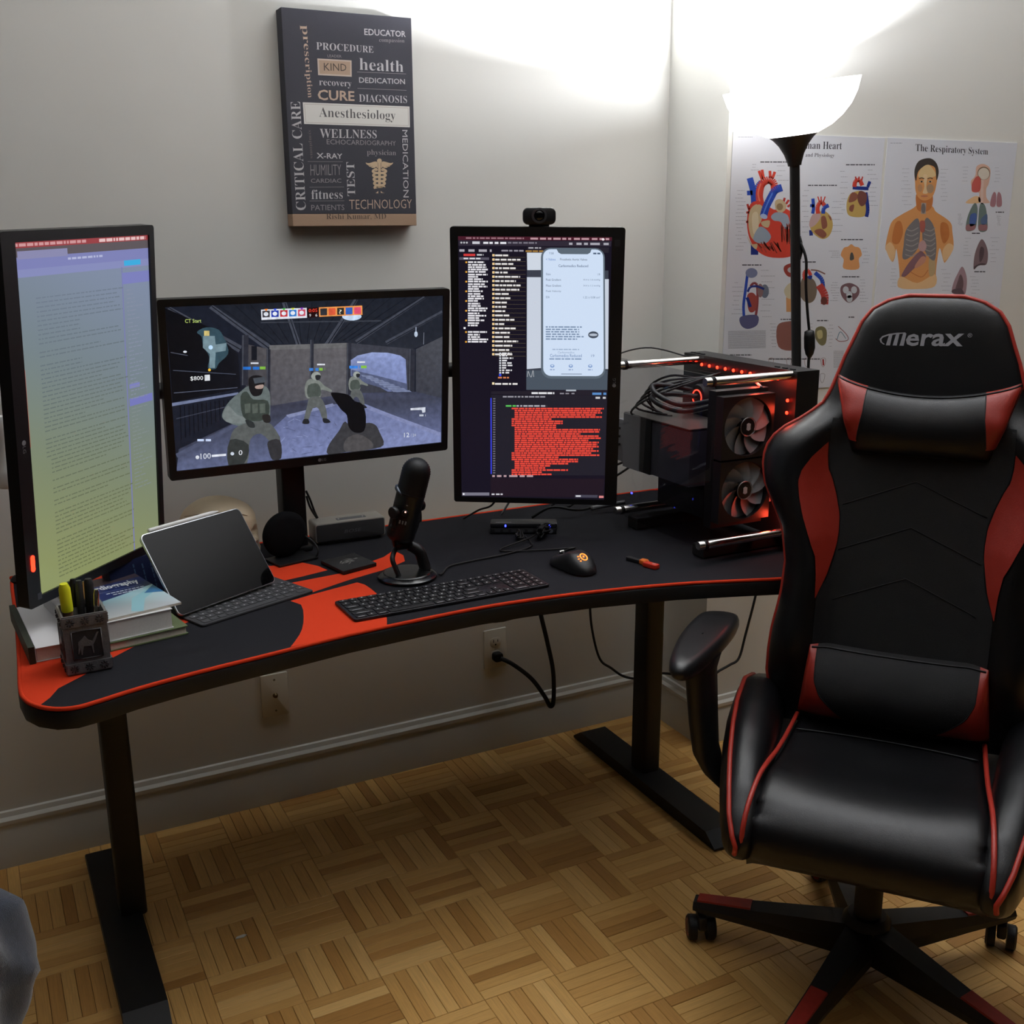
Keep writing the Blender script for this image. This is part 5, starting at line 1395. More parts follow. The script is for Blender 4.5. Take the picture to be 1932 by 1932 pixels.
# ================================================================== round fabric disc on a stand, soundbar, coaster
dk_ = thing('smart_speaker', 'small round black fabric disc speaker on a low stand', 'speaker', (-1.178, -0.266, DZ + 0.0006), (0, 0, R(14)))
FAB = mat('black speaker fabric', (20, 20, 22), 0.95, noise=0.35, nscale=1100, bump=0.5, bscale=1500, spec=0.1)
mb = MB(); mb.T = Matrix.Translation((0, 0, 0.056)) @ Matrix.Rotation(R(96), 4, 'X')
mb.lathe([(0.0, -0.014), (0.044, -0.014), (0.050, -0.010), (0.0525, 0.0), (0.050, 0.008), (0.040, 0.0125), (0.0, 0.015)], 48); mb.build('disc', FAB, dk_)
mb = MB(); mb.slab([(-0.044, -0.048), (0.052, -0.048), (0.052, 0.020), (-0.044, 0.020)], 0, 0.005, 0.001); mb.build('foot', BLACK, dk_, angle=40)
mb = MB(); mb.slab(rrect(0.03, 0.05, 0.004, 3, 0, 0.028), -0.026, -0.014, 0.002, axis='-y'); mb.build('support', BLACK, dk_, angle=40)
mb = MB(); mb.tube(spline([(0.050, -0.044, 0.004), (0.054, -0.046, 0.020), (0.053, -0.030, 0.034), (0.045, -0.005, 0.046)], 5), 0.0022, 6); mb.build('lead', RUBBER, dk_)
sb = thing('soundbar_speaker', 'small silver box speaker with dark front grille beside the post', 'speaker', (-1.008, -0.182, DZ + 0.0006), (0, 0, R(-1.5)))
SIL = mat('champagne silver shell', (158, 154, 146), 0.45, metal=0.15); GRL = mat('dark grille', (46, 46, 48), 0.6, noise=0.35, nscale=1400, bump=0.5, bscale=1600)
MB().slab(rrect(0.168, 0.046, 0.006, 4, 0, 0.029), -0.030, 0.028, 0.003, axis='-y').build('shell', SIL, sb, angle=40)
MB().slab(rrect(0.162, 0.040, 0.004, 4, 0, 0.029), 0.0278, 0.0300, 0.0008, axis='-y').build('grille', GRL, sb, angle=40)
MB().slab(rrect(0.150, 0.050, 0.006, 3), 0, 0.008, 0.002).build('rubber_foot', BLACKM, sb)
MB().slab(rrect(0.070, 0.018, 0.003, 3, 0.008, -0.006), 0.0515, 0.0527, 0.0004).build('button_pad', mat('grey button pad', (96, 98, 102), 0.55), sb)
for x in (-0.022, 0.036): MB().slab(circ(0.0018, 10, x, -0.006), 0.0526, 0.0530, 0).build('button', WHITEP, sb)
a = Art(0.06, 0.02, None, None, 1e-5, 0.0302)
a.text('BOSE', [(0.2, 0.35), (0.85, 0.35), (0.16, 0.75), (0.81, 0.75)], (88, 88, 92), raw=True)
lg = a.build('maker_logo', attr_mat('printed mark', rough=0.4), sb); lg.location = (0.004, 0, 0.029)
wires = thing('stand_cables', 'two thin black cables hanging from the monitor post', 'cable')
for k in (0, 1):
    MB().tube(spline([(-1.105, -0.196, DZ + 0.13 - 0.012 * k), (-1.092, -0.178, DZ + 0.105 - 0.02 * k), (-1.070 + 0.004 * k, -0.150, DZ + 0.055 - 0.01 * k), (-1.045, -0.135, DZ + 0.02), (-1.00, -0.130, DZ + 0.004)], 6), 0.0025, 8).build('cable', RUBBER, wires)
co = thing('coaster', 'square black drink coaster with silver graphic on the red mat print', 'coaster', (-1.071, -0.376, DZ + 0.0006), (0, 0, R(14)))
mb = MB(); mb.slab([(-0.046, -0.050), (0.040, -0.046), (0.044, 0.046), (-0.042, 0.046)], 0, 0.009, 0.0015); mb.build('slab', mat('black coaster', (20, 20, 22), 0.5), co, angle=40)
mb = MB(); rd = random.Random(8)
def scr(pts):
    mb.add([(x, y, 0.0092) for x, y in pts], [tuple(range(len(pts)))])
for k in range(16):
    a0 = rd.uniform(0, 6.28); r0 = rd.uniform(0.004, 0.024); x = -0.006 + r0 * math.cos(a0); y = r0 * 0.8 * math.sin(a0)
    b0 = rd.uniform(-0.6, 0.9); l = rd.uniform(0.008, 0.018); w_ = rd.uniform(0.0012, 0.0034)
    dx, dy = math.cos(b0), math.sin(b0)
    scr([(x, y), (x + dx * l - dy * w_, y + dy * l + dx * w_), (x + dx * l * 1.3, y + dy * l * 1.3), (x + dx * l + dy * w_, y + dy * l - dx * w_)])
mb.build('graphic', mat('silver print', (128, 126, 122), 0.5), co)
# ================================================================== flash drive
fd = thing('flash_drive', 'tiny black flash drive with orange and red caps near tower', 'flash drive', (-0.508, -0.668, DZ + 0.0006), (0, 0, R(-72)))
MB().slab(rrect(0.040, 0.012, 0.003, 3, -0.026, 0.004), 0, 0.008, 0.001).build('body', BLACKM, fd, angle=40)
mb = MB(); mb.slab([(-0.008, -0.002), (0.010, -0.006), (0.016, 0.004), (0.004, 0.014), (-0.010, 0.012)], 0, 0.010, 0.0015); mb.build('orange_collar', mat('orange plastic', (196, 96, 24), 0.45), fd, angle=40)
mb = MB(); mb.slab(rrect(0.036, 0.016, 0.003, 3, 0.026, -0.004), 0, 0.010, 0.0015); mb.build('red_cap', mat('red plastic', (186, 44, 26), 0.4), fd, angle=40)
MB().slab(rrect(0.010, 0.003, 0.001, 2, 0.034, -0.004), 0.010, 0.0103, 0).build('tag', mat('silver tag', (190, 180, 175), 0.4), fd)

# ================================================================== skull model
sk = thing('skull_model', 'ivory anatomical skull model half hidden behind the tablet', 'skull model', (-1.300, -0.205, DZ + 0.0006), (0, 0, R(-12)))
BONE = mat('ivory resin bone', (206, 188, 158), 0.55, noise=0.08, nscale=40)
def skull():
    """ellipsoids blended into one surface, sampled outward from inside the cranium; the face looks to +x"""
    E = [((-0.010, 0, 0.082), (0.080, 0.060, 0.062)), ((0.030, 0, 0.086), (0.040, 0.046, 0.040)), ((0.040, 0, 0.052), (0.036, 0.036, 0.036)), ((0.058, 0, 0.026), (0.020, 0.024, 0.022)),
         ((-0.030, 0, 0.055), (0.050, 0.045, 0.035)), ((0.052, 0.030, 0.048), (0.020, 0.016, 0.009)), ((0.052, -0.030, 0.048), (0.020, 0.016, 0.009)), ((0.046, 0, 0.016), (0.026, 0.026, 0.014))]
    S_ = [((0.078, 0.019, 0.062), (0.020, 0.015, 0.013)), ((0.078, -0.019, 0.062), (0.020, 0.015, 0.013)), ((0.084, 0, 0.042), (0.014, 0.008, 0.013))]
    def sd(p, e):
        (c, r) = e
        k = np.sqrt(sum(((p[i] - c[i]) / r[i]) ** 2 for i in range(3)))
        return (k - 1) * min(r)
    def f(p):
        d = 1e9; kk_ = 0.012
        for e in E:
            g = sd(p, e); h = max(0, kk_ - abs(d - g)) / kk_; d = min(d, g) - h * h * kk_ * 0.25
        for e in S_:
            d = max(d, -sd(p, e))
        return d
    o = np.array((0.010, 0, 0.070)); nu, nv = 56, 36; vs = []
    for j in range(nv):
        ph = math.pi * j / (nv - 1)
        for i in range(nu):
            th2 = 2 * math.pi * i / nu
            dr = np.array((math.sin(ph) * math.cos(th2), math.sin(ph) * math.sin(th2), math.cos(ph)))
            t = 0.004
            for _ in range(60):
                g = f(o + dr * t)
                if g > -1e-4: break
                t += max(0.0008, -g * 0.8)
            q_ = o + dr * t
            vs.append((q_[0], q_[1], max(0.0, q_[2])))
    fs = [(j * nu + i, (j + 1) * nu + i, (j + 1) * nu + (i + 1) % nu, j * nu + (i + 1) % nu) for j in range(nv - 1) for i in range(nu)]
    return MB().add(vs, fs, True)
skull().build('cranium', BONE, sk, weld=True)
mb = MB()
for k in range(8):
    a = R(-70 + 20 * k); mb.box(0.055 + 0.016 * math.cos(a) - 0.003, 0.055 + 0.016 * math.cos(a) + 0.003, 0.018 * math.sin(a) - 0.003, 0.018 * math.sin(a) + 0.003, 0.004, 0.016)
mb.build('teeth', BONE, sk)
MB().tube(spline([(0.055, -0.036, 0.105), (0.02, -0.050, 0.118), (-0.03, -0.052, 0.120), (-0.075, -0.034, 0.112)], 6), 0.0007, 5).build('cranial_seam', mat('seam line', (130, 112, 84), 0.7), sk)

# ================================================================== books and papers at the left end
PAGE = mat('book pages', (206, 200, 186), 0.8, noise=0.12, nscale=300); COVW = mat('white book cover', (214, 214, 216), 0.45); COVG = mat('olive green book cover', (96, 108, 74), 0.6); COVD = mat('dark green spine', (40, 46, 34), 0.6); NAVY = mat('navy book cover', (22, 30, 62), 0.4)
def book(name, label, loc, rz, w, d, h, cov, pages=PAGE, ct=0.0012, over=0.002, spine='left', z=0):
    t = thing(name, label, 'book', loc, (0, 0, R(rz)), None)
    MB().box(-w / 2 + 0.002, w / 2 - over, -d / 2 + over, d / 2 - over, ct, h - ct).build('pages', pages, t)
    MB().box(-w / 2, w / 2, -d / 2, d / 2, 0, ct).build('back_cover', cov, t)
    MB().box(-w / 2, w / 2, -d / 2, d / 2, h - ct, h).build('front_cover', cov, t)
    MB().box(-w / 2 - 0.001, -w / 2 + 0.001, -d / 2, d / 2, 0, h).build('spine', cov, t)
    return t
book('book', 'olive green hardback at the bottom of the right book pile', (-1.572, -0.515, DZ + 0.0006), 10, 0.185, 0.255, 0.016, COVG, ct=0.002, over=0.003)
book('book', 'thick white paperback lying on the olive green hardback', (-1.582, -0.522, DZ + 0.0168), 10, 0.160, 0.235, 0.036, COVW, mat('bright pages', (214, 212, 208), 0.8, noise=0.1, nscale=300))
bk = book('book', 'thick book with white cover and dark spine at left mat edge', (-1.692, -0.520, DZ + 0.0006), 4, 0.058, 0.235, 0.025, COVW, PAGE)
MB().box(-0.040, -0.030, -0.122, 0.122, 0, 0.030).build('dark_edge', COVD, bk)
bb_ = thing('booklet', 'blue booklet with teal swoosh lying on the white paperback', 'book', (-1.566, -0.515, DZ + 0.0532), (0, 0, R(13)))
MB().box(-0.080, 0.078, -0.115, 0.115, 0, 0.004).build('pages', PAGE, bb_)
A = Art(0.158, 0.230, None, None, 1e-5, 0)
A.rect(0, 0, 1, 1, (34, 48, 104), 0, raw=True)
A.poly([(0, 0), (1, 0), (1, 0.16), (0, 0.22)], (70, 54, 60), 1, raw=True)
A.poly([(0, 0.62), (0.25, 0.60), (0.6, 0.52), (1, 0.42), (1, 1), (0, 1)], [(110, 130, 150), (120, 150, 165), (150, 190, 205), (170, 210, 225), (190, 195, 200), (170, 172, 178)], 1, raw=True)
A.poly([(0.45, 0.95), (0.62, 0.66), (0.98, 0.46), (1, 0.56), (0.74, 0.72), (0.56, 1)], (140, 190, 206), 2, raw=True)
A.poly([(0.8, 0.60), (1, 0.44), (1, 0.66)], (40, 110, 170), 3, raw=True)
A.text('ECHOCARDIOGRAPHY'[0:0] + 'Echocardiography', [(0.08, 0.20), (0.92, 0.20), (0.08, 0.34), (0.92, 0.34)], (236, 238, 244), 4, 0.03, raw=True)
A.rect(0.1, 0.375, 0.9, 0.38, (150, 160, 200), 3, raw=True)
for (u0, u1, v) in ((0.45, 0.9, 0.42), (0.5, 0.86, 0.47)):
    rd = random.Random(int(u0 * 100)); u = u0
    while u < u1:
        e = min(u1, u + rd.uniform(0.03, 0.07)); A.rect(u, v, e, v + 0.018, (210, 216, 232), 4, raw=True); u = e + 0.012
cvp = A.build('front_cover', attr_mat('glossy book print', rough=0.3), bb_)
cvp.rotation_euler = (R(-90), 0, 0); cvp.location = (-0.001, 0, 0.0042)
nb = thing('book', 'dark navy hardback standing tilted behind the blue booklet', 'book', (-1.480, -0.395, DZ + 0.0006), (0, 0, R(30)))
mb = MB(); mb.T = Matrix.Rotation(R(-14), 4, 'X'); mb.box(-0.085, 0.085, 0.0, 0.024, 0.006, 0.086); mb.build('cover', NAVY, nb)
mb = MB(); mb.T = Matrix.Rotation(R(-14), 4, 'X'); rd = random.Random(21)
for r_ in range(5):
    z = 0.02
    while z < 0.07:
        e = z + rd.uniform(0.005, 0.014); mb.box(-0.03 + 0.02 * r_, -0.027 + 0.02 * r_, -0.0004, 0, z, min(e, 0.078)); z = e + 0.003
mb.build('lettering', mat('faint blue lettering', (60, 84, 110), 0.5), nb)
# ================================================================== pen cup and pens
pc0 = Vector((-1.638, -0.692, DZ + 0.0006))
cup = thing('pen_cup', 'square pewter pen cup with embossed camel panel on mat corner', 'pen cup', pc0, (0, 0, R(2)))
PEW = mat('dull pewter', (112, 110, 112), 0.45, metal=0.3, noise=0.3, nscale=120, bump=0.25, bscale=300)
PEWD = mat('dark pewter recess', (50, 48, 50), 0.55, metal=0.2, noise=0.3, nscale=150)
hb, ht, hz, wl = 0.0335, 0.0345, 0.102, 0.003
def ringbox(h0, h1, z0, z1, w_):
    mb = MB()
    o0 = [(-h0, -h0), (h0, -h0), (h0, h0), (-h0, h0)]
    vs = [(x, y, z0) for x, y in o0] + [(x * h1 / h0, y * h1 / h0, z1) for x, y in o0] + [(x * (h1 - w_) / h0, y * (h1 - w_) / h0, z1) for x, y in o0] + [(x * (h0 - w_) / h0, y * (h0 - w_) / h0, z0 + w_) for x, y in o0]
    fs = [(3, 2, 1, 0)] + [(i, (i + 1) % 4, 4 + (i + 1) % 4, 4 + i) for i in range(4)] + [(4 + i, 4 + (i + 1) % 4, 8 + (i + 1) % 4, 8 + i) for i in range(4)] + [(8 + i, 8 + (i + 1) % 4, 12 + (i + 1) % 4, 12 + i) for i in range(4)] + [(12, 13, 14, 15)]
    return mb.add(vs, fs)
ringbox(hb, ht, 0, hz, wl).build('body', PEW, cup)
for (z0, z1) in ((0.003, 0.020), (0.083, 0.100)):
    for fa in range(4):
        mb = MB(); mb.T = Matrix.Rotation(R(90 * fa), 4, 'Z')
        mb.box(-0.0345, 0.0345, -0.0362, -0.0335, z0, z1); bnd = mb.build('band', PEW, cup)
        for k in range(3):
            mb = MB(); mb.T = Matrix.Rotation(R(90 * fa), 4, 'Z'); cx = -0.023 + 0.023 * k; cz_ = (z0 + z1) / 2
            for q_ in range(8):
                a = q_ * math.pi / 4; mb.tube([(cx + 0.0018 * math.cos(a), -0.0366, cz_ + 0.0018 * math.sin(a)), (cx + 0.0068 * math.cos(a), -0.0366, cz_ + 0.0068 * math.sin(a))], [0.0005, 0.0012], 5)
            mb.build('rosette', PEWD, bnd)
for fa in range(4):
    mb = MB(); mb.T = Matrix.Rotation(R(90 * fa), 4, 'Z')
    mb.box(-0.023, 0.023, -0.0352, -0.0335, 0.027, 0.075); pn = mb.build('panel', PEWD, cup)
    mb = MB(); mb.T = Matrix.Rotation(R(90 * fa), 4, 'Z')
    mb.tube([(-0.023, -0.0356, 0.027), (0.023, -0.0356, 0.027), (0.023, -0.0356, 0.075), (-0.023, -0.0356, 0.075)], 0.0012, 6, closed=True); mb.build('panel_frame', PEW, cup)
    mb = MB(); mb.T = Matrix.Rotation(R(90 * fa), 4, 'Z')
    cam_ = [(-0.014, 0.056), (-0.009, 0.060), (-0.003, 0.066), (0.002, 0.058), (0.008, 0.055), (0.012, 0.062), (0.016, 0.069), (0.019, 0.069), (0.017, 0.065), (0.013, 0.055), (0.009, 0.049), (0.009, 0.034), (0.0075, 0.034), (0.006, 0.047), (-0.006, 0.048), (-0.009, 0.034), (-0.0105, 0.034), (-0.011, 0.046), (-0.014, 0.036), (-0.0155, 0.036), (-0.014, 0.048)]
    mb.slab(cam_, 0.0352, 0.0364, 0.0003, axis='-y'); mb.build('camel_relief', PEW, pn)
def penm(name, label, base, top, r, m_, capm=None, tip=None):
    t = thing(name, label, 'pen', base)
    v = Vector(top) - Vector(base); L_ = v.length
    Tm = Vector((0, 0, 1)).rotation_difference(v.normalized()).to_matrix().to_4x4()
    mb = MB(); mb.T = Tm; mb.lathe([(0.0006, 0), (r * 0.8, 0.01), (r, 0.014), (r, L_ * 0.66)], 12); mb.build('barrel', m_, t, angle=40)
    mb = MB(); mb.T = Tm; mb.lathe([(r * 1.12, L_ * 0.66), (r * 1.15, L_ * 0.68), (r * 1.12, L_ * 0.94), (r * 0.75, L_), (0, L_ * 1.004)], 12); mb.build('cap', capm or m_, t, angle=40)
    if tip:
        mb = MB(); mb.T = Tm; mb.box(r * 1.05, r * 1.45, -0.0016, 0.0016, L_ * 0.70, L_ * 0.98); mb.build('clip', tip, t)
    return t
Q = lambda x, y, z: tuple(pc0 + Vector((x, y, z)))
penm('highlighter', 'yellow highlighter standing in the pen cup', Q(-0.018, 0.004, 0.008), Q(-0.022, -0.006, 0.150), 0.0082, mat('clear amber barrel', (110, 80, 60), 0.3), mat('yellow cap', (222, 222, 40), 0.4), None)
penm('pen', 'dark grey pen leaning at the middle of the pen cup', Q(0.000, 0.008, 0.008), Q(0.002, 0.010, 0.147), 0.0055, mat('grey barrel', (58, 58, 60), 0.35, metal=0.3), None, CHROME)
penm('pen', 'thick black marker standing at right in the pen cup', Q(0.014, 0.006, 0.008), Q(0.017, 0.012, 0.147), 0.0072, BLACK, BLACKM, None)
penm('pen', 'white and black pen just behind the yellow highlighter', Q(-0.008, 0.014, 0.008), Q(-0.006, 0.020, 0.148), 0.0052, mat('pale barrel', (150, 150, 150), 0.4), BLACK, None)
penm('pen', 'short chrome pen leaning out of the cup right corner', Q(0.016, -0.012, 0.008), Q(0.026, -0.006, 0.132), 0.0045, CHROME, CHROME, None)

# ================================================================== small white lamp half hidden behind the left monitor
wb = thing('desk_lamp', 'small white lamp head on a dark stem, half hidden behind the far left monitor', 'lamp', (-1.706, -0.155, DZ + 0.0006))
mb = MB(); mb.lathe([(0.0, 0), (0.022, 0), (0.023, 0.004), (0.018, 0.010), (0.005, 0.013), (0.004, 0.20), (0.0, 0.201)], 24); mb.build('stem', BLACKM, wb, angle=40)
mb = MB(); mb.lathe([(0.0, 0.198), (0.020, 0.200), (0.022, 0.206), (0.021, 0.235), (0.014, 0.250), (0.010, 0.300), (0.013, 0.330), (0.010, 0.345), (0.0, 0.348)], 24); mb.build('lamp_head', WHITEP, wb, angle=50)

# ================================================================== crumb of paper on the floor
tag(MB().slab([(-0.012, -0.003), (0.004, -0.005), (0.013, 0.001), (0.006, 0.005), (-0.009, 0.003)], 0.0005, 0.002, 0.0004).build('paper_scrap', mat('white paper scrap', (210, 208, 200), 0.8)), 'tiny white paper scrap on the floor under the desk', 'paper scrap').location = (-1.389, -0.516, 0)

# ================================================================== dark denim hanging at the left edge
dn = thing('denim_trousers', 'dark blue denim bunched up at the lower left picture edge', 'clothing', (-1.93, -1.22, 0.0))
DEN = mat('dark blue denim', (40, 47, 60), 0.95, noise=0.35, nscale=120, bump=0.4, bscale=900, sheen=0.3)
mb = MB()
def dfn(u, v):
    a = 2 * math.pi * u; z = 0.07 + 0.64 * v
    r_ = interp(v, [0, 0.15, 0.45, 0.62, 0.78, 0.9, 0.97, 1.0], [0.12, 0.125, 0.130, 0.150, 0.172, 0.150, 0.095, 0.001])
    r_ *= 0.9; r_ *= 1 + 0.10 * math.sin(2 * a + 5 * v + 1) * v + 0.035 * abs(math.sin(5 * a + 22 * v)) + 0.07 * math.sin(3 * a + 9 * v) + 0.05 * math.sin(7 * a - 14 * v) + 0.045 * (1 - abs(math.sin(4.0 * a + 17 * v))) ** 3 + 0.03 * math.sin(11 * a + 30 * v)
    return (r_ * math.cos(a), 0.9 * r_ * math.sin(a), z)
mb.grid(64, 60, dfn, closed_u=True); mb.build('cloth', DEN, dn)
mb = MB(); mb.lathe([(0, 0.0005), (0.13, 0.0005), (0.14, 0.01), (0.14, 0.10), (0.13, 0.12), (0, 0.12)], 28); mb.build('stool_seat', BLACKM, dn)
# ================================================================== open-frame computer tower
GX0, GX1, TX1 = -0.391, -0.180, -0.118     # glass side, tray face, tray back
PYF, PYB, PZB, PZT = -0.730, -0.400, 0.775, 1.126
pc = thing('computer_tower', 'open-frame black computer tower with glass side and red lights', 'computer', (0, 0, 0))
PCB = mat('pc black steel', (20, 20, 22), 0.45, noise=0.12, bump=0.1, bscale=900); PCD = mat('pc matte black', (11, 11, 12), 0.65)
# tray: shallow pan with flanges
mb = MB(); mb.box(GX1, GX1 + 0.003, PYF - 0.015, PYB + 0.055, PZB - 0.012, PZT + 0.006); mb.build('tray', PCB, pc)
mb = MB(); mb.box(GX1, TX1, PYF - 0.018, PYF - 0.015, PZB - 0.012, PZT + 0.006); mb.build('front_flange', PCB, pc)
mb = MB(); mb.box(GX1, TX1, PYF - 0.018, PYB + 0.058, PZT + 0.006, PZT + 0.009)
mb.build('top_flange', PCB, pc)
for y in (PYF + 0.01, PYF + 0.035, PYF + 0.06, PYB, PYB + 0.02, PYB + 0.038):
    MB().slab(rrect(0.006, 0.014, 0.001, 2, GX1 + 0.012, y), PZT + 0.009, PZT + 0.0115, 0.0005).build('top_clip', PCD, pc)
mb = MB(); mb.box(TX1 - 0.003, TX1, PYF - 0.015, PYB + 0.055, PZB - 0.012, PZT + 0.006); mb.build('back_panel', PCB, pc)
mb = MB(); mb.box(GX1, TX1, PYB + 0.055, PYB + 0.058, PZB - 0.012, PZT + 0.006); mb.build('rear_flange', PCB, pc)
mb = MB(); mb.box(GX1, TX1, PYF - 0.018, PYB + 0.058, PZB - 0.015, PZB - 0.012); mb.build('bottom_flange', PCB, pc)
for y in (PYF + 0.05, PYB - 0.02): MB().slab([(GX0 + 0.02, y - 0.02), (TX1 - 0.002, y - 0.02), (TX1 - 0.002, y + 0.02), (GX0 + 0.02, y + 0.02)], DZ + 0.001, PZB - 0.015, 0.004).build('foot', PCD, pc)
for (y, z) in ((PYF, PZT), (PYB, PZT - 0.003), (PYF, PZB), (PYB, PZB)):
    mb = MB(); mb.tube([(GX0 - 0.018, y, z), (GX0 - 0.016, y, z), (GX1, y, z)], [0.0085, 0.0098, 0.0098], 20); ro = mb.build('chrome_rod', CHROME, pc, angle=40)
    mb = MB(); mb.tube([(GX0 - 0.0045, y, z), (GX0 + 0.0045, y, z)], 0.0108, 20); mb.build('rubber_ring', RUBBER, ro)
# tinted glass panel
gm = bpy.data.materials.new('smoked glass'); gm.use_nodes = True
nt = gm.node_tree; nt.nodes.remove(nt.nodes['Principled BSDF'])
tr = nt.nodes.new('ShaderNodeBsdfTransparent'); tr.inputs[0].default_value = (0.84, 0.84, 0.86, 1)
gl = nt.nodes.new('ShaderNodeBsdfGlossy'); gl.inputs['Roughness'].default_value = 0.02
fr = nt.nodes.new('ShaderNodeFresnel'); fr.inputs[0].default_value = 1.35
mx = nt.nodes.new('ShaderNodeMixShader'); bf_ = nt.nodes.new('ShaderNodeNewGeometry'); iv_ = nt.nodes.new('ShaderNodeMath'); iv_.operation = 'SUBTRACT'; iv_.inputs[0].default_value = 1.0; nt.links.new(bf_.outputs['Backfacing'], iv_.inputs[1]); ml_ = nt.nodes.new('ShaderNodeMath'); ml_.operation = 'MULTIPLY'; nt.links.new(iv_.outputs[0], ml_.inputs[0]); nt.links.new(fr.outputs[0], ml_.inputs[1]); nt.links.new(ml_.outputs[0], mx.inputs[0]); nt.links.new(tr.outputs[0], mx.inputs[1]); nt.links.new(gl.outputs[0], mx.inputs[2]); nt.links.new(mx.outputs[0], nt.nodes['Material Output'].inputs[0])
MB().box(GX0 - 0.002, GX0 + 0.002, PYF - 0.012, PYB + 0.022, PZB - 0.012, PZT + 0.012).build('glass_panel', gm, pc)
# radiator with two fans at the front
MB().box(-0.352, -0.212, PYF + 0.034, PYF + 0.060, PZB + 0.022, PZT - 0.028).build('radiator', PCD, pc)
FANF = mat('fan frame', (22, 22, 24), 0.4); FANB = mat('grey fan blade', (128, 129, 132), 0.5); HUBM = mat('fan hub', (20, 20, 22), 0.35)
for zc_ in (1.021, 0.881):
    cx = -0.283; y0, y1 = PYF + 0.008, PYF + 0.033
    fan = MB()
    n = 56; an_ = [2 * math.pi * k / n for k in range(n)]
    cir = [(0.0635 * math.cos(t), 0.0635 * math.sin(t)) for t in an_]
    outer = [(0.069 * math.copysign(min(1, abs(math.cos(t)) / max(abs(math.cos(t)), abs(math.sin(t)))), math.cos(t)), 0.068 * math.copysign(min(1, abs(math.sin(t)) / max(abs(math.cos(t)), abs(math.sin(t)))), math.sin(t))) for t in an_]
    vs = [(cx + x, y0, zc_ + y) for x, y in outer] + [(cx + x, y0, zc_ + y) for x, y in cir] + [(cx + x, y1, zc_ + y) for x, y in cir] + [(cx + x, y1, zc_ + y) for x, y in outer]
    fs = []
    for i in range(n):
        j = (i + 1) % n
        fs += [(j, i, n + i, n + j), (n + j, n + i, 2 * n + i, 2 * n + j), (i, j, 3 * n + j, 3 * n + i), (2 * n + i, 3 * n + i, 3 * n + j, 2 * n + j)]
    fan.add(vs, fs); fo = fan.build('fan', FANF, pc, angle=40)
    mb = MB(); mb.T = Matrix.Translation((cx, y0 + 0.002, zc_)) @ Matrix.Rotation(R(90), 4, 'X'); mb.lathe([(0.020, -0.018), (0.020, -0.001), (0.018, 0.001), (0, 0.001)], 28); mb.build('hub', HUBM, fo, angle=40)
    mb = MB(); mb.T = Matrix.Translation((cx, y0 + 0.0005, zc_)) @ Matrix.Rotation(R(90), 4, 'X'); mb.lathe([(0.0195, 0.0005), (0.0205, 0.0016), (0.0212, 0.0005)], 28, cap=False); mb.build('hub_ring', mat('silver hub ring', (150, 150, 152), 0.3, metal=0.7), fo)
    MB().slab([(cx + 0.006 * math.cos(a_ * 0.785) * (1.25 if a_ % 2 else 0.8), zc_ + 0.0085 * math.sin(a_ * 0.785)) for a_ in range(8)], -y0 + 0.0002, -y0 + 0.0012, 0, axis='-y').build('hub_mark', mat('pale hub mark', (176, 176, 178), 0.4), fo)
    for k in range(9):
        a0 = 2 * math.pi * k / 9
        def blade(u, v, a0=a0):
            rr_ = 0.0195 + 0.043 * v; a = a0 + (u - 0.5) * (1.0 - 0.12 * v) + 0.5 * v
            return (cx + rr_ * math.cos(a), y0 + 0.005 + 0.013 * u + 0.002 * v, zc_ + rr_ * math.sin(a))
        mb = MB(); mb.grid(6, 6, blade); mb.build('blade', FANB, fo)
# motherboard, graphics box, pump, tubing
MB().box(GX1 - 0.010, GX1 - 0.006, -0.64, -0.40, 0.84, 1.10).build('motherboard', mat('dark circuit board', (16, 20, 22), 0.5, noise=0.4, nscale=140), pc)
GB = mat('grey metal box', (128, 128, 130), 0.5, noise=0.08)
MB().slab([(-0.34, -0.335), (-0.22, -0.335), (-0.22, -0.295), (-0.34, -0.295)], 0.872, 0.978, 0.003).build('power_box', GB, pc, angle=40)
MB().box(-0.348, -0.215, -0.405, -0.335, 0.866, 0.998).build('graphics_card_end', GB, pc)
MB().box(-0.346, -0.215, -0.450, -0.405, 0.866, 0.998).build('graphics_card_band', PCD, pc)
MB().box(-0.344, -0.215, -0.600, -0.450, 0.868, 0.994).build('graphics_card', mat('graphics card shroud', (62, 65, 74), 0.4, noise=0.1), pc)
MB().box(-0.346, -0.215, -0.600, -0.335, 0.998, 1.000).build('card_edge', mat('bare metal edge', (120, 118, 114), 0.35, metal=0.8), pc)
MB().box(-0.30, -0.20, -0.60, -0.42, 0.79, 0.855).build('power_supply', PCD, pc)
for (y, z) in ((-0.40, 0.800), (-0.30, 0.7905)):
    pass
MB().slab(circ(0.0022, 10, -0.36, 0.812), 0.395, 0.398, 0, axis='-y').build('blue_light', bl, pc)
mb = MB(); mb.T = Matrix.Translation((GX1 - 0.012, -0.465, 1.045)) @ Matrix.Rotation(R(-90), 4, 'Y'); mb.lathe([(0.030, 0), (0.031, 0.03), (0.028, 0.036), (0, 0.036)], 28); pm = mb.build('pump', PCD, pc, angle=40)
REDL = mat('red light strip', (255, 38, 20), 0.4, emit=9 * SCR)
mb = MB(); mb.T = Matrix.Translation((GX1 - 0.049, -0.465, 1.045)) @ Matrix.Rotation(R(-90), 4, 'Y')
mb.tube([(0.017 * math.cos(R(a)), 0.017 * math.sin(R(a)), 0) for a in range(0, 360, 15)], 0.0016, 6, closed=True); mb.build('pump_ring_light', mat('red ring light', (255, 70, 50), 0.4, emit=2.5 * SCR), pm)
TUB = mat('black coolant hose', (24, 24, 26), 0.45)
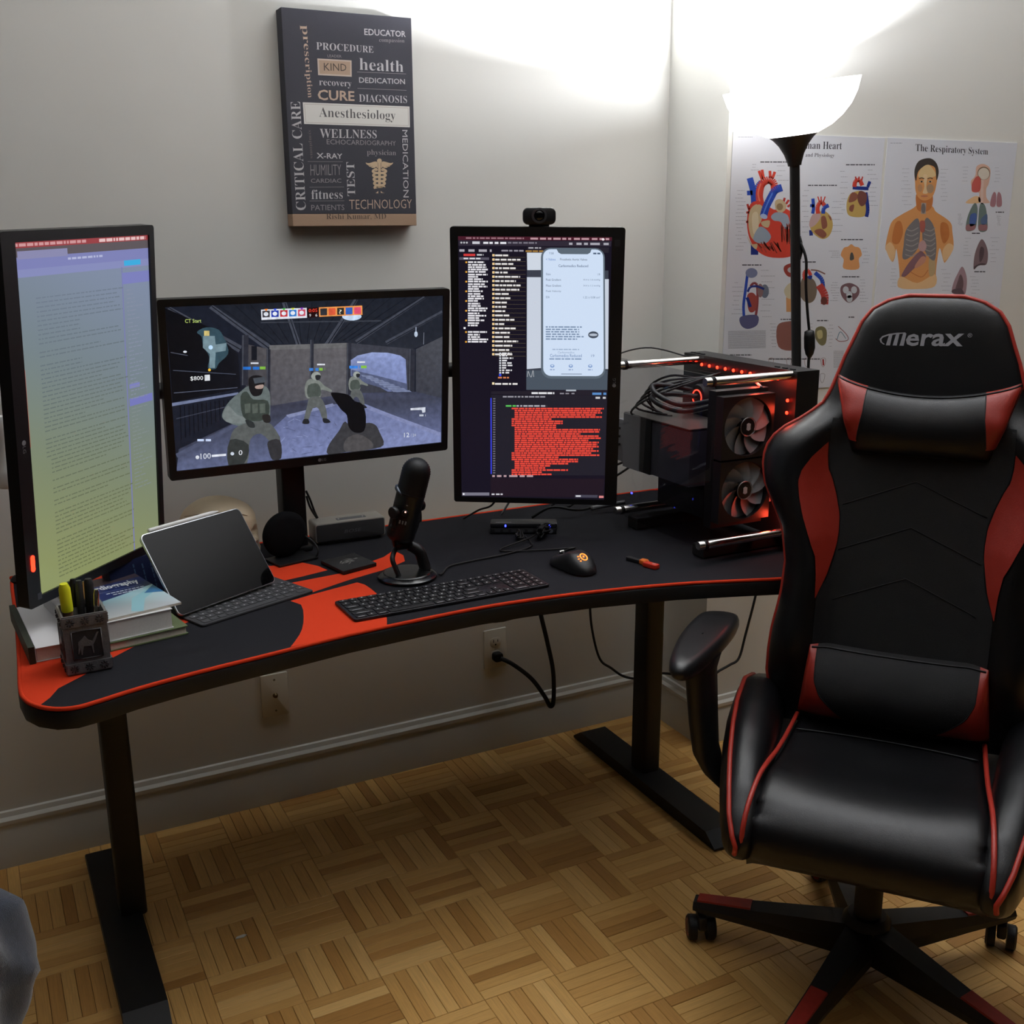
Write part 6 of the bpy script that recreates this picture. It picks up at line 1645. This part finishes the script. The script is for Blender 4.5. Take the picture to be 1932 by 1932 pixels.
MB().tube(spline([(-0.235, -0.455, 1.060), (-0.285, -0.440, 1.072), (-0.330, -0.430, 1.075), (-0.345, -0.470, 1.060), (-0.330, -0.540, 1.046), (-0.300, -0.610, 1.062), (-0.265, -0.675, 1.088), (-0.240, -0.690, 1.092)], 8), 0.0062, 10).build('hose', TUB, pc)
MB().tube(spline([(-0.235, -0.475, 1.048), (-0.290, -0.450, 1.055), (-0.338, -0.440, 1.052), (-0.350, -0.490, 1.040), (-0.330, -0.560, 1.034), (-0.290, -0.640, 1.060), (-0.235, -0.690, 1.080)], 8), 0.0062, 10).build('hose', TUB, pc)
for k in range(5):
    MB().tube(spline([(-0.19, -0.42 - 0.02 * k, 1.08 + 0.006 * k), (-0.26 - 0.02 * k, -0.40 - 0.01 * k, 1.09 - 0.01 * k), (-0.30 - 0.012 * k, -0.37, 1.06 - 0.015 * k), (-0.28, -0.36 - 0.02 * k, 1.00)], 6), 0.0028, 6).build('wire', RUBBER, pc)
MB().tube(spline([(-0.19, -0.62, 1.10), (-0.22, -0.66, 1.106), (-0.235, -0.70, 1.100)], 6), 0.003, 6).build('wire', GREYC, pc)
# red LED strips: dots along the tray edges
dots = [(GX1 - 0.004, PYB - 0.02 - 0.030 * k, PZT - 0.012) for k in range(9)] + [(GX1 - 0.004, PYF + 0.002, PZT - 0.055 - 0.027 * k) for k in range(2)] + [(GX1 - 0.004, PYF + 0.002, PZB + 0.060 - 0.026 * k) for k in range(2)]
rp = None
for d in dots:
    if rp is None:
        mb = MB(); mb.T = Matrix.Rotation(R(-90), 4, 'Y'); mb.lathe([(0.0038, 0), (0.0036, 0.002), (0.002, 0.0034), (0, 0.0036)], 12); rp = mb.build('red_light', REDL, pc); o = rp
    else:
        o = rp.copy(); COL.objects.link(o); o.parent = pc
    o.location = d
for (x, y, z, w_) in ((GX1 - 0.05, PYF + 0.05, PZT - 0.02, 0.35), (GX1 - 0.03, PYF - 0.004, PZT - 0.075, 0.10), (GX1 - 0.03, PYF - 0.004, PZB + 0.04, 0.16)):
    l_ = bpy.data.lights.new('red_strip_light', 'POINT'); l_.energy = w_; l_.color = (1, 0.07, 0.03); l_.shadow_soft_size = 0.012
    lo_ = bpy.data.objects.new('red_strip_light', l_); COL.objects.link(lo_); lo_.parent = pc; lo_.location = (x, y, z)
MB().box(-0.212, -0.208, PYF + 0.010, PYF + 0.028, PZB + 0.072, PZB + 0.105).build('sticker', mat('pale sticker', (196, 170, 166), 0.6), pc)
MB().slab(rrect(0.030, 0.014, 0.001, 2, -0.245, PYF + 0.02), PZB - 0.012, PZB - 0.0112, 0).build('sticker', mat('pale sticker', (196, 170, 166), 0.6), pc)
cabs = thing('tower_cables', 'black cables trailing from the back of the computer tower', 'cable')
for k, pts in enumerate(([(-0.34, -0.31, 0.955), (-0.40, -0.27, 0.965), (-0.46, -0.22, 0.985), (-0.54, -0.19, 1.00)], [(-0.34, -0.31, 0.935), (-0.41, -0.26, 0.94), (-0.47, -0.21, 0.965), (-0.55, -0.19, 0.97)], [(-0.34, -0.31, 0.915), (-0.41, -0.25, 0.90), (-0.47, -0.20, 0.93), (-0.55, -0.185, 0.94)],
                         [(-0.30, -0.30, 0.872), (-0.34, -0.25, 0.84), (-0.40, -0.20, 0.80), (-0.46, -0.17, DZ + 0.004)], [(-0.26, -0.30, 0.872), (-0.30, -0.26, 0.83), (-0.36, -0.22, 0.78), (-0.42, -0.19, DZ + 0.004)], [(-0.20, -0.38, 1.13), (-0.27, -0.33, 1.150), (-0.34, -0.31, 1.140), (-0.385, -0.33, 1.120)])):
    MB().tube(spline(pts, 6), 0.003 if k < 5 else 0.0018, 8).build('cable', RUBBER, cabs)
# ================================================================== gaming chair
ch = thing('gaming_chair', 'black and red racing-style office chair in front of the tower', 'chair', (-0.32, -1.20, 0), (0, 0, R(-51)))
LEA = mat('black faux leather', (13, 13, 15), 0.36, noise=0.15, nscale=30, bump=0.10, bscale=600, spec=0.42)
LER = mat('red faux leather', (136, 34, 22), 0.42, noise=0.08, nscale=30, bump=0.12, bscale=600)
MESH = mat('black perforated cloth', (16, 16, 18), 0.8, noise=0.3, nscale=500, bump=0.3, bscale=900)
PIP = mat('red piping', (156, 42, 30), 0.45)
NYL = mat('black nylon', (15, 15, 16), 0.5, noise=0.2, nscale=200, bump=0.1, bscale=800)
# the back is drawn at full size and then set 6 cm forward of the seat's rear edge at 97 %
BT = Matrix.Translation((0.0035, -0.0623, 0.0463)) @ Matrix.Scale(0.968, 4)
def BMB():
    m = MB(); m.T = BT; return m
BZ = [0.430, 0.47, 0.488, 0.526, 0.572, 0.619, 0.659, 0.696, 0.757, 0.827, 0.884, 0.913, 0.949, 0.979, 1.004, 1.030, 1.054, 1.082, 1.107, 1.145, 1.175, 1.208, 1.246, 1.272, 1.290, 1.300]
BWD = [0.225, 0.236, 0.247, 0.256, 0.257, 0.254, 0.247, 0.242, 0.240, 0.253, 0.283, 0.298, 0.306, 0.305, 0.296, 0.268, 0.229, 0.197, 0.184, 0.172, 0.163, 0.150, 0.136, 0.118, 0.088, 0.050]
def hw_(z): return interp(z, BZ, BWD)
def plane(z): return 0.200 + 0.22 * (z - 0.47)
def ss(a, b, x):
    t = min(1, max(0, (x - a) / (b - a))); return t * t * (3 - 2 * t)
def bol(u, z):
    k = ss(0.47, 0.62, z) * (1 - ss(1.0, 1.10, z))
    return 0.052 * k * ss(0.50, 0.80, abs(u))
def endk(z):
    t = (z - 0.430) / (1.300 - 0.430) * 2 - 1
    return max(0.0, 1 - abs(t) ** 16) ** 0.5
def fronty(s, z):
    u = max(-1, min(1, s / hw_(z)))
    return plane(z) - (0.028 + bol(u, z)) * max(0, 1 - abs(u) ** 7) ** 0.5 * endk(z)
ZS = [0.430 + 0.870 * (0.5 - 0.5 * math.cos(math.pi * k / 69)) for k in range(70)]
US = [-math.cos(math.pi * k / 40) for k in range(41)]
def shell(front):
    mb = BMB(); vs = []
    for z in ZS:
        for u in US:
            s_ = u * hw_(z)
            if front: y = fronty(s_, z)
            else: y = plane(z) + 0.050 * max(0, 1 - abs(u) ** 6) ** 0.5 * endk(z)
            vs.append((s_, y, z))
    n = len(US); fs = []
    for j in range(len(ZS) - 1):
        for i in range(n - 1):
            f = (j * n + i, j * n + i + 1, (j + 1) * n + i + 1, (j + 1) * n + i)
            fs.append(f if front else f[::-1])
    return mb.add(vs, fs, True)
shell(True).build('backrest', LEA, ch)
shell(False).build('back_shell', LEA, ch)
# red piping round the back
pth = [(-hw_(z), plane(z) - 0.004, z) for z in ZS[2:]] + [(hw_(z), plane(z) - 0.004, z) for z in reversed(ZS[2:])]
BMB().tube(pth, 0.0048, 8).build('back_piping', PIP, ch)
# cloth centre panel with chevron seams
def patch(rows, off, name, m_, nx=14):
    mb = BMB(); vs = []
    for (z, a, b) in rows:
        for i in range(nx):
            s_ = a + (b - a) * i / (nx - 1); vs.append((s_, fronty(s_, z) - off, z))
    fs = [(j * nx + i, j * nx + i + 1, (j + 1) * nx + i + 1, (j + 1) * nx + i) for j in range(len(rows) - 1) for i in range(nx - 1)]
    return mb.add(vs, fs, True).build(name, m_, ch)
inner = lambda z: interp(z, [0.44, 0.60, 0.71, 0.751, 0.789, 0.83, 0.868, 0.906, 0.935, 0.959, 1.00, 1.05], [0.150, 0.165, 0.165, 0.147, 0.139, 0.135, 0.137, 0.147, 0.157, 0.168, 0.172, 0.170])
patch([(z, -inner(z), inner(z)) for z in np.linspace(0.45, 1.06, 40)], 0.0016, 'cloth_panel', MESH, 30)
for zc_ in (0.735, 0.835, 0.925):
    BMB().tube([(s_, fronty(s_, zc_ - abs(s_) * 0.42 + 0.02) - 0.0018, zc_ - abs(s_) * 0.42 + 0.02) for s_ in np.linspace(-0.135, 0.135, 25)], 0.0010, 6).build('chevron_seam', mat('seam', (9, 9, 10), 0.6), ch)
wz = [1.012, 0.985, 0.959, 0.935, 0.906, 0.868, 0.833, 0.812, 0.789, 0.751, 0.706]
wo = [0.174, 0.200, 0.217, 0.222, 0.217, 0.206, 0.192, 0.184, 0.174, 0.169, 0.167]
wi = [0.173, 0.173, 0.170, 0.159, 0.149, 0.139, 0.137, 0.138, 0.142, 0.150, 0.166]
for sg in (-1, 1):
    zz = np.linspace(0.706, 1.012, 34)
    rows_ = [(z, sg * interp(z, wz[::-1], wo[::-1]), sg * interp(z, wz[::-1], wi[::-1])) for z in zz]
    patch(rows_ if sg > 0 else [(z, a, b) for z, a, b in rows_], 0.0034, 'red_wedge', LER, 10)
# pillows
def pillow(name, ztop, zbot, hwt, hwb, th, ared, topcurve, bend=1.0):
    def pt(a, b):
        w_ = hwt + (hwb - hwt) * b; s_ = a * w_
        zt = ztop + topcurve * (abs(s_) / hwt) ** 2; z = zt + (zbot - zt) * b
        prof = max(0, 1 - abs(a) ** 8) ** 0.5 * max(0.0, math.sin(math.pi * min(1, max(0, b)))) ** 0.45
        return (s_, fronty(max(-hw_(z), min(hw_(z), s_)), z) - 0.002 - th * prof, z)
    def piece(a0, a1, b1, nx, nm, m_, par):
        mb = BMB()
        mb.grid(nx, 23, lambda i, j: pt(a0(j * b1) + (a1(j * b1) - a0(j * b1)) * i, j * b1))
        return mb.build(nm, m_, par)
    cl = lambda b: ared(b) if b <= bend else 1.0
    po = piece(lambda b: -min(1, ared(b)), lambda b: min(1, ared(b)), 1.0, 37, name, LEA if name == 'neck_pillow' else MESH, ch)
    for sg in (-1, 1):
        piece((lambda b: ared(b)) if sg > 0 else (lambda b: -1), (lambda b: 1) if sg > 0 else (lambda b: -ared(b)), bend, 12, 'red_side', LER, po)
        if bend < 1: piece((lambda b: ared(bend)) if sg > 0 else (lambda b: -1), (lambda b: 1) if sg > 0 else (lambda b: -ared(bend)), 1.0, 12, 'strap_end', LEA, po).location = (0, 0.002, 0)
        BMB().tube([tuple(Vector(pt(sg * ared(b), b)) + Vector((0, -0.0004, 0))) for b in np.linspace(0.03, bend * 0.97, 20)], 0.0011, 6).build('seam', mat('seam', (9, 9, 10), 0.6), po)
    BMB().tube([tuple(Vector(pt(a, 0.02))) for a in np.linspace(-0.97, 0.97, 40)], 0.0020, 6).build('top_seam', LEA, po)
pillow('neck_pillow', 1.112, 0.992, 0.176, 0.128, 0.040, lambda b: interp(b, [0, 0.35, 0.78, 1], [0.62, 0.70, 0.86, 0.90]), 0.032, 0.80)
pillow('lumbar_pillow', 0.606, 0.462, 0.168, 0.184, 0.060, lambda b: interp(b, [0, 0.40, 0.60, 0.95, 1], [0.91, 0.86, 0.77, 0.45, 0.42]), 0.004)
# embroidered logo on the headrest
A = Art(0.172, 0.026, None, None, 1e-5, 0.0)
LGc = (140, 140, 146)
A.text('erax', [(0.30, 0.12), (0.915, 0.02), (0.29, 1.02), (0.905, 0.98)], LGc, 1, 0.02, raw=True)
for k in range(3):
    x = 0.085 + k * 0.075
    A.poly([(x + 0.022, 0.14 - 0.02 * k), (x + 0.058, 0.12 - 0.02 * k), (x + 0.042, 1.0), (x - 0.004, 1.0)], LGc, 1, raw=True)
sw = [(0.055, 0.95), (0.018, 0.78), (0.004, 0.55), (0.03, 0.32), (0.10, 0.14), (0.19, 0.05), (0.28, 0.02), (0.285, 0.08), (0.19, 0.15), (0.10, 0.26), (0.04, 0.42), (0.025, 0.58), (0.035, 0.76), (0.07, 0.92)]
A.poly([(x, y) for x, y in sw], LGc, 2, raw=True)
A.text('\u00ae', [(0.945, 0.0), (0.995, 0.0), (0.945, 0.32), (0.995, 0.32)], LGc, 1, 0, raw=True)
# wrap the lettering on to the curved headrest
mb2 = BMB()
for f, c in zip(A.mb.f, A.mb.c): pass
vv = []
for (x, y, z) in A.mb.v:
    s_ = x - 0.012; zz = 1.219 + z + x * 0.02
    vv.append((s_, fronty(s_, zz) - 0.0012, zz))
mb2.add(vv, A.mb.f, False, A.mb.c)
mb2.build('logo', attr_mat('logo thread', rough=0.5), ch)
# ---------------- seat
SFW = lambda f: interp(f, [-0.20, 0.0, 0.2, 0.30], [0.168, 0.178, 0.190, 0.196])
path = [(-0.215, 0.470), (-0.15, 0.478), (-0.05, 0.474), (0.05, 0.474), (0.12, 0.482), (0.17, 0.486), (0.215, 0.481), (0.252, 0.466), (0.279, 0.442), (0.290, 0.410), (0.284, 0.380), (0.26, 0.362), (0.21, 0.352)]
sp = spline(path, 4)
mb = MB(); NS = 33
def seatpt(i, j):
    f, z = sp[j]; u = -1 + 2 * i / (NS - 1); w_ = SFW(f)
    edge = max(0, 1 - abs(u) ** 10) ** 0.5
    d = 0.018 * (1 - edge)
    return (u * w_, -(f - (d if f > 0.24 else 0)), z - (d if f < 0.27 else 0) + 0.010 * abs(u) ** 2 * (1 - ss(0.15, 0.27, f)))
vs = [seatpt(i, j) for j in range(len(sp)) for i in range(NS)]
fs = [(j * NS + i, j * NS + i + 1, (j + 1) * NS + i + 1, (j + 1) * NS + i) for j in range(len(sp) - 1) for i in range(NS - 1)]
mb.add(vs, [f[::-1] for f in fs], True); seat = mb.build('seat_cushion', LEA, ch)
MB().tube([(s_, 0.035 + 0.03 * (1 - (s_ / 0.175) ** 2) - 0.0, 0.4765 + 0.008 * (s_ / 0.175) ** 2) for s_ in np.linspace(-0.165, 0.165, 24)], 0.0022, 6).build('seat_seam', LEA, seat)
MB().slab([(-0.17, -0.20), (0.17, -0.20), (0.25, -0.06), (0.262, 0.20), (-0.262, 0.20), (-0.25, -0.06)], 0.346, 0.455, 0.01).build('seat_base', NYL, ch)
def bolster(sg):
    F_ = [-0.235, -0.20, -0.12, -0.02, 0.07, 0.15, 0.22, 0.27, 0.296, 0.302]
    CS = [0.258, 0.258, 0.254, 0.246, 0.236, 0.225, 0.214, 0.206, 0.202, 0.202]
    HWd = [0.010, 0.040, 0.051, 0.053, 0.050, 0.045, 0.038, 0.030, 0.016, 0.002]
    TP = [0.470, 0.520, 0.545, 0.542, 0.530, 0.510, 0.486, 0.452, 0.425, 0.405]
    BT = [0.440, 0.405, 0.378, 0.362, 0.356, 0.354, 0.358, 0.366, 0.382, 0.400]
    mb = MB(); NF_, NA = 44, 24
    fsn = []
    fsn = [-0.235 + 0.537 * (0.5 - 0.5 * math.cos(math.pi * k / (NF_ - 1))) for k in range(NF_)]
    def pt(k, a):
        f = fsn[k]; c = interp(f, F_, CS); w_ = interp(f, F_, HWd); t = interp(f, F_, TP); b = interp(f, F_, BT)
        ca, sa = math.cos(a), math.sin(a)
        x = c + w_ * math.copysign(abs(ca) ** 0.8, ca); z = (t + b) / 2 + (t - b) / 2 * math.copysign(abs(sa) ** 0.75, sa)
        return (sg * x, -f, z)
    vs = [pt(k, 2 * math.pi * q_ / NA) for k in range(NF_) for q_ in range(NA)]
    fs = [(k * NA + q_, k * NA + (q_ + 1) % NA, (k + 1) * NA + (q_ + 1) % NA, (k + 1) * NA + q_) for k in range(NF_ - 1) for q_ in range(NA)]
    fs += [tuple(range(NA))[::-1], tuple(range((NF_ - 1) * NA, NF_ * NA))]
    if sg > 0: pass
    mb.add(vs, fs, True); bo = mb.build('seat_bolster', LEA, ch)
    # outer piping over the crest and down the nose, inner piping along the cushion
    pp = []
    for k in range(2, NF_ - 1):
        p_ = Vector(pt(k, R(58))); pp.append(tuple(p_ + Vector((sg * 0.0015, 0, 0.0015))))
    pp += [tuple(Vector(pt(NF_ - 2, R(-10)))), tuple(Vector(pt(NF_ - 3, R(-60))))]
    MB().tube(pp, 0.0046, 8).build('piping', PIP, bo)
    MB().tube([(sg * (SFW(f) + 0.002), -f - (0.004 if f > 0.24 else 0), z + 0.007) for f, z in sp[3:-6]], 0.0046, 8).build('piping', PIP, seat)
for sg in (-1, 1): bolster(sg)
# ---------------- arms
def arm(sg):
    P_ = lambda s_, f, z: (sg * s_, -f, z)
    mb = MB()
    pad_ = spline([(-0.386, 0.065), (-0.389, -0.03), (-0.380, -0.115), (-0.349, -0.142), (-0.312, -0.136), (-0.300, -0.093), (-0.303, 0.0), (-0.309, 0.06), (-0.322, 0.150), (-0.342, 0.190), (-0.370, 0.165)], 4, True)
    cx_, cf_ = -0.345, 0.02
    NPd = len(pad_); vs = []
    lay = [(0.80, 0.640), (0.94, 0.643), (1.0, 0.653), (0.995, 0.662), (0.96, 0.669), (0.88, 0.6735), (0.70, 0.6755), (0.40, 0.6762), (0.02, 0.6764)]
    for (k_, z_) in lay:
        for (x, f) in pad_: vs.append((sg * -(cx_ + (x - cx_) * k_), -(cf_ + (f - cf_) * k_), z_))
    fs = [tuple(range(NPd))] + [(l * NPd + i, l * NPd + (i + 1) % NPd, (l + 1) * NPd + (i + 1) % NPd, (l + 1) * NPd + i) for l in range(len(lay) - 1) for i in range(NPd)]
    mb.add(vs, fs, True); mb.build('arm_pad', mat('soft armrest pad', (24, 24, 26), 0.36), ch)
    mb = MB()
    prof = [(0.345, 0.030, 0.645, 0.040, 0.060), (0.343, 0.025, 0.600, 0.026, 0.060), (0.335, 0.022, 0.50, 0.024, 0.055), (0.328, 0.022, 0.44, 0.022, 0.050), (0.312, 0.020, 0.400, 0.020, 0.046), (0.270, 0.015, 0.362, 0.018, 0.044), (0.18, 0.01, 0.346, 0.010, 0.040)]
    vs = []; NA = 14
    for (s_, f, z, a_, b_) in prof:
        for q_ in range(NA):
            t = 2 * math.pi * q_ / NA; vs.append(P_(s_ + a_ * math.cos(t), f + b_ * math.copysign(abs(math.sin(t)) ** 0.7, math.sin(t)), z + (0.010 * math.cos(t) if z < 0.42 else 0)))
    fs = [(k * NA + q_, k * NA + (q_ + 1) % NA, (k + 1) * NA + (q_ + 1) % NA, (k + 1) * NA + q_) for k in range(len(prof) - 1) for q_ in range(NA)] + [tuple(range(NA)), tuple(range((len(prof) - 1) * NA, len(prof) * NA))]
    mb.add(vs, fs, True); mb.build('arm_post', NYL, ch)
for sg in (-1, 1): arm(sg)
for sg in (-1, 1):
    MB().slab([(sg * 0.215 - 0.006, 0.11), (sg * 0.215 + 0.006, 0.11), (sg * 0.215 + 0.006, 0.21), (sg * 0.215 - 0.006, 0.21)], 0.36, 0.50, 0.003).build('recliner_bracket', NYL, ch)
# ---------------- mechanism, gas lift, five-star base
MB().slab(rrect(0.20, 0.24, 0.02, 4), 0.300, 0.347, 0.006).build('tilt_mechanism', NYL, ch, angle=40)
mb = MB(); mb.lathe([(0.026, 0.10), (0.026, 0.22), (0.016, 0.222), (0.016, 0.305)], 24); mb.build('gas_lift', NYL, ch, angle=40)
mb = MB(); mb.lathe([(0.0, 0.052), (0.030, 0.052), (0.046, 0.062), (0.050, 0.085), (0.046, 0.128), (0.036, 0.140), (0.0, 0.142)], 32); mb.build('base_hub', NYL, ch, angle=40)
for k in range(5):
    a = R(132 - 72 * k + 51)
    T_ = Matrix.Rotation(a, 4, 'Z')
    mb = MB(); mb.T = T_
    secs = [(0.025, 0.036, 0.055, 0.125), (0.12, 0.031, 0.060, 0.114), (0.22, 0.026, 0.066, 0.102), (0.315, 0.022, 0.070, 0.094), (0.338, 0.019, 0.072, 0.090)]
    vs = []
    for (x, w_, z0, z1) in secs:
        vs += [(x, -w_ * 0.85, z0), (x, w_ * 0.85, z0), (x, w_, (z0 + z1) / 2), (x, w_ * 0.72, z1), (x, -w_ * 0.72, z1), (x, -w_, (z0 + z1) / 2)]
    fs = [(i * 6 + q_, i * 6 + (q_ + 1) % 6, (i + 1) * 6 + (q_ + 1) % 6, (i + 1) * 6 + q_) for i in range(len(secs) - 1) for q_ in range(6)] + [tuple(range(6))[::-1], tuple(range(24, 30))]
    mb.add(vs, fs); lg_ = mb.build('base_leg', NYL, ch, angle=25)
    mb = MB(); mb.T = T_
    vs = []
    for (x, w_, z) in ((0.222, 0.0170, 0.1020), (0.330, 0.0138, 0.0925)):
        vs += [(x, -w_, z), (x, w_, z), (x, w_ * 0.92, z + 0.0035), (x, -w_ * 0.92, z + 0.0035)]
    mb.add(vs, [(0, 1, 2, 3), (7, 6, 5, 4), (2, 6, 7, 3), (1, 5, 6, 2), (0, 3, 7, 4), (0, 4, 5, 1)]); mb.build('red_insert', mat('red plastic insert', (140, 38, 28), 0.4, noise=0.25, nscale=90), lg_)
    # caster: two wheels and a hood, each turned its own way
    ca = -69 + 72 * k + [0, 20, -25, 15, 5][k]
    Tc = T_ @ Matrix.Translation((0.322, 0, 0)) @ Matrix.Rotation(R(ca), 4, 'Z')
    mb = MB(); mb.T = Tc; mb.lathe([(0.006, 0.040), (0.006, 0.072)], 10); mb.slab(rrect(0.046, 0.018, 0.006, 3), 0.030, 0.060, 0.003); cs = mb.build('caster', NYL, ch, angle=40)
    for sg in (-1, 1):
        mb = MB(); mb.T = Tc @ Matrix.Translation((0, sg * 0.0195, 0.0262)) @ Matrix.Rotation(R(-90 * sg), 4, 'X')
        mb.lathe([(0.012, -0.009), (0.0255, -0.009), (0.0258, 0.006), (0.022, 0.0095), (0.016, 0.0075), (0.0, 0.0075)], 26); wh = mb.build('wheel', NYL, cs, angle=40)
        mb = MB(); mb.T = Tc @ Matrix.Translation((0, sg * 0.0195, 0.0262)) @ Matrix.Rotation(R(-90 * sg), 4, 'X')
        mb.lathe([(0.0135, 0.0078), (0.0185, 0.0088), (0.0195, 0.0078)], 24, cap=False); mb.build('red_ring', mat('red wheel ring', (120, 34, 24), 0.45), wh)
bpy.context.view_layer.update()
